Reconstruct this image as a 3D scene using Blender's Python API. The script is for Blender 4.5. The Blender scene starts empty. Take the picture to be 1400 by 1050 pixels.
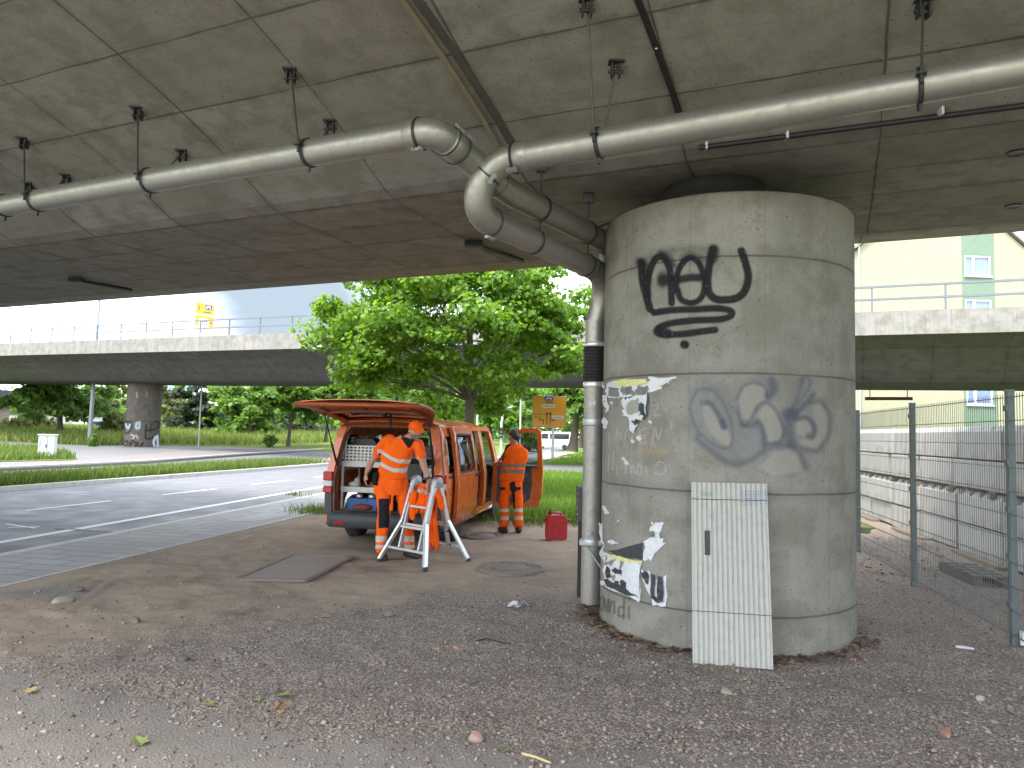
import bpy, bmesh, math, random
import numpy as np
from mathutils import Vector, Matrix, noise as mnoise

random.seed(7)
SC = bpy.context.scene
COL = SC.collection
PI = math.pi

# ------------------------------------------------------------------ camera
F, CX, CY, CH = 1000.0, 700.0, 525.0, 1.7
PITCH, ROLL = math.radians(3.83), math.radians(1.4)
RM = Matrix.Rotation(PI / 2 + PITCH, 3, 'X') @ Matrix.Rotation(ROLL, 3, 'Z')
RN = np.array(RM)
cam = bpy.data.cameras.new('camera')
cam.sensor_width = 36.0
cam.lens = 36.0 * F / 1400.0
cam.clip_start = 0.05
cam.clip_end = 3000
camo = bpy.data.objects.new('camera', cam)
camo.matrix_world = Matrix.Translation((0, 0, CH)) @ RM.to_4x4()
COL.objects.link(camo)
SC.camera = camo


def ray(u, v):
    return RM @ Vector(((u - CX) / F, -(v - CY) / F, -1.0))


def P(u, v, Y):
    d = ray(u, v)
    return Vector((0, 0, CH)) + d * (Y / d.y)


def G(u, v, z=0.0):
    d = ray(u, v)
    return Vector((0, 0, CH)) + d * ((z - CH) / d.z)


def proj(pts):
    q = (np.asarray(pts, float) - np.array([0, 0, CH])) @ RN
    return CX + F * q[:, 0] / -q[:, 2], CY - F * q[:, 1] / -q[:, 2]


# ------------------------------------------------------------------ node helper
class NM:
    def __init__(s, name):
        s.m = bpy.data.materials.new(name)
        s.m.use_nodes = True
        s.t = s.m.node_tree
        s.b = s.t.nodes['Principled BSDF']
        s.out = s.t.nodes['Material Output']

    def n(s, typ, ins=None, **props):
        nd = s.t.nodes.new(typ)
        for k, v in props.items():
            setattr(nd, k, v)
        for k, v in (ins or {}).items():
            s.put(nd.inputs[k], v)
        return nd

    def put(s, sock, v):
        if isinstance(v, bpy.types.NodeSocket):
            s.t.links.new(v, sock)
        else:
            if isinstance(v, (tuple, list)) and len(v) == 3 and sock.type == 'RGBA':
                v = (*v, 1)
            sock.default_value = v

    def obj(s):
        return s.n('ShaderNodeTexCoord').outputs['Object']

    def map(s, co, scale=(1, 1, 1), rot=(0, 0, 0)):
        return s.n('ShaderNodeMapping', {'Vector': co, 'Scale': scale, 'Rotation': rot}).outputs[0]

    def noise(s, co, scale, detail=4, rough=.55, dist=0.):
        return s.n('ShaderNodeTexNoise', {'Vector': co, 'Scale': scale, 'Detail': detail, 'Roughness': rough, 'Distortion': dist}).outputs['Fac']

    def vor(s, co, scale, feature='F1', out='Distance', rnd=1.):
        return s.n('ShaderNodeTexVoronoi', {'Vector': co, 'Scale': scale, 'Randomness': rnd}, feature=feature).outputs[out]

    def math(s, op, a, b=0., c=0., clamp=False):
        return s.n('ShaderNodeMath', {0: a, 1: b, 2: c}, operation=op, use_clamp=clamp).outputs[0]

    def rng(s, v, a, b, c=0., d=1.):
        return s.n('ShaderNodeMapRange', {'Value': v, 'From Min': a, 'From Max': b, 'To Min': c, 'To Max': d}, interpolation_type='SMOOTHSTEP').outputs[0]

    def mix(s, f, a, b, mode='MIX'):
        nd = s.n('ShaderNodeMix', data_type='RGBA', blend_type=mode, clamp_factor=True)
        s.put(nd.inputs[0], f)
        s.put(nd.inputs[6], a)
        s.put(nd.inputs[7], b)
        return nd.outputs[2]

    def sep(s, co):
        return s.n('ShaderNodeSeparateXYZ', {0: co}).outputs

    def attr(s, name):
        return s.n('ShaderNodeAttribute', attribute_name=name).outputs['Color']

    def bump(s, h, strength=.3, dist=.01, normal=None):
        nd = s.n('ShaderNodeBump', {'Height': h, 'Strength': strength, 'Distance': dist})
        if normal is not None:
            s.put(nd.inputs['Normal'], normal)
        return nd.outputs[0]

    def set(s, **kw):
        nm = {'col': 'Base Color', 'rough': 'Roughness', 'metal': 'Metallic', 'normal': 'Normal', 'spec': 'Specular IOR Level',
              'trans': 'Transmission Weight', 'alpha': 'Alpha', 'coat': 'Coat Weight', 'coatr': 'Coat Roughness', 'ior': 'IOR'}
        for k, v in kw.items():
            s.put(s.b.inputs[nm[k]], v)
        return s.m


MATS = {}


def simple(name, col, rough=.6, metal=0., var=.18, scale=6., bump=.1, coat=0., spec=.5, bscale=None, dist=.004, dirt=None):
    """a plain procedural material: base colour broken up by two noises"""
    if name in MATS:
        return MATS[name]
    k = NM(name)
    co = k.obj()
    n1 = k.noise(co, scale, 5, .6)
    n2 = k.noise(co, scale * 6.3, 3, .6)
    lo = tuple(max(0, c * (1 - var)) for c in col)
    hi = tuple(min(1, c * (1 + var)) for c in col)
    c = k.mix(n1, lo, hi)
    c = k.mix(k.rng(n2, .45, .75, 0, .35), c, tuple(x * .7 for x in col))
    if dirt:
        c = k.mix(k.rng(n1, .5, .75, 0, dirt[1]), c, dirt[0])
    k.set(col=c, rough=k.rng(n2, .2, .8, max(0, rough - .08), min(1, rough + .1)), metal=metal, coat=coat, coatr=.1, spec=spec)
    if bump:
        k.set(normal=k.bump(k.noise(co, bscale or scale * 8, 4), bump, dist))
    MATS[name] = k.m
    return k.m


def attr_mat(name, rough=.8, trans=None, attr='Col', var=.15, nscale=30., bump=.0):
    """base colour from the mesh's own colour attribute (leaf, stone and blade tints)"""
    if name in MATS:
        return MATS[name]
    k = NM(name)
    c = k.attr(attr)
    n1 = k.noise(k.obj(), nscale, 3)
    c = k.mix(k.rng(n1, .3, .7, 0, var * 2), c, k.mix(1., c, (.55, .55, .5), 'MULTIPLY'))
    k.set(col=c, rough=rough, spec=.3)
    if bump:
        k.set(normal=k.bump(n1, bump, .01))
    if trans:
        tr = k.n('ShaderNodeBsdfTranslucent', {'Color': k.mix(1., c, trans, 'MULTIPLY')})
        mx = k.n('ShaderNodeMixShader', {0: .42, 1: k.b.outputs[0], 2: tr.outputs[0]})
        k.t.links.new(mx.outputs[0], k.out.inputs[0])
    MATS[name] = k.m
    return k.m


# ------------------------------------------------------------------ mesh builder
MW = {}


def frame_of(d, up=None):
    d = Vector(d).normalized()
    up = Vector(up) if up is not None else (Vector((0, 0, 1)) if abs(d.z) < .95 else Vector((0, 1, 0)))
    x = d.cross(up).normalized()
    y = x.cross(d).normalized()
    return x, y, d


class MB:
    def __init__(s):
        s.v, s.f, s.m, s.s = [], [], [], []

    def add(s, vs, fs, m=0, sm=False):
        b = len(s.v)
        s.v += [tuple(p) for p in vs]
        for q in fs:
            s.f.append([b + i for i in q])
            s.m.append(m)
            s.s.append(sm)
        return s

    def box(s, c, d, m=0, rot=None):
        hx, hy, hz = d[0] / 2, d[1] / 2, d[2] / 2
        vs = [Vector((x, y, z)) for z in (-hz, hz) for y in (-hy, hy) for x in (-hx, hx)]
        if rot is not None:
            vs = [rot @ p for p in vs]
        c = Vector(c)
        return s.add([p + c for p in vs], [(0, 2, 3, 1), (4, 5, 7, 6), (0, 1, 5, 4), (2, 6, 7, 3), (0, 4, 6, 2), (1, 3, 7, 5)], m)

    def beam(s, a, b, w, h, m=0, up=None):
        a, b = Vector(a), Vector(b)
        x, y, d = frame_of(b - a, up)
        vs = [p + x * sx * w / 2 + y * sy * h / 2 for p in (a, b) for sy in (-1, 1) for sx in (-1, 1)]
        return s.add(vs, [(0, 1, 3, 2), (4, 6, 7, 5), (0, 4, 5, 1), (2, 3, 7, 6), (0, 2, 6, 4), (1, 5, 7, 3)], m)

    def tube(s, pts, r, seg=10, m=0, cap=True, sm=True, flat=1., upv=None):
        pts = [Vector(p) for p in pts]
        rs = r if isinstance(r, (list, tuple)) else [r] * len(pts)
        n = len(pts)
        rings = []
        x = None
        for i, p in enumerate(pts):
            d = (pts[min(i + 1, n - 1)] - pts[max(i - 1, 0)]).normalized()
            if x is None:
                x, y, _ = frame_of(d, upv)
            else:
                x = (x - d * x.dot(d))
                x = x.normalized() if x.length > 1e-6 else frame_of(d)[0]
                y = x.cross(d)
            rings.append([p + (x * math.cos(2 * PI * k / seg) + y * math.sin(2 * PI * k / seg) * flat) * rs[i] for k in range(seg)])
        vs = [q for g in rings for q in g]
        fs = []
        for i in range(n - 1):
            for k in range(seg):
                k2 = (k + 1) % seg
                fs.append((i * seg + k, i * seg + k2, (i + 1) * seg + k2, (i + 1) * seg + k))
        s.add(vs, fs, m, sm)
        if cap:
            s.add(rings[0], [tuple(range(seg))], m)
            s.add(rings[-1], [tuple(reversed(range(seg)))], m)
        return s

    def lathe(s, prof, c=(0, 0, 0), seg=24, m=0, sm=True, axis=None):
        c = Vector(c)
        x, y, d = (Vector((1, 0, 0)), Vector((0, 1, 0)), Vector((0, 0, 1))) if axis is None else frame_of(axis)
        vs = []
        for r, z in prof:
            for k in range(seg):
                a = 2 * PI * k / seg
                vs.append(c + (x * math.cos(a) + y * math.sin(a)) * r + d * z)
        fs = []
        for i in range(len(prof) - 1):
            for k in range(seg):
                k2 = (k + 1) % seg
                fs.append((i * seg + k, i * seg + k2, (i + 1) * seg + k2, (i + 1) * seg + k))
        s.add(vs, fs, m, sm)
        if prof[0][0] > 1e-5:
            s.add(vs[:seg], [tuple(reversed(range(seg)))], m)
        if prof[-1][0] > 1e-5:
            s.add(vs[-seg:], [tuple(range(seg))], m)
        return s

    def ell(s, c, r, m=0, seg=12, rings=8, rot=None):
        c = Vector(c)
        vs, fs = [], []
        for i in range(rings + 1):
            t = PI * i / rings
            for k in range(seg):
                a = 2 * PI * k / seg
                p = Vector((r[0] * math.sin(t) * math.cos(a), r[1] * math.sin(t) * math.sin(a), r[2] * math.cos(t)))
                vs.append(c + (rot @ p if rot is not None else p))
        for i in range(rings):
            for k in range(seg):
                k2 = (k + 1) % seg
                fs.append((i * seg + k, (i + 1) * seg + k, (i + 1) * seg + k2, i * seg + k2))
        return s.add(vs, fs, m, True)

    def panel(s, outer, holes=(), fn=None, th=.02, cuts_x=(), cuts_y=(), m=0, nrm=None, sm=False):
        """flat polygon with holes in (a, b), cut into strips, carried to 3-D by fn(a, b) -> point, thickness th along nrm(a, b)"""
        bm = bmesh.new()
        es = []
        for loop in [outer, *holes]:
            vv = [bm.verts.new((p[0], p[1], 0)) for p in loop]
            for i in range(len(vv)):
                es.append(bm.edges.new((vv[i], vv[(i + 1) % len(vv)])))
        bmesh.ops.triangle_fill(bm, use_beauty=True, use_dissolve=False, edges=es)
        for c in cuts_x:
            bmesh.ops.bisect_plane(bm, geom=bm.verts[:] + bm.edges[:] + bm.faces[:], plane_co=(c, 0, 0), plane_no=(1, 0, 0))
        for c in cuts_y:
            bmesh.ops.bisect_plane(bm, geom=bm.verts[:] + bm.edges[:] + bm.faces[:], plane_co=(0, c, 0), plane_no=(0, 1, 0))
        bm.normal_update()
        for q in bm.faces:
            if q.normal.z < 0:
                q.normal_flip()
        bm.verts.index_update()
        ab = [(p.co.x, p.co.y) for p in bm.verts]
        fs = [[p.index for p in q.verts] for q in bm.faces]
        bnd = [(l.vert.index, l.link_loop_next.vert.index) for q in bm.faces for l in q.loops if len(l.edge.link_faces) == 1]
        bm.free()
        fn = fn or (lambda a, b: Vector((a, b, 0)))
        p0 = [Vector(fn(a, b)) for a, b in ab]
        if th:
            if nrm is None:
                nn = Vector((0, 0, 0))
                for q in fs:
                    nn += (p0[q[1]] - p0[q[0]]).cross(p0[q[2]] - p0[q[0]])
                nn.normalize()
                ns = [nn] * len(p0)
            else:
                ns = [Vector(nrm(a, b)).normalized() for a, b in ab]
            n = len(p0)
            p1 = [p - q * th for p, q in zip(p0, ns)]
            s.add(p0 + p1, fs, m, sm)
            b0 = len(s.v) - 2 * n
            for q in fs:
                s.f.append([b0 + n + i for i in reversed(q)]); s.m.append(m); s.s.append(sm)
            for i, j in bnd:
                s.f.append([b0 + j, b0 + i, b0 + n + i, b0 + n + j]); s.m.append(m); s.s.append(False)
        else:
            s.add(p0, fs, m, sm)
        return s

    def build(s, name, mats, parent=None, local=False, bevel=0., seg=2, cols=None, angle=35):
        me = bpy.data.meshes.new(name)
        vs = s.v
        if parent is not None and not local:
            mi = MW[parent.name].inverted()
            vs = [tuple(mi @ Vector(p)) for p in vs]
        me.from_pydata(vs, [], s.f)
        if not isinstance(mats, (list, tuple)):
            mats = [mats]
        for q in mats:
            me.materials.append(q)
        me.polygons.foreach_set('material_index', s.m)
        me.polygons.foreach_set('use_smooth', s.s)
        if cols is not None:
            ca = me.color_attributes.new('Col', 'FLOAT_COLOR', 'POINT')
            ca.data.foreach_set('color', np.asarray(cols, np.float32).ravel())
        me.update()
        o = bpy.data.objects.new(name, me)
        COL.objects.link(o)
        if parent is not None:
            o.parent = parent
            MW[o.name] = MW[parent.name]
        else:
            MW[o.name] = Matrix.Identity(4)
        if bevel:
            b = o.modifiers.new('edges', 'BEVEL')
            b.width = bevel
            b.segments = seg
            b.limit_method = 'ANGLE'
            b.angle_limit = math.radians(angle)
        return o


def raw_mesh(name, verts, faces, mat, cols=None, parent=None, smooth=False):
    """verts: (n,3) array in world space; faces: (m,k) array"""
    v = np.asarray(verts, np.float64)
    if parent is not None:
        mi = np.array(MW[parent.name].inverted())
        v = v @ mi[:3, :3].T + mi[:3, 3]
    me = bpy.data.meshes.new(name)
    f = np.asarray(faces)
    k = f.shape[1]
    me.vertices.add(len(v))
    me.vertices.foreach_set('co', v.astype(np.float32).ravel())
    me.loops.add(f.size)
    me.loops.foreach_set('vertex_index', f.astype(np.int32).ravel())
    me.polygons.add(len(f))
    me.polygons.foreach_set('loop_start', np.arange(0, f.size, k, dtype=np.int32))
    if smooth:
        me.polygons.foreach_set('use_smooth', np.ones(len(f), bool))
    me.update(calc_edges=True)
    if cols is not None:
        c = np.asarray(cols, np.float32)
        if c.shape[1] == 3:
            c = np.concatenate([c, np.ones((len(c), 1), np.float32)], 1)
        ca = me.color_attributes.new('Col', 'FLOAT_COLOR', 'POINT')
        ca.data.foreach_set('color', c.ravel())
    me.materials.append(mat)
    o = bpy.data.objects.new(name, me)
    COL.objects.link(o)
    if parent is not None:
        o.parent = parent
        MW[o.name] = MW[parent.name]
    else:
        MW[o.name] = Matrix.Identity(4)
    return o


def tag(o, label=None, cat=None, group=None, kind=None):
    if label: o['label'] = label
    if cat: o['category'] = cat
    if group: o['group'] = group
    if kind: o['kind'] = kind
    return o


def thing(name, label, cat, loc=(0, 0, 0), rz=0., group=None):
    o = bpy.data.objects.new(name, None)
    o.empty_display_size = .2
    COL.objects.link(o)
    o.location = loc
    o.rotation_euler = (0, 0, rz)
    MW[o.name] = Matrix.Translation(loc) @ Matrix.Rotation(rz, 4, 'Z')
    return tag(o, label, cat, group)


def smooth01(t):
    t = np.clip(t, 0, 1)
    return t * t * (3 - 2 * t)


def arc(p0, p1, p2, n=8):
    """smooth bend from p0 by corner p1 to p2 (quadratic)"""
    p0, p1, p2 = Vector(p0), Vector(p1), Vector(p2)
    return [p0 * (1 - t) ** 2 + p1 * 2 * t * (1 - t) + p2 * t * t for t in [i / n for i in range(n + 1)]]


ORD = ['first', 'second', 'third', 'fourth', 'fifth', 'sixth', 'seventh', 'eighth', 'ninth', 'tenth', 'eleventh', 'twelfth']
# ------------------------------------------------------------------ render, world, sun
SC.view_settings.view_transform = 'Standard'
SC.view_settings.look = 'None'
SC.view_settings.exposure = 2.4
SC.view_settings.gamma = 1.0
try:
    SC.cycles.max_bounces = 7
    SC.cycles.diffuse_bounces = 5
    SC.cycles.glossy_bounces = 3
    SC.cycles.transmission_bounces = 4
    SC.cycles.transparent_max_bounces = 12
    SC.cycles.use_denoising = True
    SC.cycles.sample_clamp_indirect = 6.0
    SC.cycles.caustics_reflective = False
    SC.cycles.caustics_refractive = False
except Exception:
    pass
SUN_EL, SUN_AZ = math.radians(58), math.radians(222)   # azimuth clockwise from +Y
world = bpy.data.worlds.new('World')
SC.world = world
world.use_nodes = True
wt = world.node_tree
wt.nodes.clear()
wo = wt.nodes.new('ShaderNodeOutputWorld')
bg = wt.nodes.new('ShaderNodeBackground')
sky = wt.nodes.new('ShaderNodeTexSky')
sky.sky_type = 'NISHITA'
sky.sun_disc = False
sky.sun_elevation = SUN_EL
sky.sun_rotation = SUN_AZ
sky.air_density = 1.2
sky.dust_density = 2.0
sky.ozone_density = 1.5
tc = wt.nodes.new('ShaderNodeTexCoord')
mp = wt.nodes.new('ShaderNodeMapping')
mp.inputs['Scale'].default_value = (1.0, 1.0, 2.6)
mp.inputs['Location'].default_value = (0.35, 0.1, 0.2)
wt.links.new(tc.outputs['Generated'], mp.inputs[0])
nz = wt.nodes.new('ShaderNodeTexNoise')
nz.inputs['Scale'].default_value = 2.1
nz.inputs['Detail'].default_value = 7
nz.inputs['Roughness'].default_value = .52
wt.links.new(mp.outputs[0], nz.inputs['Vector'])
mr = wt.nodes.new('ShaderNodeMapRange')
mr.interpolation_type = 'SMOOTHSTEP'
mr.inputs['From Min'].default_value = .44
mr.inputs['From Max'].default_value = .60
mr.inputs['To Min'].default_value = .12
wt.links.new(nz.outputs['Fac'], mr.inputs['Value'])
mxw = wt.nodes.new('ShaderNodeMix')
mxw.data_type = 'RGBA'
wt.links.new(mr.outputs[0], mxw.inputs[0])
wt.links.new(sky.outputs[0], mxw.inputs[6])
mxw.inputs[7].default_value = (6.4, 6.6, 6.9, 1)
# a blue-grey bank of cloud low over the far viaduct
cd = ray(395, 400).normalized()
vn_ = wt.nodes.new('ShaderNodeVectorMath'); vn_.operation = 'NORMALIZE'
wt.links.new(tc.outputs['Generated'], vn_.inputs[0])
vd_ = wt.nodes.new('ShaderNodeVectorMath'); vd_.operation = 'DISTANCE'
wt.links.new(vn_.outputs[0], vd_.inputs[0])
vd_.inputs[1].default_value = cd
ad_ = wt.nodes.new('ShaderNodeMath'); ad_.operation = 'MULTIPLY_ADD'
wt.links.new(nz.outputs['Fac'], ad_.inputs[0]); ad_.inputs[1].default_value = -.28
wt.links.new(vd_.outputs['Value'], ad_.inputs[2])
mb_ = wt.nodes.new('ShaderNodeMapRange'); mb_.interpolation_type = 'SMOOTHSTEP'
mb_.inputs['From Min'].default_value = .03; mb_.inputs['From Max'].default_value = -.09
wt.links.new(ad_.outputs[0], mb_.inputs['Value'])
mx2 = wt.nodes.new('ShaderNodeMix'); mx2.data_type = 'RGBA'
wt.links.new(mb_.outputs[0], mx2.inputs[0])
wt.links.new(mxw.outputs[2], mx2.inputs[6])
mx2.inputs[7].default_value = (.80, .98, 1.17, 1)
wt.links.new(mx2.outputs[2], bg.inputs['Color'])
bg.inputs['Strength'].default_value = 0.14
wt.links.new(bg.outputs[0], wo.inputs[0])
sl = bpy.data.lights.new('sun', 'SUN')
sl.energy = 1.5
sl.angle = math.radians(20)
sl.color = (1, .96, .9)
so = bpy.data.objects.new('sun', sl)
sd = Vector((math.sin(SUN_AZ) * math.cos(SUN_EL), math.cos(SUN_AZ) * math.cos(SUN_EL), math.sin(SUN_EL)))
so.rotation_euler = sd.to_track_quat('Z', 'Y').to_euler()
COL.objects.link(so)

# ------------------------------------------------------------------ shared materials
M_steel = simple('stainless_steel', (.36, .345, .31), .46, metal=.75, var=.12, scale=3, bump=.04)
M_darksteel = simple('dark_steel', (.05, .05, .05), .5, metal=.5, bump=.05)
M_galv = simple('galvanised_steel', (.42, .44, .45), .45, metal=.7, var=.2, scale=9)
M_black = simple('black_plastic', (.012, .012, .013), .5, var=.25, bump=.05)
M_rubber = simple('rubber', (.018, .018, .018), .8, var=.3, scale=12, bump=.2)
M_alu = simple('aluminium', (.72, .73, .74), .35, metal=.6, var=.08, scale=8, bump=.03)
M_paper = simple('torn_paper', (.60, .61, .62), .8, var=.14, scale=9, bump=.25, dist=.01)
M_wood = simple('old_timber', (.22, .17, .11), .85, var=.35, scale=5, bump=.3)


def concrete(name, base, seams=None, streak=0., pits=0., stain=.35, bump=.25, paint=False, rings=None, scale=1., blot=0.):
    k = NM(name)
    co = k.obj()
    big = k.noise(co, .55 * scale, 6, .62, .3)
    mid = k.noise(co, 3.2 * scale, 6, .65)
    fine = k.noise(co, 38 * scale, 4, .7)
    c = k.mix(big, tuple(x * .72 for x in base), tuple(x * 1.22 for x in base))
    c = k.mix(k.rng(mid, .42, .64, 0, .7), c, tuple(x * y for x, y in zip(base, (.62, .6, .56))))
    c = k.mix(k.rng(fine, .52, .7, 0, .4), c, tuple(x * .55 for x in base))
    c = k.mix(k.rng(fine, .28, .42, .28, 0), c, tuple(min(1, x * 1.35) for x in base))
    h = k.math('MULTIPLY', fine, .35)
    if blot:
        b1 = k.noise(k.map(co, (1.5, 3.4, 3.4)), 1., 7, .68, .6)
        c = k.mix(k.rng(b1, .5, .66, 0, blot), c, tuple(x * y for x, y in zip(base, (.56, .54, .50))))
        c = k.mix(k.rng(b1, .44, .30, 0, blot * .6), c, tuple(min(1, x * 1.3) for x in base))
        b2 = k.noise(co, 8.5, 5, .75)
        c = k.mix(k.rng(b2, .60, .72, 0, blot), c, tuple(x * .38 for x in base))
        b3 = k.noise(k.map(co, (.5, 5, 5), (0, 0, .1)), 1., 6, .7)
        c = k.mix(k.rng(b3, .58, .74, 0, blot * .7), c, tuple(x * y for x, y in zip(base, (.62, .56, .48))))
    if streak:
        st = k.noise(k.map(co, (9, 9, .35)), 1., 5, .7)
        c = k.mix(k.rng(st, .48, .72, 0, streak), c, tuple(x * .42 for x in base))
    if seams:
        x0, px, y0, py, wid = seams
        dn = k.math('MULTIPLY', k.math('SUBTRACT', k.noise(co, 2.0, 3), .5), .03)
        xyz = k.sep(co)
        sx = k.math('PINGPONG', k.math('ADD', k.math('SUBTRACT', xyz[0], x0), dn), px / 2)
        sy = k.math('PINGPONG', k.math('ADD', k.math('SUBTRACT', xyz[1], y0), dn), py / 2)
        wv = k.rng(k.noise(co, 1.3, 4), .3, .7, wid * .35, wid * 1.3)
        line = k.math('MAXIMUM', k.math('SUBTRACT', 1., k.math('DIVIDE', sx, wv), clamp=True), k.math('MULTIPLY', k.math('SUBTRACT', 1., k.math('DIVIDE', sy, wv), clamp=True), .8))
        soft = k.math('MAXIMUM', k.rng(sx, 0, .10, .55, 0), k.rng(sy, 0, .08, .45, 0))
        soft = k.math('MULTIPLY', soft, k.rng(mid, .35, .6))
        ix = k.math('FLOOR', k.math('DIVIDE', k.math('SUBTRACT', xyz[0], x0), px))
        iy = k.math('FLOOR', k.math('DIVIDE', k.math('SUBTRACT', xyz[1], y0), py))
        wn = k.n('ShaderNodeTexWhiteNoise', {'Vector': k.n('ShaderNodeCombineXYZ', {0: ix, 1: iy}).outputs[0]}, noise_dimensions='2D').outputs['Value']
        c = k.mix(k.rng(wn, 0, 1, 0, .38), c, tuple(x * y for x, y in zip(base, (.66, .63, .58))))
        c = k.mix(k.math('MULTIPLY', soft, .5), c, tuple(x * .35 for x in base))
        c = k.mix(k.math('MULTIPLY', line, .9), c, tuple(x * .16 for x in base))
        h = k.math('SUBTRACT', h, k.math('MULTIPLY', line, 1.2))
        # board marks along the formwork
        bd = k.noise(k.map(co, (1.2, 26, 26)), 1., 3, .6)
        c = k.mix(k.rng(bd, .5, .75, 0, .22), c, tuple(x * .5 for x in base))
    if rings:
        z0, pz, wid = rings
        xyz = k.sep(co)
        dn = k.math('MULTIPLY', k.math('SUBTRACT', k.noise(co, 2.5, 3), .5), .02)
        sz = k.math('PINGPONG', k.math('ADD', k.math('SUBTRACT', xyz[2], z0), dn), pz / 2)
        line = k.math('SUBTRACT', 1., k.math('DIVIDE', sz, wid), clamp=True)
        c = k.mix(k.rng(sz, 0, .09, .3, 0), c, tuple(x * .5 for x in base))
        c = k.mix(k.math('MULTIPLY', line, .85), c, tuple(x * .18 for x in base))
        h = k.math('SUBTRACT', h, k.math('MULTIPLY', line, 1.2))
        an = k.math('ARCTAN2', xyz[1], xyz[0])
        sa = k.math('PINGPONG', k.math('ADD', an, k.math('MULTIPLY', dn, .4)), .2618)
        c = k.mix(k.rng(sa, .0, .012, .22, 0), c, tuple(x * .42 for x in base))
        c = k.mix(k.rng(k.noise(k.map(co, (2.4, 2.4, .25)), 1., 4), .5, .7, 0, .35), c, tuple(x * .62 for x in base))
    if pits:
        d = k.vor(co, 17)
        sel = k.rng(k.noise(co, 9, 2), .42, .6)
        pit = k.math('MULTIPLY', k.rng(d, .07, .15, 1, 0), sel)
        d2 = k.vor(k.map(co, (1, 1, 1), (.4, .9, .2)), 43)
        pit2 = k.math('MULTIPLY', k.rng(d2, .10, .2, 1, 0), k.rng(k.noise(co, 5, 2), .45, .6))
        pit = k.math('MAXIMUM', pit, pit2)
        c = k.mix(k.math('MULTIPLY', pit, pits), c, tuple(x * .16 for x in base))
        h = k.math('SUBTRACT', h, k.math('MULTIPLY', pit, .9))
    if paint:
        a = k.n('ShaderNodeAttribute', attribute_name='Col')
        pf = k.math('MULTIPLY', a.outputs['Alpha'], k.rng(fine, .25, .45, .72, 1.))
        c = k.mix(pf, c, a.outputs['Color'])
    k.set(col=c, rough=.88, spec=.25, normal=k.bump(h, bump, .012))
    return k.m


# ------------------------------------------------------------------ near viaduct (seen from below)
AN = math.radians(-24)
U = Vector((math.cos(AN), math.sin(AN), 0))
W = Vector((-math.sin(AN), math.cos(AN), 0))
PROF = [(-1.0, 5.61), (0.0, 5.52), (1.2, 5.42), (2.5, 5.22), (3.6, 5.02), (4.17, 4.87), (4.88, 4.64), (5.47, 4.40), (5.9, 4.19), (6.05, 4.115), (6.2, 4.07), (6.4, 4.05)]


def soffit(w):
    if w >= 6.4:
        return 4.05
    for (a, za), (b, zb) in zip(PROF, PROF[1:]):
        if a <= w <= b:
            return za + (zb - za) * (w - a) / (b - a)
    return 5.61


def ceil_at(u, v):
    d = ray(u, v)
    t = 2.0
    while t < 40:
        p = Vector((0, 0, CH)) + d * t
        if p.z >= soffit(p.dot(W)):
            return p
        t += .004
    return p


def extrude_section(name, sec, xs, mat, parent, zf=None, close=True, smooth=False):
    n = len(sec)
    mb = MB()
    vs, fs = [], []
    for x in xs:
        for a, z in sec:
            vs.append((x, a, z + (zf(x) if zf else 0)))
    m = n if close else n - 1
    for i in range(len(xs) - 1):
        for k in range(m):
            k2 = (k + 1) % n
            fs.append((i * n + k, (i + 1) * n + k, (i + 1) * n + k2, i * n + k2))
    mb.add(vs, fs)
    if close:
        mb.add(vs[:n], [tuple(range(n))])
        mb.add(vs[-n:], [tuple(reversed(range(n)))])
    return mb.build(name, mat, parent, local=True)


near = thing('road_viaduct', 'wide concrete viaduct overhead whose stained board-marked underside fills the upper part', 'bridge', (0, 0, 0), AN)
sec = PROF + [(9.1, 4.05), (9.4, 4.12), (10.0, 4.36), (10.8, 4.52), (11.8, 4.62), (11.8, 5.5), (-1.0, 6.4)]
M_soffit = concrete('soffit_concrete', (.282, .266, .236), pits=.7, blot=.45, seams=(-5.64, 1.49, 4.17, .69, .015), bump=.3)
extrude_section('deck', sec, [-90, -20, 0, 20, 60], M_soffit, near)
# timber batten and black conduits fixed under the deck are parts of it


def on_soffit(px, off=.03):
    p = ceil_at(*px)
    return p - Vector((0, 0, off))


def along_soffit(a, b, n=14, off=.03):
    a, b = ceil_at(*a), ceil_at(*b)
    out = []
    for i in range(n + 1):
        p = a.lerp(b, i / n)
        p.z = soffit(p.dot(W)) - off
        out.append(p)
    return out


bt = along_soffit((545, -15), (688, 206), off=.035)
MB().tube(bt, .022, 8).build('pipe_batten', simple('brown_conduit', (.22, .175, .12), .7, var=.25), near)
jp_ = along_soffit((561, -15), (706, 206), off=.004)  # dark strip standing in for the shadowed recess beside the batten
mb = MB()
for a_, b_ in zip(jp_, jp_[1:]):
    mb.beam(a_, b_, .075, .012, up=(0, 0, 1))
mb.build('joint_shadow_strip', simple('shaded_joint', (.075, .068, .06), .9, var=.4, scale=9), near)
cb = along_soffit((868, -15), (930, 152), off=.03)
MB().tube(cb, .026, 8).build('black_conduit', M_black, near)
cb2 = along_soffit((956, 197), (1420, 136), off=.03)
MB().tube(cb2, .022, 8).build('black_conduit', M_black, near)
for px in ((896, 61), (965, 197), (1075, 182), (1286, 149)):
    p = on_soffit(px, .02)
    MB().box(p, (.02, .07, .06)).build('conduit_clip', M_alu, near, bevel=.004)
# the small floodlights with dark bars under the far flank
for a, b in (((105, 378), (180, 395)), ((648, 327), (715, 355))):
    pa, pb = on_soffit(a, .06), on_soffit(b, .02)
    MB().box(pa, (.22, .12, .07)).build('lamp_box', M_black, near, bevel=.01)
    MB().tube([pa, pb], .025, 8).build('lamp_bar', M_black, near)
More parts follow.
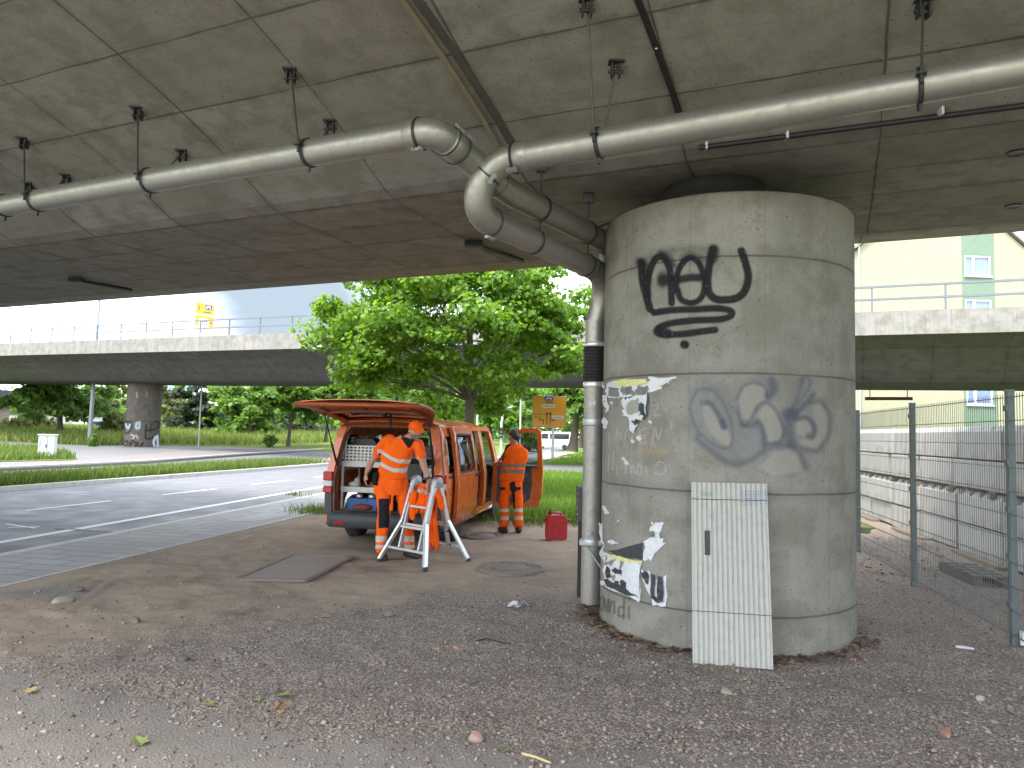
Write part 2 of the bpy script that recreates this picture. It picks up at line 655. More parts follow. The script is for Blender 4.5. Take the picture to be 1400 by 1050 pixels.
# two round recessed lamps, modelled as unlit dark discs
for px in ((1390, 208), (1386, 281)):
    p = ceil_at(*px)
    MB().lathe([(.0, -.008), (.06, -.008), (.075, -.014), (.085, .01)], p, 20).build('recessed_lamp', M_darksteel, near)

# ------------------------------------------------------------------ pillars (with their paint)
def seg_dist(px, py, pts):
    d = np.full(px.shape, 1e9)
    for (ax, ay), (bx, by) in zip(pts, pts[1:]):
        vx, vy = bx - ax, by - ay
        L = vx * vx + vy * vy + 1e-9
        t = np.clip(((px - ax) * vx + (py - ay) * vy) / L, 0, 1)
        d = np.minimum(d, np.hypot(px - ax - t * vx, py - ay - t * vy))
    return d


def spline(pts, n=6, closed=False):
    out = []
    m = len(pts)
    rngi = range(m if closed else m - 1)
    for i in rngi:
        if closed:
            p0, p1, p2, p3 = (pts[(i + k) % m] for k in (-1, 0, 1, 2))
        else:
            p0, p1, p2, p3 = pts[max(i - 1, 0)], pts[i], pts[i + 1], pts[min(i + 2, m - 1)]
        for k in range(n):
            t = k / n
            out.append(tuple(.5 * ((2 * b) + (-a + c) * t + (2 * a - 5 * b + 4 * c - d) * t * t + (-a + 3 * b - 3 * c + d) * t ** 3) for a, b, c, d in zip(p0, p1, p2, p3)))
    out.append(tuple(pts[0] if closed else pts[-1]))
    return out


def inpoly(px, py, poly):
    ins = np.zeros(px.shape, bool)
    n = len(poly)
    for i in range(n):
        x1, y1 = poly[i]
        x2, y2 = poly[(i + 1) % n]
        cond = ((y1 > py) != (y2 > py)) & (px < (x2 - x1) * (py - y1) / (y2 - y1 + 1e-12) + x1)
        ins ^= cond
    return ins


def paint_layers(uu, vv, layers):
    rgb = np.zeros((len(uu), 3))
    al = np.zeros(len(uu))
    for kind, pts, wid, soft, col, op in layers:
        if kind == 's':
            d = seg_dist(uu, vv, spline(pts))
            a = op * (1 - smooth01((d - (wid / 2 - soft / 2)) / soft))
        else:
            d = seg_dist(uu, vv, list(pts) + [pts[0]])
            d = np.where(inpoly(uu, vv, pts), -d, d)
            a = op * (1 - smooth01((d + soft / 2) / soft))
        rgb = rgb * (1 - a)[:, None] + np.array(col) * a[:, None]
        al2 = al + a - al * a
        al = al2
    rgb = rgb / np.maximum(al, 1e-4)[:, None]
    return np.concatenate([rgb, al[:, None]], 1)


def pillar(name, label, c, R, z0, z1, da, dz, mat, layers, facing):
    root = thing(name, label, 'pillar', (c[0], c[1], 0))
    a0 = math.atan2(-c[1], -c[0])
    na = int(PI * 1.06 / da)
    angs = a0 + np.linspace(-PI * .53, PI * .53, na)
    back = a0 + np.linspace(PI * .53, PI * 1.47, 40)[1:-1]
    angs = np.concatenate([angs, back])
    zs = np.linspace(z0, z1, int((z1 - z0) / dz))
    A, Z = np.meshgrid(angs, zs)
    rr = R + .004 * np.sin(A * 9 + Z * 2) * 0
    # a soft rounded edge at the top
    top = np.clip((Z - (z1 - .03)) / .03, 0, 1)
    rr = rr - .03 * (1 - np.sqrt(np.clip(1 - top ** 2, 0, 1)))
    v = np.stack([c[0] + rr * np.cos(A), c[1] + rr * np.sin(A), Z], -1).reshape(-1, 3)
    n, m = len(zs), len(angs)
    i, j = np.meshgrid(np.arange(n - 1), np.arange(m), indexing='ij')
    j2 = (j + 1) % m
    f = np.stack([i * m + j, i * m + j2, (i + 1) * m + j2, (i + 1) * m + j], -1).reshape(-1, 4)
    uu, vv = proj(v)
    cols = paint_layers(uu, vv, layers)
    isback = np.tile(np.arange(m) >= na, n)
    cols[isback, 3] = 0
    raw_mesh('shaft', v, f, mat, cols, root, smooth=True)
    return root


BK = (.010, .011, .013)
L = []
z5 = lambda pts: [(780 + x / 4.773, 300 + y / 4.773) for x, y in pts]
z3 = lambda pts: [(700 + x / 2, y / 2) for x, y in pts]
# tag 'neu' with its underline and dot
L += [('s', z5([(500, 260), (600, 215), (780, 190), (900, 200)]), 8, 16, BK, .45),
      ('s', z5([(455, 275), (480, 300), (500, 400)]), 12, 8, BK, .8),
      ('s', z5([(462, 280), (470, 400), (495, 500), (518, 585)]), 10.5, 3, BK, .97),
      ('s', z5([(505, 500), (505, 390), (545, 270), (600, 245), (645, 320), (655, 430), (660, 545)]), 9.5, 3, BK, .97),
      ('s', z5([(590, 220), (640, 250), (670, 300)]), 9, 9, BK, .8),
      ('s', z5([(600, 370), (600, 415)]), 14, 9, BK, .75),
      ('s', z5([(600, 395), (650, 395)]), 14, 7, BK, .85),
      ('s', z5([(695, 470), (690, 390), (720, 300), (780, 250), (840, 290), (872, 390), (870, 470), (840, 525), (780, 545), (720, 520), (700, 460)]), 8.5, 3, BK, .97),
      ('s', z5([(700, 395), (780, 380), (865, 380)]), 11, 5, BK, .95),
      ('s', z5([(740, 255), (780, 235), (850, 260)]), 12, 10, BK, .6),
      ('s', z5([(930, 195), (905, 300), (895, 400), (905, 480), (950, 520), (1020, 525), (1090, 510), (1140, 460), (1160, 370), (1140, 280), (1115, 205)]), 11, 3, BK, .97),
      ('s', z5([(935, 200), (925, 250)]), 16, 7, BK, .85),
      ('s', z3([(388, 855), (440, 848), (500, 846), (560, 843), (592, 848), (602, 857), (590, 868), (560, 874), (500, 876), (440, 883), (405, 894), (398, 908), (415, 915), (470, 913), (520, 906), (555, 902)]), 9.5, 3, BK, .97),
      ('s', z3([(400, 905), (425, 912)]), 14, 5, BK, .95),
      ('s', z3([(471, 942), (473, 942.5)]), 12, 3, BK, .98)]
# blue-grey hazy piece 'OSB'
GB = (.125, .137, .158)
DB = (.06, .07, .095)
z8 = lambda pts: [(920 + x / 4.038, 500 + y / 4.038) for x, y in pts]
for blob, op in (([(90, 120), (180, 60), (300, 120), (345, 330), (430, 330), (620, 260), (650, 420), (560, 440), (440, 520), (330, 560), (230, 500), (130, 420), (70, 330)], .42),
                 ([(340, 110), (430, 60), (560, 60), (600, 170), (520, 210), (430, 300), (360, 330), (320, 240)], .42),
                 ([(620, 180), (690, 60), (800, 50), (780, 190), (870, 220), (890, 360), (830, 480), (660, 470), (610, 350)], .36),
                 ([(300, 560), (450, 500), (600, 430), (700, 450), (745, 560), (690, 600), (620, 640), (420, 620)], .2)):
    L.append(('p', z8(blob), 0, 18, GB, op))
CR = (.30, .28, .235)
for clear in ([(165, 215), (205, 215), (255, 290), (300, 350), (325, 400), (310, 445), (265, 430), (200, 360), (165, 280)],
              [(365, 190), (390, 120), (450, 98), (505, 120), (515, 180), (450, 230), (425, 300), (385, 290)],
              [(470, 260), (520, 212), (570, 250), (605, 350), (590, 410), (530, 425), (520, 380), (490, 320)],
              [(675, 315), (720, 290), (750, 300), (765, 360), (740, 395), (690, 380)],
              [(770, 220), (810, 200), (850, 260), (855, 380), (800, 450), (720, 450), (690, 410), (780, 400), (790, 330)],
              [(470, 560), (560, 480), (630, 460), (690, 490), (710, 580), (560, 610)]):
    L.append(('p', z8(clear), 0, 5, CR, .55))
for pts, w, s, op in (
        ([(150, 390), (110, 300), (98, 220), (130, 145), (190, 128), (250, 165), (300, 250), (328, 350), (320, 440), (270, 455), (200, 420), (130, 345)], 3.5, 4, .55),
        ([(130, 400), (210, 470), (320, 540), (420, 525), (520, 460), (610, 437), (690, 465), (735, 560)], 8, 8, .6),
        ([(165, 205), (210, 212), (255, 280), (283, 340)], 7, 5, .75),
        ([(270, 310), (283, 335)], 9, 5, .8),
        ([(545, 85), (558, 130), (530, 165)], 12, 8, .75),
        ([(352, 180), (390, 115), (450, 95), (510, 120), (520, 180)], 4, 5, .5),
        ([(355, 250), (380, 320), (410, 325), (440, 280), (480, 215), (525, 205), (575, 260), (612, 360), (590, 420), (520, 430)], 5, 5, .6),
        ([(440, 330), (470, 312), (495, 360), (505, 435)], 8, 5, .7),
        ([(385, 325), (410, 328)], 8, 5, .75),
        ([(635, 265), (665, 262)], 16, 9, .85),
        ([(655, 250), (690, 170), (715, 80)], 6, 7, .6),
        ([(670, 268), (730, 215), (775, 160)], 8, 6, .7),
        ([(648, 280), (640, 360), (660, 430)], 13, 9, .75),
        ([(700, 80), (740, 60), (755, 110), (690, 210)], 4, 5, .5),
        ([(760, 200), (825, 205), (868, 290), (855, 390), (795, 470), (710, 450)], 6, 6, .55),
        ([(680, 295), (740, 290), (782, 340), (770, 395), (745, 385)], 7, 5, .75)):
    L.append(('s', z8(pts), w, s + 1, DB, op * .85))
# old chalk writing and scraped spots
CK = (.55, .55, .50)
z6 = lambda pts: [(780 + x / 5.833, 500 + y / 5.833) for x, y in pts]
for pts in ([(660, 315), (700, 315), (665, 395), (715, 390)], [(735, 350), (770, 350)], [(305, 540), (310, 640)], [(370, 500), (365, 585), (372, 545), (400, 545), (402, 590)],
            [(430, 590), (450, 500), (475, 590)], [(490, 600), (500, 520), (535, 580), (545, 510)], [(600, 500), (560, 520), (556, 615), (605, 612)], [(560, 560), (605, 555)],
            [(650, 625), (672, 495), (700, 590), (725, 500)], [(805, 450), (808, 500)], [(345, 690), (335, 830)], [(310, 700), (300, 850)],
            [(370, 800), (372, 860)], [(440, 860), (445, 790), (475, 800), (480, 860), (500, 790), (512, 860)], [(535, 800), (530, 855), (565, 860), (560, 790), (535, 800)],
            [(600, 800), (605, 860)], [(680, 800), (700, 770), (740, 775), (760, 830), (720, 870), (665, 850)]):
    L.append(('s', z6(pts), 1.5, 2, CK, .30))
for x, y, r in ((323, 293, 1.6), (630, 445, 1.8), (418, 740, 2), (440, 770, 2.6), (540, 575, 3), (490, 600, 2)):
    L.append(('s', z6([(x, y), (x + 8, y + 6)]), r * 2, 1.5, (.6, .6, .58), .9))
L.append(('s', z6([(560, 690), (640, 670), (720, 690)]), 12, 14, (.36, .26, .15), .35))
# brown scrawl near the foot
z7 = lambda pts: [(780 + x / 4.375, 660 + y / 4.375) for x, y in pts]
for pts in ([(180, 690), (175, 740), (190, 760), (200, 700), (195, 680)], [(205, 700), (215, 770), (225, 700)], [(232, 705), (232, 775), (245, 720), (260, 715), (262, 780)],
            [(318, 745), (292, 745), (290, 795), (318, 795)], [(322, 690), (318, 810)], [(350, 740), (350, 812)], [(352, 690), (353, 700)]):
    L.append(('s', z7(pts), 3.2, 2.5, (.07, .06, .045), .72))

PC = (2.017, 6.953)
PR = 1.137
M_pillar = concrete('pillar_concrete', (.270, .257, .222), pits=.85, paint=True, rings=(.31, .955, .012), bump=.3, streak=.14)
pl = pillar('concrete_pillar', 'thick round concrete pillar in the foreground with black and blue-grey graffiti tags', PC, PR, -.15, 3.72, .0065, .0075, M_pillar, L, None)
MB().lathe([(PR - .06, 3.69), (PR - .25, 3.71), (.0, 3.72)], (PC[0], PC[1], 0), 64).build('top_face', M_pillar, pl)
MB().lathe([(.48, 3.70), (.53, 3.74), (.53, 3.80), (.50, 3.82), (.53, 3.84), (.53, 3.90), (.48, 3.93), (.48, 4.06)], (PC[0] - .13, PC[1] - .10, 0), 48).build('bearing', M_rubber, pl)
# ------------------------------------------------------------------ ground
RD, PD = Vector((.1754, .9845, 0)), Vector((.9845, -.1754, 0))


def T(p, r, z=0.):
    return PD * p + RD * r + Vector((0, 0, z))


def pr(v):
    return v.dot(PD), v.dot(RD)


def lin(r, r0, v0, slope, rmax=38.):
    return v0 + slope * (min(max(r, -5), rmax) - r0)


kerb_p = lambda r: lin(r, 8.2, -8.06, -.0215)
white_p = lambda r: lin(r, 9.37, -9.23, -.033)
med_p = lambda r: lin(r, 16.1, -15.95, .062)


def rise(x, y):
    """the far meadow lies on a low bank"""
    return float(smooth01((y - 52) / 26)) * .95 * float(smooth01((4 - x) / 14))


k = NM('far_grass_ground')
co = k.obj()
c = k.mix(k.noise(co, .25, 6, .65), (.085, .125, .025), (.17, .21, .05))
c = k.mix(k.rng(k.noise(co, 3, 5, .7), .45, .7, 0, .6), c, (.06, .10, .02))
c = k.mix(k.rng(k.noise(co, .6, 4), .58, .75, 0, .45), c, (.22, .20, .09))
M_meadow = k.set(col=c, rough=.95, spec=.1, normal=k.bump(k.noise(co, 6, 4), .6, .1))

xs = np.concatenate([np.linspace(-420, -90, 12)[:-1], np.linspace(-90, 60, 76), np.linspace(60, 420, 12)[1:]])
ys = np.concatenate([np.linspace(-60, 40, 12)[:-1], np.linspace(40, 110, 36), np.linspace(110, 700, 14)[1:]])
X, Y = np.meshgrid(xs, ys)
Z = np.vectorize(rise)(X, Y) - .14
n, m = X.shape
i, j = np.meshgrid(np.arange(n - 1), np.arange(m - 1), indexing='ij')
Fq = np.stack([i * m + j, i * m + j + 1, (i + 1) * m + j + 1, (i + 1) * m + j], -1).reshape(-1, 4)
tag(raw_mesh('ground', np.stack([X, Y, Z], -1).reshape(-1, 3), Fq, M_meadow, smooth=True), kind='structure')


def asphalt(name, base, patch=.3, speck=.5):
    k = NM(name)
    co = k.obj()
    c = k.mix(k.noise(co, .35, 5, .6), tuple(x * .8 for x in base), tuple(x * 1.2 for x in base))
    c = k.mix(k.rng(k.noise(k.map(co, (1.6, .12, 1), (0, 0, -.177)), 1., 4, .6), .45, .7, 0, patch), c, tuple(x * .62 for x in base))
    fine = k.noise(co, 60, 3, .7)
    c = k.mix(k.rng(fine, .5, .75, 0, speck), c, tuple(x * 1.6 for x in base))
    c = k.mix(k.rng(fine, .25, .45, speck, 0), c, tuple(x * .5 for x in base))
    return k.set(col=c, rough=k.rng(k.noise(co, 1.5, 4), .2, .8, .55, .85), normal=k.bump(fine, .35, .01))


M_asph = asphalt('road_asphalt', (.125, .125, .131))
M_asph2 = asphalt('plaza_asphalt', (.125, .123, .121), .2)
M_red = asphalt('red_cycle_paving', (.15, .122, .117), .2, .3)
M_mark = simple('road_paint', (.62, .62, .60), .7, var=.15, scale=4, bump=.15, dirt=((.25, .25, .25), .35))
M_kerb = simple('kerb_stone', (.46, .45, .42), .85, var=.2, scale=3, bump=.3, dirt=((.16, .15, .13), .6))


def strip(name, fa, fb, r0, r1, z, mat, n=40, thick=0.):
    mb = MB()
    vs = []
    for q in range(n + 1):
        r = r0 + (r1 - r0) * q / n
        a, b = T(fa(r), r, z), T(fb(r), r, z)
        vs += [a, b]
        if thick:
            vs += [b - Vector((0, 0, thick)), a - Vector((0, 0, thick))]
    s_ = 4 if thick else 2
    fs = []
    for q in range(n):
        for e in range(4 if thick else 1):
            e2 = (e + 1) % s_
            fs.append((q * s_ + e, q * s_ + e2, (q + 1) * s_ + e2, (q + 1) * s_ + e))
    if thick:
        fs += [(0, 1, 2, 3)[::-1], tuple(n * 4 + e for e in range(4))]
    mb.add(vs, fs)
    return tag(mb.build(name, mat), kind='structure')


def gpoly(name, pts, z, mat, thick=0.):
    mb = MB()
    w = [G(u, v, z) if not isinstance(u, Vector) else u for u, v in pts]
    mb.panel([(p.x, p.y) for p in w], fn=lambda a, b: Vector((a, b, z)), th=thick, nrm=(lambda a, b: (0, 0, 1)) if thick else None)
    return tag(mb.build(name, mat), kind='structure')


# one wide asphalt sheet carries both carriageways; everything else is laid on it
strip('road', lambda r: -40 if r < 30 else lin(r, 30, -40, .0), lambda r: kerb_p(r), -8, 260, -.085, M_asph, 60)
strip('road_edge_line', lambda r: white_p(r) - .09, lambda r: white_p(r) + .09, -6, 120, -.080, M_mark)
strip('cycle_lane', lambda r: white_p(r) + .10, lambda r: kerb_p(r) - .02, 19.5, 46, -.078, M_red)
for q in range(9):
    r0 = 8.75 + 4.07 * q - (0 if q else .1)
    strip('road_lane_dash', lambda r: lin(r, 13, -12.08, .035) - .055, lambda r: lin(r, 13, -12.08, .035) + .055, r0, r0 + 2.3, -.080, M_mark, 4)
# faint surveyor's marks sprayed on the carriageway
mkb = MB()
for a, b in (((8, 716), (48, 722)), ((12, 721), (55, 720)), ((82, 674), (118, 673)), ((95, 677), (122, 676))):
    mkb.beam(G(*a, -.08), G(*b, -.08), .05, .003)
tag(mkb.build('road_spray_mark', M_mark), kind='structure')
tag(MB().beam(G(78, 722, -.08), G(150, 727, -.08), .12, .004).build('road_patch_seam', simple('bitumen', (.03, .03, .03), .6)), kind='structure')
# pavement on our side
k = NM('pavement_slabs')
co = k.map(k.obj(), (1, 1, 1), (0, 0, .1763))
br = k.n('ShaderNodeTexBrick', {'Vector': co, 'Color1': (.29, .285, .275), 'Color2': (.35, .345, .33), 'Mortar': (.14, .13, .12), 'Scale': 1., 'Mortar Size': .012, 'Brick Width': .62, 'Row Height': .31, 'Bias': 0.})
c = k.mix(k.rng(k.noise(k.obj(), .8, 5), .4, .7, 0, .45), br.outputs['Color'], (.25, .24, .23))
c = k.mix(k.rng(k.noise(k.obj(), 50, 3), .5, .75, 0, .4), c, (.34, .33, .32))
M_pave = k.set(col=c, rough=.85, normal=k.bump(br.outputs['Fac'], -.3, .01))
strip('pavement', lambda r: kerb_p(r) + .17, lambda r: -6.2, -8, 70, 0.0, M_pave)
strip('kerb', lambda r: kerb_p(r), lambda r: kerb_p(r) + .18, -8, 70, .005, M_kerb, 60, .14)
strip('pavement_edging', lambda r: -6.46, lambda r: -6.40, -8, 16, .012, M_kerb, 10, .1)
# pale worn slab patch
strip('pavement_patch', lambda r: -7.35, lambda r: -6.75, 12.2, 13.6, .004, simple('pale_slab', (.36, .355, .34), .85), 4)

# median with kerb, far carriageway kerb, far footways
strip('median', lambda r: med_p(r) - 2.0 if r < 31 else med_p(r) - 2.3, lambda r: med_p(r), -8, 37, .03, M_meadow, 40, .2)
strip('median_kerb', lambda r: med_p(r) - .0, lambda r: med_p(r) + .15, -8, 37.2, .035, M_kerb, 40, .16)
strip('median_head', lambda r: med_p(r) - 2.6, lambda r: med_p(r), 29.5, 48, .036, simple('sandy_paving', (.24, .21, .17), .9, scale=3), 12, .2)
far_k = [(-700, 668), (-60, 643), (0, 640.5), (100, 636), (200, 631), (320, 622), (458, 613), (560, 606)]
gpoly('far_pavement', far_k + [(560, 603.5), (440, 609.5), (330, 612.5), (230, 617.5), (120, 627), (60, 630), (-60, 632.5), (-700, 655)], .02, simple('pink_paving', (.155, .135, .127), .9, scale=4), .13)
gpoly('plaza', [(-700, 655), (-60, 632.4), (60, 629.9), (120, 626.9), (230, 617.4), (330, 612.4), (440, 609.4), (560, 603.4), (560, 602), (440, 606), (330, 609), (230, 607.5), (130, 609.5), (0, 603.5), (-60, 602), (-700, 630)], .012, M_asph2, .12)
gpoly('verge', [(-700, 643), (-60, 613), (0, 610.5), (60, 613), (98, 623), (106, 627), (95, 628.6), (-60, 632), (-700, 654)], .05, M_meadow, .12)
mk = MB()
for a, b in zip(far_k, far_k[1:]):
    mk.beam(G(*a, .01), G(*b, .01), .16, .15)
tag(mk.build('far_kerb', M_kerb), kind='structure')
# right-hand side: lawns and the path between them
LAWN = ((-6.3, 15.2), (-5.8, 14.2), (-3.2, 14.6), (-2.2, 14.3), (-.6, 14.5), (1.5, 14.4), (3.4, 15.2), (4.5, 15.4), (4.5, 31.3), (-6.3, 31.3))
gpoly('lawn', [(T(a, b), 0) for a, b in LAWN], .035, M_meadow, .1)
gpoly('path', [(T(a, b), 0) for a, b in ((-6.3, 31.3), (40, 31.3), (40, 38.5), (-6.3, 40))], .012, M_asph2, .1)
gpoly('far_lawn', [(T(a, b), 0) for a, b in ((-6.3, 40.2), (40, 38.7), (40, 120), (-4.5, 120))], .04, M_meadow, .1)

# the trampled dirt and gravel yard under the viaduct (fine mesh, colour zones in an attribute)
ps = np.concatenate([np.arange(-6.43, 4.6, .05), np.arange(4.6, 12, .25)])
rs = np.concatenate([np.arange(-8, 2.4, .6), np.arange(2.4, 9.5, .04), np.arange(9.5, 26, .14)])
PP, RR = np.meshgrid(ps, rs)
Xw = PP * PD.x + RR * RD.x
Yw = PP * PD.y + RR * RD.y


def fbm(x, y, s, oct=4, seed=0., g=.5):
    out = np.zeros(x.shape)
    flat = out.ravel()
    xf, yf = x.ravel() * s, y.ravel() * s
    for q in range(flat.size):
        flat[q] = mnoise.fractal(Vector((xf[q], yf[q], seed)), 1.0, 2.0, oct)
    return flat.reshape(x.shape)


n_lo = fbm(Xw, Yw, .55, 4, 1.3)
n_hi = fbm(Xw, Yw, 3.1, 4, 5.1)
n_sp = fbm(Xw, Yw, 9., 2, 9.7)
uu, vv = proj(np.stack([Xw, Yw, Xw * 0], -1).reshape(-1, 3))
uu, vv = uu.reshape(Xw.shape), vv.reshape(Xw.shape)
behind = Yw < 1.2
# zone R: coarse grey-purple gravel (1) against brown packed earth (0); G: pale trodden asphalt edge; B: darker patches
edge_g = np.interp(uu, [-200, 0, 250, 450, 620, 760, 830, 1400, 1700], [905, 890, 862, 835, 822, 800, 790, 700, 690])
grav = smooth01((vv + n_lo * 60 + n_hi * 30 - edge_g) / 120 + .5)
grav = np.where(behind, 1, grav)
grav = np.where((uu > 1180) & (vv < 880), np.minimum(grav, .62), grav)
edge_a = np.interp(uu, [-300, 0, 120, 300, 420, 560, 700, 850, 1400, 1700], [905, 918, 955, 985, 1008, 1022, 1034, 1045, 1075, 1085])
asp = smooth01((vv + n_lo * 26 + n_hi * 24 - edge_a) / 46 + .5)
asp = np.where(behind, 1, asp)
pale = .8 * np.exp(-(((uu - 80) / 120) ** 2 + ((vv - 815) / 20) ** 2))
asp = np.maximum(asp, pale * smooth01(n_lo + .6))
dark_mask = smooth01(n_lo * 1.1 + n_hi * .5 - .02) * .75  # darker ground: noise patches, then fixed darker spots
dark_mask += .8 * np.exp(-(((uu - 190) / 150) ** 2 + ((vv - 893 + (uu - 190) * .16) / 11) ** 2)) * smooth01(n_hi + .8)
dark_mask += .6 * np.exp(-(((uu - 1300) / 160) ** 2 + ((vv - 815) / 60) ** 2))
dark_mask += .35 * np.exp(-(((uu - 560) / 170) ** 2 + ((vv - 742) / 22) ** 2))
Zg = n_lo * .028 + n_hi * .017 * (1 - .6 * asp) + n_sp * .010 * (1 - asp) + .012
bank = .10 * np.exp(-(((Xw - 1.9) / 2.2) ** 2 + ((Yw - 4.4) / 1.0) ** 2))
Zg += bank * .35
# it dips a little where the van stands and runs out flush at the paving
vd = np.exp(-(((Xw + 1.2) / 2.6) ** 2 + ((Yw - 13) / 3.2) ** 2))
Zg -= .06 * vd
Zg -= .2 * smooth01((RR - 14.6) / .8) * (PP < 4.4)
ed = smooth01((PP + 6.43) / .5)
Zg = Zg * ed + .004 * (1 - ed)
# tyre treads pressed into the loose earth
for (u0, v0, u1, v1, wd) in ((352, 785, 360, 862, .03), (366, 783, 374, 850, .03), (380, 786, 385, 850, .025), (62, 832, 130, 790, .03), (80, 836, 148, 794, .03), (98, 838, 160, 800, .03), (240, 865, 250, 900, .03), (222, 868, 232, 900, .03), (300, 850, 350, 825, .03), (312, 856, 362, 830, .03)):
    a, b = G(u0, v0), G(u1, v1)
    d = seg_dist(Xw, Yw, [(a.x, a.y), (b.x, b.y)])
    Zg -= .010 * np.exp(-(d / wd) ** 2)
    Zg += .006 * np.exp(-((d - 2.2 * wd) / wd) ** 2)
    dark_mask += .06 * np.exp(-(d / (wd * 1.2)) ** 2)
zone = np.stack([grav, asp, np.clip(dark_mask, 0, 1)], -1).reshape(-1, 3)
n, m = Xw.shape
i, j = np.meshgrid(np.arange(n - 1), np.arange(m - 1), indexing='ij')
Fq = np.stack([i * m + j, i * m + j + 1, (i + 1) * m + j + 1, (i + 1) * m + j], -1).reshape(-1, 4)
k = NM('yard_earth')
co = k.obj()
z = k.n('ShaderNodeSeparateColor', {0: k.attr('Col')}).outputs
fine = k.noise(co, 30, 5, .72)
fine2 = k.noise(co, 75, 3, .7)
mid = k.noise(co, 2.4, 6, .65)
earth = k.mix(mid, (.27, .205, .148), (.43, .342, .255))
earth = k.mix(k.rng(fine, .5, .72, 0, .65), earth, (.16, .122, .092))
earth = k.mix(k.rng(k.noise(co, .9, 6, .7), .46, .64, 0, .5), earth, (.19, .15, .118))
earth = k.mix(k.rng(fine2, .52, .72, 0, .5), earth, (.30, .25, .20))
vn = k.n('ShaderNodeTexVoronoi', {'Vector': co, 'Scale': 62.})
vc = k.n('ShaderNodeSeparateColor', {0: vn.outputs['Color']}).outputs
pebble = k.mix(vc[0], (.238, .190, .156), (.50, .415, .345))
pebble = k.mix(k.rng(vc[1], .86, .95, 0, .7), pebble, (.38, .36, .33))
pebble = k.mix(k.rng(vn.outputs['Distance'], .35, .75, 0, .75), pebble, (.09, .078, .07))
pebble = k.mix(k.rng(mid, .4, .7, 0, .35), pebble, (.16, .13, .105))
dust = k.mix(mid, (.198, .176, .153), (.28, .25, .22))
dust = k.mix(k.rng(fine2, .5, .75, 0, .5), dust, (.15, .135, .12))
dust = k.mix(k.rng(fine, .58, .72, 0, .5), dust, (.12, .105, .095))
gm = k.rng(k.math('ADD', z[0], k.math('MULTIPLY', k.math('SUBTRACT', fine, .5), 1.2)), .2, .8)
am = k.rng(k.math('ADD', z[1], k.math('MULTIPLY', k.math('SUBTRACT', fine, .5), .9)), .2, .8)
c = k.mix(gm, earth, pebble)
c = k.mix(am, c, dust)
c = k.mix(k.math('MULTIPLY', z[2], .38), c, k.mix(1., c, (.45, .42, .42), 'MULTIPLY'))
hgt = k.math('ADD', k.math('MULTIPLY', fine, .6), k.math('MULTIPLY', k.math('SUBTRACT', 1., vn.outputs['Distance']), k.math('MULTIPLY', gm, .5)))
hgt = k.math('ADD', hgt, k.math('MULTIPLY', fine2, .25))
M_yard = k.set(col=c, rough=.95, spec=.15, normal=k.bump(hgt, .6, .016))
yard = tag(raw_mesh('yard', np.stack([Xw, Yw, Zg], -1).reshape(-1, 3), Fq, M_yard, zone, smooth=True), kind='structure')


def yz(x, y):
    p, r = x * PD.x + y * PD.y, x * RD.x + y * RD.y
    a = min(max(np.searchsorted(ps, p), 0), len(ps) - 1)
    b = min(max(np.searchsorted(rs, r), 0), len(rs) - 1)
    return float(Zg[b, a])


def GY(u, v):
    """point of the yard's surface under a pixel"""
    q = G(u, v)
    for _ in range(4):
        q = G(u, v, yz(q.x, q.y))
    return q


# loose gravel: real little stones, one uncountable mass
rg = np.random.default_rng(3)
octv = np.array([[1, 0, 0], [-1, 0, 0], [0, 1, 0], [0, -1, 0], [0, 0, 1], [0, 0, -1]], float)
octf = np.array([[0, 2, 4], [2, 1, 4], [1, 3, 4], [3, 0, 4], [2, 0, 5], [1, 2, 5], [3, 1, 5], [0, 3, 5]])


def scatter_stones(name, n, umin, umax, vmin, vmax, smin, smax, keep, mat, pale=.05):
    u = rg.uniform(umin, umax, n)
    v = vmin + (vmax - vmin) * rg.random(n) ** .8
    V, Fs, Cs = [], [], []
    cnt = 0
    for a, b in zip(u, v):
        q = GY(a, b)
        if not keep(a, b, q):
            continue
        s = smin + (smax - smin) * rg.random() ** 3
        th, sc = rg.random() * 6.28, s * np.array([rg.uniform(.7, 1.3), rg.uniform(.7, 1.2), rg.uniform(.45, .9)])
        o = octv * sc * rg.uniform(.7, 1.25, (6, 1))
        o = o + rg.normal(0, .18 * s, (6, 3))
        cth, sth = math.cos(th), math.sin(th)
        tl = rg.normal(0, .35)
        o = o @ np.array([[1, 0, 0], [0, math.cos(tl), -math.sin(tl)], [0, math.sin(tl), math.cos(tl)]]).T
        o = o @ np.array([[cth, -sth, 0], [sth, cth, 0], [0, 0, 1]]).T
        V.append(o + np.array([q.x, q.y, q.z + sc[2] * .35]))
        Fs.append(octf + cnt * 6)
        t = rg.random()
        base = np.array([.275, .226, .19]) * rg.uniform(.6, 1.5) if t > pale else np.array([.34, .30, .27]) * rg.uniform(.7, 1.2)
        if .12 < t < .2:
            base = np.array([.2, .13, .11]) * rg.uniform(.7, 1.1)
        Cs.append(np.tile(base, (6, 1)))
        cnt += 1
    return tag(raw_mesh(name, np.concatenate(V), np.concatenate(Fs), mat, np.concatenate(Cs)), kind='stuff')


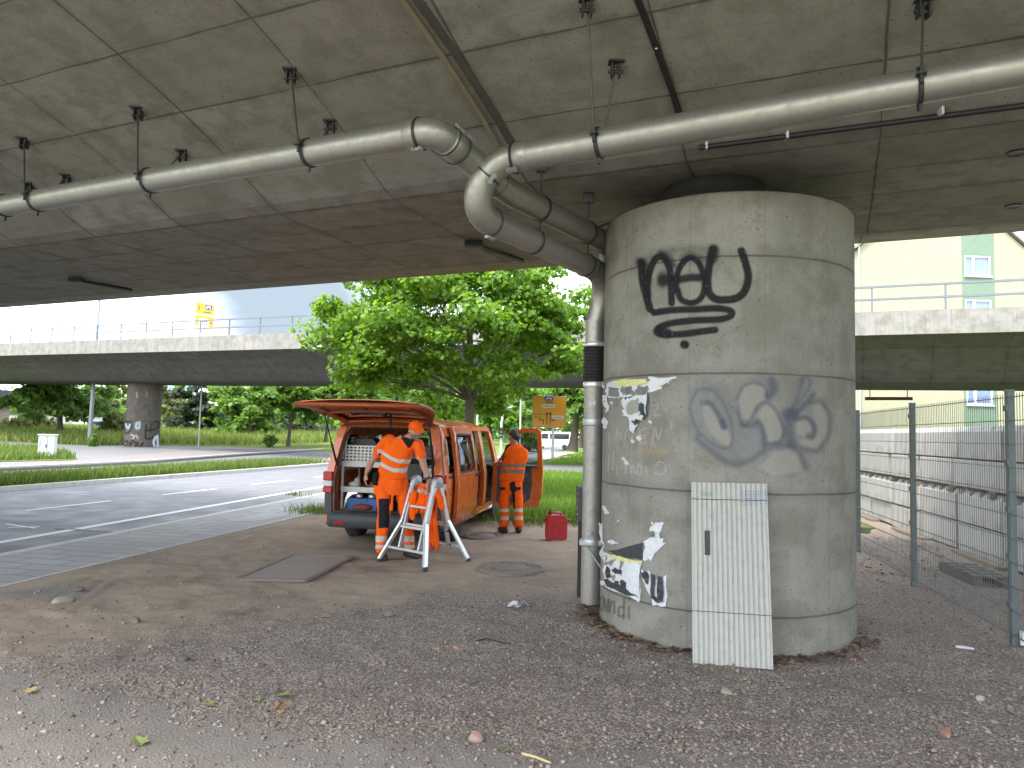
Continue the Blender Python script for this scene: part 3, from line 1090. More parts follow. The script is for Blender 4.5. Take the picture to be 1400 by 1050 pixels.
M_stone = attr_mat('gravel_stone', .92, nscale=60, bump=.4)
inpillar = lambda q: (q.x - PC[0]) ** 2 + (q.y - PC[1]) ** 2 < (PR + .02) ** 2
zi = lambda u_, v_: float(np.interp(u_, [-200, 0, 250, 450, 620, 760, 830, 1400, 1700], [905, 890, 862, 835, 822, 800, 790, 700, 690]))
ae = lambda u_: float(np.interp(u_, [-300, 0, 120, 300, 420, 560, 700, 850, 1400, 1700], [905, 918, 955, 985, 1008, 1022, 1034, 1045, 1075, 1085]))
scatter_stones('gravel', 15000, -60, 1460, 800, 1075, .005, .017, lambda a, b, q: not inpillar(q) and b > zi(a, b) + rg.normal(0, 48) and b < ae(a) + rg.normal(0, 17), M_stone)
scatter_stones('gravel_crumbs', 5200, -40, 1400, 715, 1060, .005, .019, lambda a, b, q: not inpillar(q) and (PD.dot(q) > -6.3) and not (440 < a < 760 and b < 735), M_stone, .12)

# ------------------------------------------------------------------ grass
def blades(name, bases, hmin, hmax, wid, pal, seed, lean=.35, kind='stuff'):
    r_ = np.random.default_rng(seed)
    n = len(bases)
    b = np.asarray(bases, float)
    h = hmin + (hmax - hmin) * r_.random(n) ** 1.4
    a = r_.random(n) * 2 * PI
    w = wid * r_.uniform(.6, 1.3, n)
    dx, dy = np.cos(a) * w, np.sin(a) * w
    ln = r_.normal(0, lean, (n, 2)) * h[:, None]
    v = np.zeros((n, 5, 3))
    v[:, 0] = b - np.stack([dx, dy, 0 * dx], -1)
    v[:, 1] = b + np.stack([dx, dy, 0 * dx], -1)
    mid = b + np.stack([ln[:, 0] * .35, ln[:, 1] * .35, h * .6], -1)
    v[:, 2] = mid + np.stack([dx, dy, 0 * dx], -1) * .75
    v[:, 3] = mid - np.stack([dx, dy, 0 * dx], -1) * .75
    v[:, 4] = b + np.stack([ln[:, 0], ln[:, 1], h], -1)
    base = np.arange(n)[:, None] * 5
    f1 = (base + np.array([[0, 1, 2]])).reshape(-1, 3)
    f2 = (base + np.array([[0, 2, 3]])).reshape(-1, 3)
    f3 = (base + np.array([[3, 2, 4]])).reshape(-1, 3)
    pal = np.array(pal)
    c = pal[r_.integers(0, len(pal), n)] * r_.uniform(.75, 1.25, (n, 1))
    c = np.repeat(c[:, None], 5, 1)
    return tag(raw_mesh(name, v.reshape(-1, 3), np.concatenate([f1, f2, f3]), M_blade, c.reshape(-1, 3)), kind=kind)


M_blade = attr_mat('grass_blade', .7, trans=(1.3, 1.35, .7))
PALG = [(.09, .16, .024), (.11, .185, .03), (.07, .135, .02), (.155, .195, .05), (.19, .20, .08)]


def samp_px(poly, n, z=0., extra=None, seed=1):
    r_ = np.random.default_rng(seed)
    us, vs = [p[0] for p in poly], [p[1] for p in poly]
    out = []
    while len(out) < n:
        u_ = r_.uniform(min(us), max(us), n)
        v_ = r_.uniform(min(vs), max(vs), n)
        for a, b in zip(u_[inpoly(u_, v_, poly)], v_[inpoly(u_, v_, poly)]):
            q = G(a, b, z)
            if extra is None or extra(q):
                out.append((q.x, q.y, z + (rise(q.x, q.y) if z == 0 else 0)))
    return out[:n]


r_ = np.random.default_rng(11)
mb_ = []
for q in range(30000):
    r = 6 + 29 * r_.random() ** 1.1
    p = med_p(r) - .1 - 1.85 * r_.random()
    if r > 29 and r_.random() < (r - 29) / 6: continue
    w_ = T(p, r, .03)
    mb_.append(tuple(w_))
blades('median_grass', mb_, .10, .38, .012, PALG, 2)
fld = []
while len(fld) < 42000:
    y_ = 50 + 62 * r_.random() ** 1.5
    q = P(r_.uniform(-60, 530), 600, y_)
    z_ = rise(q.x, y_) - .12
    u_, v_ = proj([(q.x, y_, z_)])
    if v_[0] < np.interp(u_[0], [-700, -60, 0, 130, 230, 330, 440, 560], [630, 602, 603.5, 609.5, 607.5, 609, 606, 602]) - .3 + r_.normal(0, .4):
        fld.append((q.x, y_, z_))
blades('meadow_grass', fld, .3, .85, .035, [(.15, .22, .04), (.18, .25, .05), (.12, .19, .035), (.26, .28, .09), (.30, .29, .13)], 4)
vg = samp_px([(-40, 613), (0, 611), (60, 613.5), (97, 623), (104, 627), (95, 628), (-40, 631)], 5000, .05, None, 5)
blades('verge_grass', vg, .12, .45, .02, PALG, 6)
lw = []
while len(lw) < 26000:
    p, r = r_.uniform(-6.2, 8), 14.5 + 16.7 * r_.random() ** 1.3
    w_ = T(p, r, .035)
    u_, v_ = proj([w_])
    if u_[0] < 425 or u_[0] > 850: continue
    if r < 15.2 and r_.random() < .4: continue
    lw.append(tuple(w_))
blades('lawn_grass', lw, .08, .26, .010, [(.13, .23, .03), (.16, .27, .04), (.10, .19, .025), (.18, .27, .05)], 7)
fl = [tuple(T(r_.uniform(-5, 10), 40.5 + 30 * r_.random() ** 1.5, .04)) for _ in range(9000)]
blades('far_lawn_grass', fl, .12, .4, .025, [(.15, .26, .035), (.18, .29, .05), (.12, .21, .03)], 8)
# tufts creeping over the yard's edge and along the kerb
tf = []
for (u_, v_, s_, n_) in ((436, 698, .35, 260), (452, 700, .3, 200), (432, 702, .25, 120), (402, 677, .2, 60), (770, 713, .5, 300), (720, 716, .4, 220), (690, 712, .4, 200), (800, 716, .4, 260)):
    q = G(u_, v_, .01)
    for _ in range(n_):
        tf.append((q.x + r_.normal(0, s_), q.y + r_.normal(0, s_ * .6), .0))
blades('edge_grass', tf, .05, .2, .008, PALG, 9)
# ------------------------------------------------------------------ drain pipes
def clamp(mb, p, d, r, wid=.05):
    """flat band round a pipe"""
    d = Vector(d).normalized()
    mb.lathe([(r + .001, -wid / 2), (r + .010, -wid / 2), (r + .010, wid / 2), (r + .001, wid / 2)], p, 28, axis=d)


def lugs(root, p, d, r, side):
    d = Vector(d).normalized()
    mb = MB()
    s = Vector(side)
    s = (s - d * s.dot(d)).normalized()
    q = p + s * (r + .018)
    x, y, _ = frame_of(d, s)
    mb.beam(q - d * .045, q + d * .045, .03, .022, up=s)
    for e in (-.028, .028):
        mb.tube([q + d * e - x * .03, q + d * e + x * .03], .009, 8)
    mb.build('clamp_bolt', M_galv, root)


def hanger(root, p, d, r, top, brace=None):
    """ceiling bracket, threaded rod and collar of one hanger"""
    mb = MB()
    clamp(mb, p, d, r, .03)
    dn = Vector(d).normalized()
    att = p + (Vector((0, 0, 1)) * .2 - Vector((0, 1, 0))).normalized() * (r + .02) * .0 + Vector((0, -.0, r + .02))
    near_ = p + Vector((-W.x, -W.y, .15)).normalized() * (r + .03)
    mb.beam(near_ - dn * .03, near_ + dn * .03, .05, .012, up=(0, 0, 1))
    mb.tube([near_ - Vector((0, 0, .06)), near_ + Vector((0, 0, .05))], .012, 8)
    mb.lathe([(.022, -.008), (.022, .012)], near_, 6)
    low = p - Vector((0, 0, r + .0))
    mb.beam(low - Vector((0, 0, .05)), low, .02, .03)
    mb.build('pipe_collar', M_darksteel, root)
    MB().tube([near_, top], .0085, 8).build('threaded_rod', M_rod, root)
    def bracket(t):
        b = MB()
        b.box(t + Vector((0, 0, .005)), (.12, .12, .012))
        b.box(t + Vector((-.03, 0, -.05)), (.012, .06, .1))
        b.box(t + Vector((.03, 0, -.05)), (.012, .06, .1))
        b.tube([t + Vector((-.055, 0, -.06)), t + Vector((.055, 0, -.06))], .014, 8)
        b.build('ceiling_bracket', M_darksteel, root)
    bracket(top)
    if brace is not None:
        MB().tube([p + Vector((W.x, W.y, .6)).normalized() * r, brace], .0085, 8).build('threaded_rod', M_rod, root)
        bracket(brace)


M_rod = simple('dull_rod', (.10, .095, .085), .5, metal=.5)


def pipe_joint(mb, p, d, r):
    clamp(mb, p, d, r, .075)


PRAD = .108
# --- pipe that comes in from the far left
zl = 3.93
a0, a1 = G(-60, 293, zl), G(574, 183, zl)
d1 = (a1 - a0).normalized()
e1 = P(634, 212, a1.y + .22)
f1 = P(828, 331, 7.22)
m1 = P(694, 262, 6.05)
d2 = (m1 - (a1 + d1 * .14)).normalized()
d2b = (f1 - m1).normalized()
p1 = thing('drain_pipe', 'brushed steel drain pipe hung under the viaduct over the road with one gentle bend', 'pipe', (a1.x, a1.y, 0))
MB().tube([a0 - d1 * 6, a1], PRAD, 28, cap=False).build('pipe_run', M_steel, p1)
corner = a1 + d1 * .14
bend = arc(a1, corner, corner + d2 * .14, 12)
MB().tube(bend, PRAD + .006, 28, cap=False).build('elbow', M_steel, p1)
def band(root, *a):
    b_ = MB()
    clamp(b_, *a)
    b_.build('pipe_coupling', M_darksteel, root)


for q, dd in ((a1 + d1 * .01, d1), (bend[-1], d2), (bend[-1] + d2 * .13, d2)):
    band(p1, q, dd, PRAD + .006, .012)
for q in (bend[-1] + d2 * .0, bend[-1] + d2 * .13):
    lugs(p1, q, d2, PRAD + .008, (-1, 0, -.3)); lugs(p1, q, d2, PRAD + .008, (1, 0, .6))
lugs(p1, a1, d1, PRAD + .006, (0, -.2, -1))
MB().lathe([(PRAD + .004, -.085), (PRAD + .011, -.08), (PRAD + .011, .08), (PRAD + .004, .085)], bend[-1] + d2 * .065, 28, axis=d2).build('coupling_sleeve', M_steel, p1)
MB().lathe([(PRAD + .003, -.10), (PRAD + .007, -.095), (PRAD + .007, -.01)], a1, 28, axis=d1).build('coupling_sleeve', M_steel, p1)
VX = Vector((.845, 7.5, 0))
j1 = f1 + d2 * .0
dn = Vector((.0, .05, -1)).normalized()
k1 = Vector((VX.x + .055, VX.y + .05, 3.02))
MB().tube([bend[-1], m1 - d2 * .14], PRAD, 28, cap=False).build('pipe_run', M_steel, p1)
MB().tube(arc(m1 - d2 * .14, m1, m1 + d2b * .14, 8), PRAD + .004, 28, cap=False).build('elbow', M_steel, p1)
MB().tube([m1 + d2b * .14, f1], PRAD, 28, cap=False).build('pipe_run', M_steel, p1)
MB().tube(arc(f1, f1 + d2b * .22, k1, 12), PRAD + .005, 28, cap=False).build('elbow', M_steel, p1)
for t in (.30, .78):
    band(p1, m1.lerp(f1, t), d2b, PRAD, .025)
for q in (f1,):
    band(p1, q, d2b, PRAD + .004, .03)
for (u, v), tp, br in (((421, 208), (398, 98), (452, 168)), ((208, 248), (189, 150), (250, 208)), ((50, 273), (33, 191), (91, 241)), ((3, 280), (-12, 205), (40, 252))):
    c = G(u, v, zl)
    t = (c - a0).dot(d1)
    hanger(p1, a0 + d1 * t, d1, PRAD, ceil_at(*tp), ceil_at(*br))

# --- pipe that comes in from the right and turns back under the first
b0, b1 = P(1440, 86, 4.2), P(704, 216, 5.62)
d3 = (b1 - b0).normalized()
p2 = thing('drain_pipe', 'brushed steel drain pipe that doubles back in a tight U-bend before meeting the pillar', 'pipe', (b1.x, b1.y, 0))
MB().tube([b0 - d3 * 4, b1], PRAD, 28, cap=False).build('pipe_run', M_steel, p2)
g1 = P(672, 304, 5.95)
h1 = P(808, 366, 7.15)
d4 = (h1 - g1).normalized()
cp1 = P(642, 232, 5.55)
cp2 = P(640, 292, 5.62)
bez = []
for q in range(19):
    t = q / 18
    bez.append(b1 * (1 - t) ** 3 + (b1 + d3 * .30) * 3 * t * (1 - t) ** 2 + (g1 - d4 * .34) * 3 * t * t * (1 - t) + g1 * t ** 3)
MB().tube(bez, PRAD + .006, 28, cap=False).build('elbow', M_steel, p2)
band(p2, b1, d3, PRAD + .006, .012)
band(p2, bez[6], bez[7] - bez[5], PRAD + .008, .012)
band(p2, g1, d4, PRAD + .006, .014)
lugs(p2, b1, d3, PRAD + .008, (0, -.6, -1)); lugs(p2, bez[6], bez[7] - bez[5], PRAD + .008, (.4, -1, -.5)); lugs(p2, g1, d4, PRAD + .006, (-.3, -.3, -1))
MB().lathe([(PRAD + .003, .0), (PRAD + .009, .01), (PRAD + .009, .11), (PRAD + .003, .12)], b1 - d3 * .13, 28, axis=d3).build('coupling_sleeve', M_steel, p2)
MB().tube([g1, h1], PRAD, 28, cap=False).build('pipe_run', M_steel, p2)
vt = Vector((VX.x, VX.y, 2.86))
MB().tube(arc(h1, h1 + d4 * .42, vt, 14), PRAD + .005, 28, cap=False).build('elbow', M_steel, p2)
for t in (.38, .93):
    band(p2, g1.lerp(h1, t), d4, PRAD, .025)
for (u, v), tp, br in (((820, 197), (803, 3), (842, 88)), ((1257, 122), (1262, 4), None)):
    q = P(u, v, 5)
    best = min((b0.lerp(b1, t_ / 400) for t_ in range(401)), key=lambda w_: abs(float(proj([w_])[0][0]) - u))
    hanger(p2, best, d3, PRAD, ceil_at(*tp), ceil_at(*br) if br else None)
# rods that carry the two slanting pipes
for (u, v), (ut, vt_), y in (((738, 335), (743, 205), 6.45), ((803, 372), (805, 280), 7.0)):
    q = P(u, v, y)
    t = q.copy(); t.z = soffit(t.dot(W))
    MB().tube([q, t], .0095, 8).build('threaded_rod', M_darksteel, p2)
    b = MB(); b.box(t - Vector((0, 0, .05)), (.1, .08, .1)); b.build('ceiling_bracket', M_darksteel, p2, bevel=.01)
MB().tube([P(800, 318, 7.0), P(832, 305, 6.75)], .012, 8).build('stay_rod', M_darksteel, p2)
# downpipe with its rubber sleeve and wall brackets
dpx = lambda z: Vector((VX.x, VX.y, z))
MB().tube([dpx(2.88), dpx(2.60)], PRAD - .004, 28, cap=False).build('pipe_run', M_steel, p2)
cf = [(PRAD - .006, 2.62)]
zz = 2.61
for q in range(11):
    cf += [(PRAD + .010, zz), (PRAD + .010, zz - .018), (PRAD - .006, zz - .022), (PRAD - .006, zz - .030)]
    zz -= .034
MB().lathe(cf[::-1], (VX.x, VX.y, 0), 28).build('rubber_sleeve', M_rubber, p2)
MB().lathe([(PRAD + .004, 2.19), (PRAD + .008, 2.2), (PRAD + .008, 2.235), (PRAD + .004, 2.24)], (VX.x, VX.y, 0), 28).build('sleeve_band', M_alu, p2)
MB().lathe([(PRAD + .004, 2.60), (PRAD + .011, 2.605), (PRAD + .011, 2.645), (PRAD + .004, 2.65)], (VX.x, VX.y, 0), 28).build('sleeve_band', M_alu, p2)
MB().tube([dpx(2.25), dpx(1.4), dpx(.6), dpx(-.05)], PRAD - .006, 28, cap=False).build('downpipe', simple('weathered_pipe', (.33, .31, .28), .5, metal=.55, var=.25, scale=4, dirt=((.12, .11, .10), .5)), p2)
for z_ in (1.83, .62):
    wb = MB()
    clamp(wb, dpx(z_), (0, 0, 1), PRAD - .004, .07)
    wb.beam(dpx(z_) + Vector((.08, -.06, 0)), Vector((PC[0], PC[1], z_)) + (dpx(z_) - Vector((PC[0], PC[1], z_))).normalized() * (PR - .01), .05, .035)
    wb.build('wall_bracket', M_galv, p2, bevel=.004)
wb = MB()
wb.beam(dpx(.62) + Vector((-.13, -.06, 0)), dpx(.62) + Vector((.16, -.08, 0)), .05, .05)
wb.beam(dpx(.60) + Vector((-.06, -.12, -.01)), dpx(.36) + Vector((.1, -.14, 0)), .03, .015)
wb.box(dpx(.66) + Vector((-.04, -.125, .06)), (.05, .03, .05))
wb.build('bracket_strut', M_galv, p2, bevel=.004)
MB().box(dpx(2.02) + Vector((-.02, -.108, 0)), (.05, .004, .05)).build('pipe_sticker', M_paper, p2)

# dark junction box behind the downpipe
jb = thing('junction_box', 'flat dark grey metal box beside the vertical drain pipe at the pillar', 'box', (.74, 7.75, 0))
q0, q1 = P(795, 665, 7.75), P(795, 711, 7.75)
MB().box(((q0 + q1) / 2), (.10, .22, q0.z - q1.z)).build('housing', simple('dark_paint', (.06, .06, .055), .55), jb, bevel=.006)
for z_ in (.2, .4, .6, .8):
    bl = MB()
    bl.ell(Vector((.705, 7.63, q1.z + (q0.z - q1.z) * z_)), (.008, .008, .008), 0, 8, 6)
    bl.build('bolt', M_galv, jb)
MB().box((.76, 7.8, q1.z / 2 - .03), (.05, .05, q1.z + .06)).build('post', M_darksteel, jb)
# ------------------------------------------------------------------ things at the pillar
def cyl(u, v, R=PR):
    d = ray(u, v)
    ox, oy = -PC[0], -PC[1]
    a = d.x ** 2 + d.y ** 2
    b = 2 * (ox * d.x + oy * d.y)
    c = ox * ox + oy * oy - R * R
    disc = max(b * b - 4 * a * c, 0)
    t = (-b - math.sqrt(disc)) / (2 * a)
    return Vector((0, 0, CH)) + d * t


def cyl_n(u, v):
    p = cyl(u, v)
    return (p.x - PC[0], p.y - PC[1], 0)


def jag(pts, amp, n=4, seed=0):
    r_ = random.Random(seed)
    out = []
    for i, a in enumerate(pts):
        b = pts[(i + 1) % len(pts)]
        L = math.hypot(b[0] - a[0], b[1] - a[1])
        for k_ in range(n):
            t = k_ / n
            o = amp * (r_.random() - .5) * (0 if k_ == 0 else 1)
            out.append((a[0] + (b[0] - a[0]) * t - (b[1] - a[1]) / (L + 1e-6) * o, a[1] + (b[1] - a[1]) * t + (b[0] - a[0]) / (L + 1e-6) * o))
    return out


def scrap(name, polys, mats, parent, lift=.003):
    """pieces of paper lying on the pillar; each polygon is in photo pixels and carried onto the round surface"""
    mb = MB()
    for q, (pts, m, amp) in enumerate(polys):
        R = PR + lift + .0016 * q
        pp = jag(pts, amp, 3, q + 1) if amp else pts
        us = [p[0] for p in pp]
        mb.panel([(a, -b) for a, b in pp], fn=lambda a, b: cyl(a, -b, R + .004 * math.sin(a * .9 + b * .6)), th=.0012, nrm=lambda a, b: cyl_n(a, -b), m=m, cuts_x=[min(us) + 6 * i for i in range(1, int((max(us) - min(us)) / 6) + 1)])
    return mb.build(name, mats, parent)


M_ink = simple('poster_ink', (.035, .037, .042), .6, var=.4, scale=14)
M_grey = simple('poster_grey', (.16, .165, .17), .7, var=.6, scale=11)
M_yel = simple('poster_yellow', (.62, .60, .26), .7, var=.2, scale=9)
g0 = cyl(845, 560)
pa = thing('torn_poster', 'torn remains of a poster with a yellow strip, stuck at mid height on the pillar', 'poster', (g0.x, g0.y, 0))
scrap('paper_backing', [(z6([(255, 125), (340, 120), (610, 105), (600, 165), (510, 250), (425, 285), (425, 245), (255, 238)]), 0, 6), (z6([(610, 125), (640, 85), (845, 85), (835, 105), (770, 110), (805, 150), (700, 160), (725, 185), (612, 212)]), 0, 7),
                        (z6([(250, 235), (290, 240), (300, 370), (275, 370), (255, 290)]), 0, 6), (z6([(255, 420), (285, 425), (290, 500), (270, 520), (262, 470)]), 0, 6),
                        (z6([(425, 245), (520, 235), (620, 205), (612, 400), (540, 430), (500, 540), (470, 440), (405, 395), (430, 350)]), 0, 8)], [M_paper], pa)
scrap('paper_print', [(z6([(258, 130), (284, 130), (284, 232), (258, 232)]), 0, 4), (z6([(300, 168), (600, 170), (605, 208), (510, 240), (300, 240)]), 0, 5), (z6([(430, 250), (500, 245), (440, 290)]), 1, 3),
                      (z6([(350, 120), (590, 110), (608, 138), (540, 160), (520, 150), (350, 158)]), 2, 5), (z6([(560, 285), (590, 300), (600, 400), (545, 400), (548, 320)]), 1, 5), (z6([(610, 210), (618, 215), (615, 400), (590, 428), (560, 425), (600, 395)]), 1, 3),
                      (z6([(455, 300), (540, 255), (540, 370), (455, 385)]), 3, 5), (z6([(485, 430), (540, 435), (520, 470), (490, 455)]), 1, 5)], [M_grey, M_ink, M_yel, simple('bare_glue', (.30, .285, .24), .9)], pa, .006)
g0 = cyl(862, 775)
pb = thing('torn_poster', 'torn white poster with black lettering stuck low on the pillar beside the drain pipe', 'poster', (g0.x, g0.y, 0))
scrap('paper_backing', [(z7([(190, 390), (235, 430), (425, 480), (410, 715), (180, 610), (205, 560), (185, 450)]), 0, 7), (z7([(425, 515), (480, 545), (500, 590), (575, 550), (568, 740), (490, 735), (440, 600)]), 0, 6),
                        (z7([(436, 350), (490, 325), (480, 260), (490, 232), (520, 240), (545, 232), (570, 235), (540, 290), (535, 335), (570, 360), (480, 470), (432, 462)]), 0, 7),
                        (z7([(190, 135), (225, 170), (225, 190), (205, 190)]), 0, 5), (z7([(168, 235), (190, 240), (205, 380), (195, 395), (180, 330)]), 0, 5), (z7([(258, 245), (290, 220), (285, 235)]), 0, 3), (z7([(225, 345), (290, 355), (280, 365), (235, 360)]), 0, 5)], [M_paper], pb)
scrap('paper_print', [(z7([(215, 405), (330, 385), (434, 358), (430, 465), (320, 445)]), 0, 4), (z7([(205, 415), (320, 450), (428, 468), (425, 482), (310, 470), (215, 440)]), 1, 3), (z7([(188, 578), (215, 575), (340, 640), (410, 690), (330, 670), (215, 620)]), 0, 4),
                      (z7([(215, 500), (228, 510), (235, 560), (225, 580), (210, 560)]), 0, 3), (z7([(245, 520), (262, 505), (300, 520), (310, 560), (250, 530)]), 0, 3), (z7([(262, 580), (285, 590), (282, 610), (262, 605)]), 0, 2),
                      (z7([(300, 580), (330, 595), (328, 640), (305, 620)]), 0, 3), (z7([(415, 530), (460, 535), (462, 610), (430, 570)]), 0, 4), (z7([(478, 545), (500, 555), (500, 680), (520, 690), (520, 560), (550, 560), (550, 715), (520, 720), (480, 690)]), 0, 3),
                      (z7([(310, 490), (420, 490), (415, 690), (360, 600)]), 2, 6), (z7([(484, 285), (500, 290), (500, 325), (485, 325)]), 3, 3)], [M_ink, M_yel, M_paper, M_grey], pb, .006)

# the cabinet front leaning on the pillar
bl_, br_ = GY(947, 906), GY(1057, 915)
ax = (br_ - bl_).normalized()
tl = P(953, 660, 5.86)
upv = (tl - bl_)
Lp = upv.length
upv = (upv - ax * upv.dot(ax)).normalized()
nrm_ = ax.cross(upv).normalized()
if nrm_.y > 0: nrm_ = -nrm_
Wp = (br_ - bl_).length
pn = thing('cabinet_panel', 'pale grey ribbed plastic cabinet front leaning upright against the pillar', 'panel', bl_)
pt = lambda a, b, d=0.: bl_ + ax * a + upv * b + nrm_ * d
M_panel = simple('grey_polyester', (.37, .365, .325), .5, var=.07, scale=3, bump=.08, dirt=((.33, .32, .27), .35))
for z0_, z1_ in ((0, .372), (.378, Lp - .135), (Lp - .129, Lp)):
    mb = MB()
    prof = [(0, 0)]
    nr = 15
    for q in range(nr):
        w_ = (Wp - .02) / nr
        x_ = .01 + w_ * q
        prof += [(x_ + .002, 0), (x_ + .006, .009), (x_ + w_ - .008, .009), (x_ + w_ - .004, 0)]
    prof += [(Wp, 0)]
    vs, fs = [], []
    for b_ in (z0_, z1_):
        vs += [pt(a, b_, .02 + d) for a, d in prof] + [pt(a, b_, -.005) for a, d in prof]
    n_ = len(prof)
    for q in range(n_ - 1):
        fs += [(q, q + 1, 2 * n_ + q + 1, 2 * n_ + q), (n_ + q + 1, n_ + q, 3 * n_ + q, 3 * n_ + q + 1)]
        fs += [(2 * n_ + q, 2 * n_ + q + 1, 3 * n_ + q + 1, 3 * n_ + q), (q + 1, q, n_ + q, n_ + q + 1)]
    fs += [(0, 2 * n_, 3 * n_, n_), (n_ - 1, 2 * n_ - 1, 4 * n_ - 1, 3 * n_ - 1)]
    mb.add(vs, fs)
    mb.build('ribbed_front', M_panel, pn)
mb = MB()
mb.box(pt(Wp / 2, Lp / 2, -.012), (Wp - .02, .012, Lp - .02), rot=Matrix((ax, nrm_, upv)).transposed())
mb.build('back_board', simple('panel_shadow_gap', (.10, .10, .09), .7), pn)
mb = MB()
mb.box(pt(.118, .885, .03), (.040, .014, .185), rot=Matrix((ax, nrm_, upv)).transposed())
mb.build('handle_slot', M_black, pn, bevel=.004)
# handwriting: a green number, and a blue pencilled grid
def pen(mb, pts, w=.004):
    for a, b in zip(pts, pts[1:]):
        mb.beam(pt(a[0], a[1], .0305), pt(b[0], b[1], .0305), w, .002, up=nrm_)
mb = MB()
x_, y_ = .072, Lp - .075
for pts in ([(0, .022), (.004, .01), (.016, .012)], [(.013, .026), (.013, -.004)], [(.024, .02), (.034, .024), (.03, .012), (.022, .002), (.034, -.002), (.036, .008), (.026, .014)], [(.044, .02), (.054, .022), (.048, .010), (.056, .004), (.046, -.002)], [(.068, .024), (.062, .012), (.068, -.003), (.078, .006), (.074, .022), (.068, .024)]):
    pen(mb, [(x_ + a * 1.1, y_ - .03 + b) for a, b in pts], .0045)
mb.build('green_number', simple('green_felt_pen', (.16, .34, .20), .6), pn)
mb = MB()
for b_ in (-.06, -.085, -.12, -.15, -.165):
    pen(mb, [(.375, Lp + b_), (.57, Lp + b_ - .004)], .0025)
for a_ in (.385, .41, .43, .47, .505, .535, .56):
    pen(mb, [(a_, Lp - .05), (a_ + .003, Lp - .16 + (a_ * 37 % .05))], .0025)
mb.build('blue_pencil_grid', simple('blue_pencil', (.16, .22, .42), .6), pn)

# ------------------------------------------------------------------ mesh fence
M_green = simple('grey_green_fence_paint', (.115, .145, .145), .5, var=.15, scale=4)
fd = (Vector((4.311, 6.299, 0)) - Vector((4.825, 8.802, 0)))
fdir = fd.normalized()
f0 = Vector((4.825, 8.802, 0))
fn_ = Vector((-fdir.y, fdir.x, 0))
fence = thing('mesh_fence', 'grey-green double-wire mesh fence on square posts beside the pillar', 'fence', f0)
SP = 2.52
for q in (-2, -1, 0, 1, 2):
    b = f0 + fdir * SP * q
    mb = MB()
    mb.box(b + Vector((0, 0, 1.03)), (.06, .06, 2.26), rot=Matrix.Rotation(math.atan2(fdir.y, fdir.x), 3, 'Z'))
    mb.box(b + Vector((0, 0, 2.17)), (.066, .066, .02), rot=Matrix.Rotation(math.atan2(fdir.y, fdir.x), 3, 'Z'))
    po = mb.build('fence_post', M_green, fence, bevel=.004)
    for z_ in (.35, .75, 1.15, 1.55, 2.02):
        cl = MB()
        cl.box(b + Vector((0, 0, z_)) - fn_ * .032, (.075, .02, .05), rot=Matrix.Rotation(math.atan2(fdir.y, fdir.x), 3, 'Z'))
        cl.build('mesh_clamp', M_green, fence, bevel=.003)
for q in (-2, -1, 0, 1):
    a = f0 + fdir * (SP * q + .03) - fn_ * .04
    mb = MB()
    for t in range(51):
        s_ = a + fdir * (t * .0492)
        mb.beam(s_ + Vector((0, 0, .09)), s_ + Vector((0, 0, 2.14)), .0042, .0042)
    for t in range(11):
        z_ = .11 + t * .2
        for o_ in (-.0062, .0062):
            mb.beam(a + Vector((0, 0, z_)) + fn_ * o_, a + fdir * 2.46 + Vector((0, 0, z_)) + fn_ * o_, .006, .006)
    mb.build('wire_panel', simple('fence_wire', (.15, .165, .165), .5, metal=.2), fence)
w0 = f0 + fdir * SP + Vector((.06, -.06, .04))
st = thing('base_bracket', 'white painted base bracket lying at the foot of the nearest fence post', 'bracket', w0)
mb = MB()
mb.box(w0 + Vector((.06, -.02, .0)), (.22, .10, .03), rot=Matrix.Rotation(-.5, 3, 'Z'))
mb.box(w0 + Vector((-.02, .03, .04)), (.03, .10, .10), rot=Matrix.Rotation(-.5, 3, 'Z'))
mb.build('bracket_plate', simple('white_paint', (.72, .73, .74), .5), st, bevel=.004)

# ------------------------------------------------------------------ stacked concrete blocks behind the fence
k = NM('white_block_concrete')
co = k.obj()
oi = k.n('ShaderNodeObjectInfo').outputs['Random']
c = k.mix(k.noise(co, 2.2, 6, .65), (.40, .39, .375), (.56, .55, .53))
c = k.mix(k.rng(oi, 0, 1, 0, .4), c, (.36, .345, .32))
c = k.mix(k.rng(k.noise(k.map(co, (7, 7, .6)), 1., 5, .7), .5, .75, 0, .55), c, (.24, .215, .18))
zc = k.sep(co)[2]
c = k.mix(k.math('MULTIPLY', k.rng(zc, .18, .0, 0, .6), k.rng(k.noise(co, 3, 3), .45, .65)), c, (.30, .22, .13))
M_block = k.set(col=c, rough=.9, spec=.2, normal=k.bump(k.noise(co, 25, 4), .3, .01))
bdir = (Vector((8.171, 17.131, 0)) - Vector((6.831, 10.241, 0))).normalized()
bn = Vector((bdir.y, -bdir.x, 0))
b0_ = Vector((6.831, 10.241, 0))
ROTB = Matrix.Rotation(math.atan2(bdir.y, bdir.x), 4, 'Z')


def block_mesh(nubs, L=1.49, D=.78, Hh=.42):
    mb = MB()
    mb.box((0, 0, Hh / 2), (L, D, Hh))
    if nubs:
        for a in range(4):
            for d_ in (-.22, .22):
                x_ = -L / 2 + .2 + a * (L - .4) / 3
                t, bsz = .085, .135
                vs = [(x_ + sx * bsz, d_ + sy * bsz, Hh - .004) for sy in (-1, 1) for sx in (-1, 1)] + [(x_ + sx * t, d_ + sy * t, Hh + .075) for sy in (-1, 1) for sx in (-1, 1)]
                mb.add(vs, [(4, 5, 7, 6), (0, 1, 5, 4), (1, 3, 7, 5), (3, 2, 6, 7), (2, 0, 4, 6)])
    return mb


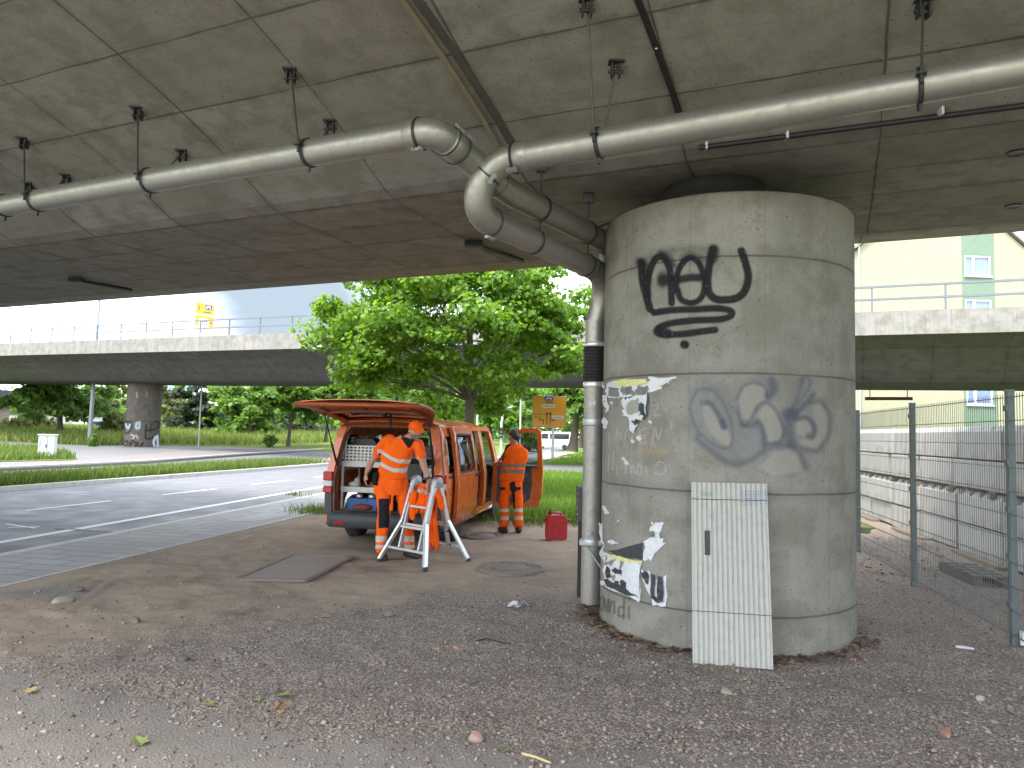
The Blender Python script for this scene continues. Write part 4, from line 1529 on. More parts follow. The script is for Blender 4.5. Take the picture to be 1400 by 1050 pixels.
proto = {}
COURSE = [(.04, False, 'bottom'), (.485, True, 'second'), (1.035, False, 'third'), (1.48, True, 'top')]
jr = random.Random(5)
for ci, (z_, nb, cn) in enumerate(COURSE):
    for q in range(-1, 8):
        off = (.12 if ci == 2 else -.08 if ci == 3 else 0)
        pos = b0_ + bdir * (1.575 * q + .79 + off) + bn * .39 + bn * jr.uniform(-.03, .03) + Vector((0, 0, z_))
        if nb not in proto:
            o = block_mesh(nb).build('concrete_block', M_block, bevel=.012)
            proto[nb] = o
        else:
            o = proto[nb].copy()
            COL.objects.link(o)
        o.matrix_world = Matrix.Translation(pos) @ ROTB @ Matrix.Rotation(jr.uniform(-.006, .006), 4, 'Z')
        MW[o.name] = o.matrix_world.copy()
        tag(o, f'white concrete block, {ORD[7 - q]} from the far end in the {cn} course behind the fence', 'concrete block', 'stacked white concrete blocks')
for q in range(8):
    b = b0_ + bdir * (1.5 * q + .35)
    tag(MB().box(b + bn * .4 + Vector((0, 0, .958)), (.10, .82, .075), rot=ROTB.to_3x3()).build('timber_bearer', M_wood, bevel=.006), f'timber bearer between the white blocks, {ORD[7 - q]} from the far end', 'timber', 'bearers between the block courses')
for q in range(4):
    b = b0_ + bdir * (2.9 * q + .5)
    tag(MB().box(b - bn * .10 + Vector((0, 0, .03)), (1.6, .16, .06), rot=ROTB.to_3x3()).build('timber_beam', M_wood, bevel=.006), f'dark ground timber along the foot of the block stack, {ORD[3 - q]} from the far end', 'timber', 'timbers along the foot of the stack')
pk = G(1330, 787, .05)
pal = thing('wooden_pallet', 'grey weathered wooden pallet lying flat in front of the white blocks', 'pallet', (pk.x, pk.y, 0), math.atan2(bdir.y, bdir.x))
M_wood2 = simple('grey_pallet_wood', (.13, .11, .09), .9, var=.3, scale=6)
for q in range(5):
    MB().box((-.45 + q * .22, 0, .125), (.13, .42, .022)).build('deck_board', M_wood2, pal, local=True)
for q in (-.15, .15):
    MB().box((0, q, .06), (1.1, .09, .1)).build('bearer', M_wood2, pal, local=True)

# ------------------------------------------------------------------ pale yellow gabled house
HY = 47.
hl, hr = P(1177, 590, HY).x, P(1411, 590, HY).x
hz = lambda v: P(1290, v, HY).z
house = thing('apartment_house', 'pale yellow gabled apartment house with a green stripe of windows beyond the far viaduct', 'house', ((hl + hr) / 2, HY, 0))
M_yw = simple('yellow_render', (.35, .338, .225), .9, var=.05, scale=.6, bump=.1)
M_gw = simple('green_render', (.165, .23, .16), .9, var=.06, scale=.6, bump=.1)
M_roof = simple('roof_tile', (.26, .235, .215), .8, var=.25, scale=2)
M_wf = simple('white_window_frame', (.80, .82, .84), .4, var=.04)
M_glass = simple('window_glass', (.16, .22, .34), .08, var=.25, scale=.8, bump=0, spec=.8)
ez, pkz = hz(340), hz(340) + (hr - hl) / 2 * .86
mx_ = (hl + hr) / 2
hx = lambda u: P(u, 440, HY).x
wins = []
for v0, v1 in ((348, 377), (408, 439), (468, 499), (524, 553)):
    wins.append((hx(1320), hx(1356), hz(v1), hz(v0)))
gx0, gx1 = hx(1316), hx(1361)
holes = [[(a, c_), (b, c_), (b, d_), (a, d_)] for a, b, c_, d_ in wins]
MB().panel([(hl, -.3), (gx0, -.3), (gx0, pkz - abs(gx0 - mx_) * .86), (mx_, pkz), (hl, ez)] if gx0 > mx_ else [(hl, -.3), (gx0, -.3), (gx0, pkz), (hl, ez)], fn=lambda a, b: Vector((a, HY, b)), th=.3).build('gable_wall', M_yw, house)
MB().panel([(gx0, -.3), (gx1, -.3), (gx1, pkz - abs(gx1 - mx_) * .86), (gx0, pkz - abs(gx0 - mx_) * .86)], holes, fn=lambda a, b: Vector((a, HY - .012, b)), th=.3).build('gable_wall', M_gw, house)
MB().panel([(gx1, -.3), (hr, -.3), (hr, ez), (gx1, pkz - abs(gx1 - mx_) * .86)], fn=lambda a, b: Vector((a, HY, b)), th=.3).build('gable_wall', M_yw, house)
MB().box((hl + .15, HY + 9.3, ez / 2), (.3, 18, ez)).build('side_wall', M_yw, house)
MB().box((hr - .15, HY + 9.3, ez / 2), (.3, 18, ez)).build('side_wall', M_yw, house)
for s_ in (-1, 1):
    e_ = mx_ + s_ * ((hr - hl) / 2 + .25)
    mb = MB()
    pA, pB = Vector((mx_, HY - .25, pkz + .12)), Vector((e_, HY - .25, ez - .1))
    n_ = Vector((0, 18.8, 0))
    t_ = Vector((0, 0, .2))
    mb.add([pA, pB, pB + n_, pA + n_, pA + t_, pB + t_, pB + n_ + t_, pA + n_ + t_], [(0, 1, 2, 3), (7, 6, 5, 4), (0, 4, 5, 1), (1, 5, 6, 2), (2, 6, 7, 3), (3, 7, 4, 0)])
    mb.build('roof', M_roof, house)
for a, b, c_, d_ in wins:
    mb = MB()
    y_ = HY + .06
    wd_, hh_ = b - a, d_ - c_
    for x0, x1 in ((a, a + .10), (b - .10, b), (a + wd_ * .30, a + wd_ * .30 + .16)):
        mb.box(((x0 + x1) / 2, y_, (c_ + d_) / 2), (x1 - x0, .08, hh_))
    for z0_, z1_ in ((c_, c_ + .12), (d_ - .12, d_)):
        mb.box(((a + b) / 2, y_ + .002, (z0_ + z1_) / 2), (wd_, .076, z1_ - z0_))
    fr = mb.build('window', M_wf, house)
    MB().box(((a + b) / 2, y_ + .06, (c_ + d_) / 2), (wd_, .02, hh_)).build('pane', M_glass, fr)
    MB().box(((a + b) / 2, HY - .05, c_ - .03), (wd_ + .1, .14, .05)).build('sill', M_wf, fr)
mb = MB()
mb.tube([(hl - .08, HY - .1, 0), (hl - .08, HY - .1, ez)], .05, 8)
mb.build('rain_pipe', simple('pale_zinc', (.55, .58, .62), .5, metal=.3), house)

# ------------------------------------------------------------------ far viaduct
A2 = math.radians(-26.5)
far = thing('ramp_viaduct', 'pale concrete viaduct crossing the background with a pipe railing along its edge', 'bridge', (13.7, 28.5, 0), A2)
grade = lambda x: -x * .0115
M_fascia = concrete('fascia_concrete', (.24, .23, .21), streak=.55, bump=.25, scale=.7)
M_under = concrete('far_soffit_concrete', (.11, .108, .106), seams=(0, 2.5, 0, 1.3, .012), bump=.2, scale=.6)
XF = [-150, -100, -60, -40, -20, 0, 20, 45]
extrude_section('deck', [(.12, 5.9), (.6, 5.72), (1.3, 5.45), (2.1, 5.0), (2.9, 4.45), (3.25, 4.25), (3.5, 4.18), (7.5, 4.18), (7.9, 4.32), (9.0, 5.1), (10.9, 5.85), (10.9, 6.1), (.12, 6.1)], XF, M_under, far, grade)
extrude_section('parapet', [(0, 5.86), (.3, 5.86), (.3, 6.78), (0, 6.78)], XF, M_fascia, far, grade)
extrude_section('parapet', [(10.9, 5.86), (11.2, 5.86), (11.2, 6.78), (10.9, 6.78)], XF, M_fascia, far, grade)
M_rail = simple('pale_rail_paint', (.13, .14, .16), .5, var=.1)
for z_ in (7.78, 7.28):
    mb = MB()
    mb.beam((-150, .15, z_ + grade(-150)), (45, .15, z_ + grade(45)), .085, .085)
    mb.build('hand_rail', M_rail, far, local=True)
pp_ = None
for q in range(-36, 5):
    x_ = q * 2.5 + .35
    if pp_ is None:
        pp_ = MB().box((0, 0, .5), (.085, .06, 1.02)).build('rail_post', M_rail, far, local=True)
        o = pp_
    else:
        o = pp_.copy(); COL.objects.link(o); o.parent = far
    o.location = (x_, .15, 6.77 + grade(x_))
# fixtures under the far viaduct
MWf = MW[far.name]
for px, y_ in (((250, 480), 47.2), ((438, 475), 40.5)):
    q = P(*px, y_)
    MB().box(q + Vector((0, 0, .0)), (.9, .25, .22), rot=Matrix.Rotation(A2, 3, 'Z')).build('lamp_box', simple('pale_lamp', (.35, .36, .38), .5), far, bevel=.02)
qa, qb = P(1183, 545, 36.5), P(1247, 545, 36.5)
mb = MB()
mb.beam(qa, qb, .12, .16)
for t in (.1, .9):
    q = qa.lerp(qb, t)
    mb.beam(q, q + Vector((0, 0, .45)), .03, .03)
mb.build('hanging_bar', simple('dark_red_bar', (.10, .04, .035), .6), far)

# far pillar with its scrawls
L2 = []
zp = lambda pts: [(x / 5.833, 500 + y / 5.833) for x, y in pts]
for pts, w, col, op in (([(985, 450), (1040, 450), (1050, 500), (1010, 540), (985, 510), (990, 470)], 2.4, BK, .9), ([(1000, 465), (1020, 500), (1035, 470)], 3, (.35, .55, .65), .9), ([(1090, 455), (1085, 495), (1110, 495), (1112, 450)], 4, (.5, .58, .6), .7),
                        ([(1165, 470), (1160, 560), (1175, 585), (1230, 570)], 2.6, BK, .9), ([(1165, 520), (1250, 500), (1265, 450), (1230, 450)], 2.4, BK, .9), ([(1210, 460), (1200, 530)], 2.2, BK, .85),
                        ([(990, 610), (1020, 600), (1000, 650), (985, 630)], 2.6, BK, .9), ([(1030, 620), (1060, 600), (1085, 630), (1060, 660), (1030, 640), (1055, 620)], 2.8, BK, .95), ([(1095, 610), (1110, 650), (1140, 615), (1120, 660), (1095, 655)], 2.6, BK, .9),
                        ([(1240, 570), (1225, 610), (1240, 650), (1260, 640)], 4, (.75, .8, .85), .95), ([(1255, 560), (1262, 680)], 4, (.7, .76, .84), .9), ([(1240, 640), (1250, 685)], 3, (.25, .35, .6), .8),
                        ([(1045, 550), (1070, 560), (1060, 580)], 2, (.6, .6, .58), .7), ([(1085, 555), (1100, 580)], 2, (.6, .6, .58), .7), ([(970, 672), (1120, 688), (1270, 690)], 4.5, (.55, .54, .51), .6),
                        ([(1090, 210), (1092, 255)], 2.5, (.42, .41, .38), .6), ([(1170, 205), (1172, 245)], 2, (.42, .41, .38), .5)):
    L2.append(('s', zp(pts), w * .8, 1.2, col, op))
pf = P(194, 608, 55.2)
M_pillar2 = concrete('far_pillar_concrete', (.15, .13, .11), pits=.3, paint=True, rings=(1.9, 3.6, .02), streak=.5, bump=.2)
pillar('concrete_pillar', 'scrawled round concrete pillar carrying the far viaduct beyond the road', (pf.x, pf.y), 1.2, -.2, 4.95, .045, .05, M_pillar2, L2, None)

# direction sign and lamp mast standing beyond the far railing
def dir_sign(root, c, w, h, yaw, mats, upper=None):
    pass


M_sy = simple('sign_yellow', (.56, .255, .006), .45, var=.05)
M_sw = simple('sign_white', (.62, .62, .60), .5, var=.04)
M_sb = simple('sign_black', (.02, .02, .02), .5)
M_sblue = simple('sign_blue', (.02, .06, .26), .5)


def sign_box(mb, f, x0, x1, z0, z1, m, d=.01):
    a, b = f(x0, z0, d), f(x1, z1, d)
    vs = [f(x0, z0, d), f(x1, z0, d), f(x1, z1, d), f(x0, z1, d), f(x0, z0, 0), f(x1, z0, 0), f(x1, z1, 0), f(x0, z1, 0)]
    mb.add(vs, [(0, 1, 2, 3), (0, 4, 5, 1), (1, 5, 6, 2), (2, 6, 7, 3), (3, 7, 4, 0)], m)


def sign_line(mb, f, a, b, w, m, d=.014):
    dx, dz = b[0] - a[0], b[1] - a[1]
    L_ = math.hypot(dx, dz)
    nx, nz_ = -dz / L_ * w / 2, dx / L_ * w / 2
    mb.add([f(a[0] + nx, a[1] + nz_, d), f(b[0] + nx, b[1] + nz_, d), f(b[0] - nx, b[1] - nz_, d), f(a[0] - nx, a[1] - nz_, d)], [(0, 1, 2, 3)], m)


def motorway(mb, f, x, z, w, h):
    sign_box(mb, f, x, x + w, z, z + h, 2, .012)
    sign_line(mb, f, (x + w * .2, z + h * .15), (x + w * .42, z + h * .85), w * .10, 1, .016)
    sign_line(mb, f, (x + w * .8, z + h * .15), (x + w * .58, z + h * .85), w * .10, 1, .016)
    sign_line(mb, f, (x + w * .15, z + h * .55), (x + w * .85, z + h * .55), h * .12, 1, .018)


SM = [M_sy, M_sw, M_sblue, M_sb]
yS = 48.
cS = P(751, 563, yS)
sg = thing('direction_sign', 'large yellow direction sign with lane arrows behind the open van door', 'sign', (cS.x, yS, 0))
wS, hS = 46.5 * yS / 1000, 43.5 * yS / 1000
fS = lambda a, b, d=0.: Vector((cS.x + (a - .5) * wS + (b - .5) * .0, yS - d * 3, cS.z + (b - .5) * hS - (a - .5) * .03))
mb = MB()
mb.box((cS.x, yS + .04, cS.z), (wS, .05, hS), 1)
sign_box(mb, fS, .012, .988, .012, .988, 3, .006)
sign_box(mb, fS, .022, .978, .022, .978, 0, .008)
motorway(mb, fS, .36, .85, .24, .12)
sign_box(mb, fS, .28, .66, .63, .73, 1)
for t in range(6):
    sign_box(mb, fS, .31 + t * .055, .345 + t * .055, .66, .70, 3, .014)
for t in range(4):
    sign_box(mb, fS, .40 + t * .05, .43 + t * .05, .77, .81, 3, .012)
for x_ in (.43, .53):
    sign_line(mb, fS, (x_, .10), (x_, .46), .022, 3)
    sign_line(mb, fS, (x_ - .035, .40), (x_, .49), .022, 3); sign_line(mb, fS, (x_ + .035, .40), (x_, .49), .022, 3)
sign_line(mb, fS, (.53, .24), (.64, .24), .022, 3); sign_line(mb, fS, (.61, .21), (.65, .24), .02, 3); sign_line(mb, fS, (.61, .27), (.65, .24), .02, 3)
sign_line(mb, fS, (.33, .10), (.33, .24), .022, 3); sign_line(mb, fS, (.34, .24), (.21, .24), .022, 3); sign_line(mb, fS, (.25, .21), (.205, .24), .02, 3); sign_line(mb, fS, (.25, .27), (.205, .24), .02, 3)
sign_box(mb, fS, .60, .92, .29, .385, 1)
for t in range(5):
    sign_box(mb, fS, .63 + t * .055, .665 + t * .055, .32, .355, 3, .014)
for r_i, z_ in enumerate((.40, .30)):
    for t in range(6 - r_i):
        sign_box(mb, fS, .07 + t * .04, .095 + t * .04, z_, z_ + .03, 3, .012)
mb.build('sign_face', SM, sg)
MB().tube([(cS.x + .28, yS + .12, -.1), (cS.x + .28, yS + .12, cS.z + hS * .45)], .09, 10).build('sign_post', M_galv, sg)

y2 = 56.
c2 = P(280, 430.5, y2)
s2 = thing('direction_sign', 'yellow two-part direction sign showing above the railing of the far viaduct', 'sign', (c2.x, y2, 0))
w2, h2 = 27 * y2 / 1000, 33 * y2 / 1000
f2 = lambda a, b, d=0.: Vector((c2.x + (a - .5) * w2, y2 - d * 3, c2.z + (b - .5) * h2 - (a - .5) * .18))
mb = MB()
for z0_, z1_ in ((0, .47), (.50, 1.)):
    sign_box(mb, f2, 0, 1, z0_, z1_, 1, .0)
    sign_box(mb, f2, .0, 1, z0_, z1_, 1, .004)
    sign_box(mb, f2, .03, .97, z0_ + .02, z1_ - .02, 0, .008)
motorway(mb, f2, .52, .72, .34, .20)
sign_line(mb, f2, (.2, .66), (.2, .86), .03, 3)
sign_box(mb, f2, .45, .8, .60, .63, 3, .012)
sign_box(mb, f2, .24, .72, .05, .33, 1, .012)
for t in range(4):
    sign_box(mb, f2, .28 + t * .1, .35 + t * .1, .19, .25, 3, .016)
    sign_box(mb, f2, .30 + t * .09, .36 + t * .09, .09, .14, 3, .016)
sign_line(mb, f2, (.8, .2), (.9, .2), .05, 3)
mb.build('sign_face', SM, s2)
MB().tube([(c2.x, y2 + .1, 0), (c2.x, y2 + .1, c2.z + h2 * .4)], .06, 8).build('sign_post', M_galv, s2)
yl = 58.
lb, lt = P(119, 600, yl), P(124, 395, yl)
lm = thing('lamp_mast', 'grey lamp mast rising behind the far viaduct railing', 'lamp post', (lb.x, yl, 0))
MB().tube([(lb.x + .2, yl, .0), (lb.x + .3, yl, 11.5)], [.17, .10], 12).build('mast', simple('mast_grey', (.30, .32, .34), .5, metal=.4), lm)
MB().tube([(lb.x + .3, yl, 11.4), (lb.x + .35, yl - .8, 11.8), (lb.x + .4, yl - 2, 11.9)], .05, 8).build('mast_arm', M_galv, lm)
MB().ell((lb.x + .4, yl - 2.3, 11.88), (.16, .5, .09)).build('lamp_head', M_darksteel, lm)
# ------------------------------------------------------------------ the orange van
VH = math.atan2(.187, .982)
VAN0 = Vector((-1.90, 11.05, -.06))
van = thing('panel_van', 'orange works van with its tailgate raised and its side doors open', 'van', VAN0, -VH)
MV = MW[van.name]
k = NM('van_paint')
co = k.obj()
zc = k.sep(co)[2]
base = k.mix(k.noise(co, .9, 3), (.56, .115, .016), (.62, .14, .022))
dirt_ = k.math('MULTIPLY', k.rng(zc, .75, .28, 0, .45), k.rng(k.noise(co, 5, 5, .7), .3, .7))
M_van = k.set(col=k.mix(dirt_, base, (.17, .10, .06)), rough=k.rng(k.noise(co, 3, 4), .3, .7, .22, .36), coat=.5, coatr=.08)
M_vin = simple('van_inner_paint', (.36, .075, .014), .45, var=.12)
M_trim = simple('grey_bumper_plastic', (.045, .048, .052), .6, var=.15, bump=.15)
M_dark = simple('dark_trim', (.018, .018, .02), .7, var=.3)
M_lin = simple('pale_lining', (.42, .42, .40), .7, var=.1)
k = NM('tinted_glass')
tb = k.n('ShaderNodeBsdfTransparent', {'Color': (.50, .55, .54, 1)})
gb = k.n('ShaderNodeBsdfGlossy', {'Color': (.9, .95, 1, 1), 'Roughness': .02})
fr_ = k.n('ShaderNodeFresnel', {'IOR': 1.5})
mx = k.n('ShaderNodeMixShader', {0: fr_.outputs[0], 1: tb.outputs[0], 2: gb.outputs[0]})
k.t.links.new(mx.outputs[0], k.out.inputs[0])
M_tint = k.m
k = NM('privacy_glass')
tb = k.n('ShaderNodeBsdfTransparent', {'Color': (.16, .18, .18, 1)})
gb = k.n('ShaderNodeBsdfGlossy', {'Color': (.9, .95, 1, 1), 'Roughness': .02})
fr_ = k.n('ShaderNodeFresnel', {'IOR': 1.9})
mx = k.n('ShaderNodeMixShader', {0: fr_.outputs[0], 1: tb.outputs[0], 2: gb.outputs[0]})
k.t.links.new(mx.outputs[0], k.out.inputs[0])
M_priv = k.m

HWT = [(.2, .885), (.35, .915), (.5, .93), (.75, .945), (1.02, .945), (1.10, .93), (1.4, .885), (1.7, .825), (1.84, .785), (1.92, .72)]


def hw(z):
    for (a, x0), (b, x1) in zip(HWT, HWT[1:]):
        if z <= b:
            return x0 + (x1 - x0) * max(0, (z - a) / (b - a))
    return HWT[-1][1]


CUT = [.3, .5, .75, .9, 1.02, 1.1, 1.25, 1.4, 1.55, 1.7, 1.78, 1.84, 1.88]


def nose(y):
    """the body narrows towards the nose"""
    return 1 - .10 * max(0, (y - 3.6) / 1.2) ** 2


def sidefn(sg, off=0.):
    return lambda y, z: Vector((sg * (hw(z) * nose(y) + off), y, z))


def sidep(name, sg, outer, holes, mat, th=.05, off=0., parent=None, bevel=.008):
    mb = MB()
    if sg > 0:
        mb.panel(outer, holes, fn=sidefn(1, off), th=th, nrm=lambda y, z: (1, 0, .25 if z > 1.1 else 0), cuts_y=CUT, cuts_x=[.6, 1.4, 2.2, 3.0, 3.6, 4.0, 4.4], sm=True)
    else:
        mb.panel([(-y, z) for y, z in outer], [[(-y, z) for y, z in h] for h in holes], fn=lambda y, z: Vector((-(hw(z) * nose(-y) + off), -y, z)), th=th, nrm=lambda y, z: (-1, 0, .25 if z > 1.1 else 0), cuts_y=CUT, cuts_x=[-.6, -1.4, -2.2, -3.0, -3.6, -4.0, -4.4], sm=True)
    return mb.build(name, mat, parent or van, local=True)


def archpts(yc, r, zc_, z0):
    """wheel arch points from rear to front along the lower edge"""
    a0 = math.asin((z0 - zc_) / r)
    return [(yc - r * math.cos(t), zc_ + r * math.sin(t)) for t in [a0 + (PI - 2 * a0) * q / 12 for q in range(13)]]


WR = .345
YR, YF = 1.02, 4.02
q_out = [(.05, .34)] + archpts(YR, .43, .36, .34) + [(1.62, .34), (1.62, 1.86), (.20, 1.86), (.12, 1.45), (.06, 1.0)]
rw = [(.34, 1.12), (1.36, 1.12), (1.36, 1.68), (.42, 1.68)]
sidep('rear_quarter', 1, q_out, [rw], M_van)
full_l = [(.05, .34)] + archpts(YR, .43, .36, .34) + archpts(YF, .43, .36, .34) + [(4.78, .34), (4.80, .80), (4.25, 1.08), (3.62, 1.86), (.20, 1.86), (.12, 1.45), (.06, 1.0)]
lw1 = [(.34, 1.12), (1.36, 1.12), (1.36, 1.68), (.42, 1.68)]
lw2 = [(1.60, 1.12), (2.62, 1.12), (2.62, 1.68), (1.60, 1.68)]
lw3 = [(2.88, 1.10), (3.95, 1.10), (3.52, 1.68), (2.88, 1.68)]
sidep('left_side_panel', -1, full_l, [lw1, lw2, lw3], M_van)
for n_, h in enumerate((lw1, lw2, lw3)):
    sidep('side_window', -1, h, [], M_tint, .006, -.02)
sidep('side_window', 1, rw, [], M_priv, .006, -.02)
sidep('pillar_post', 1, [(2.68, .40), (2.90, .40), (2.90, 1.82), (2.68, 1.82)], [], M_van, .08)
sidep('sill', 1, [(1.60, .30), (3.62, .30), (3.62, .43), (1.60, .43)], [], M_van, .10)
sidep('roof_rail', 1, [(1.55, 1.78), (3.70, 1.78), (3.62, 1.87), (1.55, 1.87)], [], M_van, .06, .002)
sidep('front_fender', 1, [(3.60, .34)] + archpts(YF, .41, .36, .34) + [(4.78, .34), (4.80, .80), (4.25, 1.08), (3.72, 1.10), (3.64, .9)], [], M_van)
sidep('windscreen_pillar', 1, [(3.80, 1.08), (4.22, 1.08), (3.66, 1.85), (3.52, 1.85)], [], M_van, .06)
# slide rail of the side door
MB().beam((.935, .3, 1.06), (.935, 2.6, 1.06), .02, .03).build('slide_rail', M_dark, van, local=True)
# roof
mb = MB()
vs, fs = [], []
nx_, ny_ = 13, 9
for b in range(ny_):
    y_ = [.12, .3, .8, 1.4, 2.0, 2.6, 3.1, 3.45, 3.70][b]
    zt = 1.965 - (.055 if b == 0 else .02 if b == 1 else 0) - (.04 if b == 7 else .10 if b == 8 else 0)
    for a in range(nx_):
        t = -1 + 2 * a / (nx_ - 1)
        vs.append((t * .775, y_, zt - .105 * abs(t) ** 3.2))
for b in range(ny_ - 1):
    for a in range(nx_ - 1):
        q = b * nx_ + a
        fs.append((q, q + 1, q + nx_ + 1, q + nx_))
top = list(vs)
mb.add(vs, fs, 0, True)
mb.add([(x, y, z - .035) for x, y, z in vs], [f[::-1] for f in fs], 1, True)
mb.build('roof', [M_van, M_lin], van, local=True)
# rear surround (seen through the raised tailgate)
yr = lambda z: .03 + .16 * max(0, (z - .95) / .95) ** 1.3
outl = [(-hw(z) + .004, z) for z in (.46, .75, 1.02, 1.1, 1.4, 1.7, 1.84)] + [(-.60, 1.925), (0, 1.955), (.60, 1.925)] + [(hw(z) - .004, z) for z in (1.84, 1.7, 1.4, 1.1, 1.02, .75, .46)]
inn = [(-.76, .53), (.76, .53), (.77, 1.0), (.735, 1.35), (.675, 1.68), (.60, 1.79), (-.60, 1.79), (-.675, 1.68), (-.735, 1.35), (-.77, 1.0)]
mb = MB()
mb.panel(outl, [inn], fn=lambda a, b: Vector((a, yr(b), b)), th=.10, nrm=lambda a, b: (0, -1, 0), cuts_y=[.75, 1.02, 1.1, 1.4, 1.7], m=0)
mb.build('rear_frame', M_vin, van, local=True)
mb = MB()
loop = [Vector((a, yr(b) - .012, b)) for a, b in inn]
mb.tube(loop + [loop[0]], .014, 8, 0)
mb.build('door_seal', M_rubber, van, local=True)
# corner columns carrying the lamps
for s_ in (-1, 1):
    mb = MB()
    for z0_, z1_ in ((.46, .80), (1.10, 1.80)):
        vs = []
        for z_ in [z0_ + (z1_ - z0_) * q / 4 for q in range(5)]:
            vs += [(s_ * (hw(z_) - .005), .10 + yr(z_), z_), (s_ * (hw(z_) - .012), yr(z_) - .022, z_), (s_ * (hw(z_) - .13), yr(z_) - .034, z_), (s_ * (hw(z_) - .14), yr(z_) + .03, z_)]
        fs = []
        for q in range(4):
            for e in range(4):
                e2 = (e + 1) % 4
                f_ = (q * 4 + e, q * 4 + e2, q * 4 + 4 + e2, q * 4 + 4 + e)
                fs.append(f_ if s_ < 0 else f_[::-1])
        fs += [(0, 1, 2, 3), (16, 17, 18, 19)]
        mb.add(vs, fs, 1 if z0_ < .6 else 0)
    mb.build('corner_column', [M_van, M_trim], van, local=True, bevel=.006)
k = NM('red_lens')
k.set(col=(.42, .008, .010), rough=.12, coat=.6, normal=k.bump(k.n('ShaderNodeTexWave', {'Vector': k.obj(), 'Scale': 40.}).outputs['Fac'], .15, .002))
M_red_l = k.m
M_clear = simple('clear_lens', (.62, .60, .60), .12, var=.1, coat=.5)
for s_ in (-1, 1):
    lp = MB()
    for z0_, z1_, m_ in ((.79, .885, 0), (.885, .975, 1), (.975, 1.11, 0)):
        x0, x1 = s_ * .805, s_ * .948
        z0_ += .001; z1_ -= .001
        lp.box(((x0 + x1) / 2, .055, (z0_ + z1_) / 2), (abs(x1 - x0), .19, z1_ - z0_), m_)
    lp.build('tail_light', [M_red_l, M_clear], van, local=True, bevel=.012)
# bumper with step, reflectors
mb = MB()
bp = [(-.935, .42), (-.93, .10), (-.84, -.02), (-.4, -.055), (0, -.065), (.4, -.055), (.84, -.02), (.93, .10), (.935, .42)]
vs, fs = [], []
for x_, y_ in bp:
    for dz, dy in ((.27, .05), (.30, .0), (.44, -.01), (.50, .03), (.515, .12)):
        vs.append((x_, y_ + dy, dz))
for q in range(len(bp) - 1):
    for e in range(4):
        fs.append((q * 5 + e, q * 5 + 5 + e, q * 5 + 6 + e, q * 5 + 1 + e))
mb.add(vs, fs, 0, True)
mb.add([(-.85, .0, .515), (.85, .0, .515), (.85, .14, .519), (-.85, .14, .519)], [(0, 1, 2, 3)], 0)
mb.build('rear_bumper', M_trim, van, local=True)
for s_ in (-1, 1):
    MB().box((s_ * .66, -.052, .345), (.16, .012, .04)).build('bumper_reflector', M_red_l, van, local=True, bevel=.003)
MB().box((0, .14, .525), (1.5, .06, .012)).build('loading_strip', M_alu, van, local=True)
# floor, underbody, front
MB().box((0, 1.95, .47), (1.70, 3.6, .05)).build('load_floor', M_dark, van, local=True)
MB().box((0, 2.4, .33), (1.5, 4.2, .16)).build('underbody', M_dark, van, local=True)
mb = MB()
vs = [(-.72, 3.68, 1.86), (.72, 3.68, 1.86), (.86, 4.28, 1.09), (-.86, 4.28, 1.09)]
mb.panel([(-.70, 0), (.70, 0), (.84, 1), (-.84, 1)], fn=lambda a, b: Vector((a, 3.69 + .58 * b, 1.86 - .77 * b)), th=.006)
mb.build('windscreen', M_tint, van, local=True)
mb = MB()
mb.add([(-.85, 4.27, 1.09), (.85, 4.27, 1.09), (.80, 4.72, .90), (-.80, 4.72, .90), (-.80, 4.86, .62), (.80, 4.86, .62), (-.82, 4.84, .26), (.82, 4.84, .26)], [(0, 1, 2, 3), (3, 2, 5, 4), (4, 5, 7, 6)], 0)
mb.build('bonnet', M_van, van, local=True)
mb = MB()
mb.box((0, 4.0, .98), (1.6, .42, .26)); mb.box((0, 3.75, .70), (1.6, .12, .55))
mb.build('dashboard', M_dark, van, local=True, bevel=.03)
MB().tube([Vector((-.42, 3.58, 1.02)) + Vector((math.cos(a) * .19, math.sin(a) * .07, math.sin(a) * .18)) for a in [2 * PI * q / 18 for q in range(19)]], .016, 8).build('steering_wheel', M_black, van, local=True)
M_seat = simple('grey_seat_cloth', (.06, .062, .068), .9, var=.3, scale=20)
for x_, y_ in ((-.42, 2.95), (.42, 2.95), (-.42, 2.02), (.0, 2.02)):
    mb = MB()
    mb.box((x_, y_ + .1, .82), (.50, .50, .16)); mb.box((x_, y_ - .17, 1.14), (.48, .13, .60), rot=Matrix.Rotation(.15, 3, 'X')); mb.box((x_, y_ - .22, 1.55), (.26, .09, .18)); mb.box((x_, y_ + .05, .60), (.42, .40, .26))
    mb.build('seat', M_seat, van, local=True, bevel=.04, seg=3)
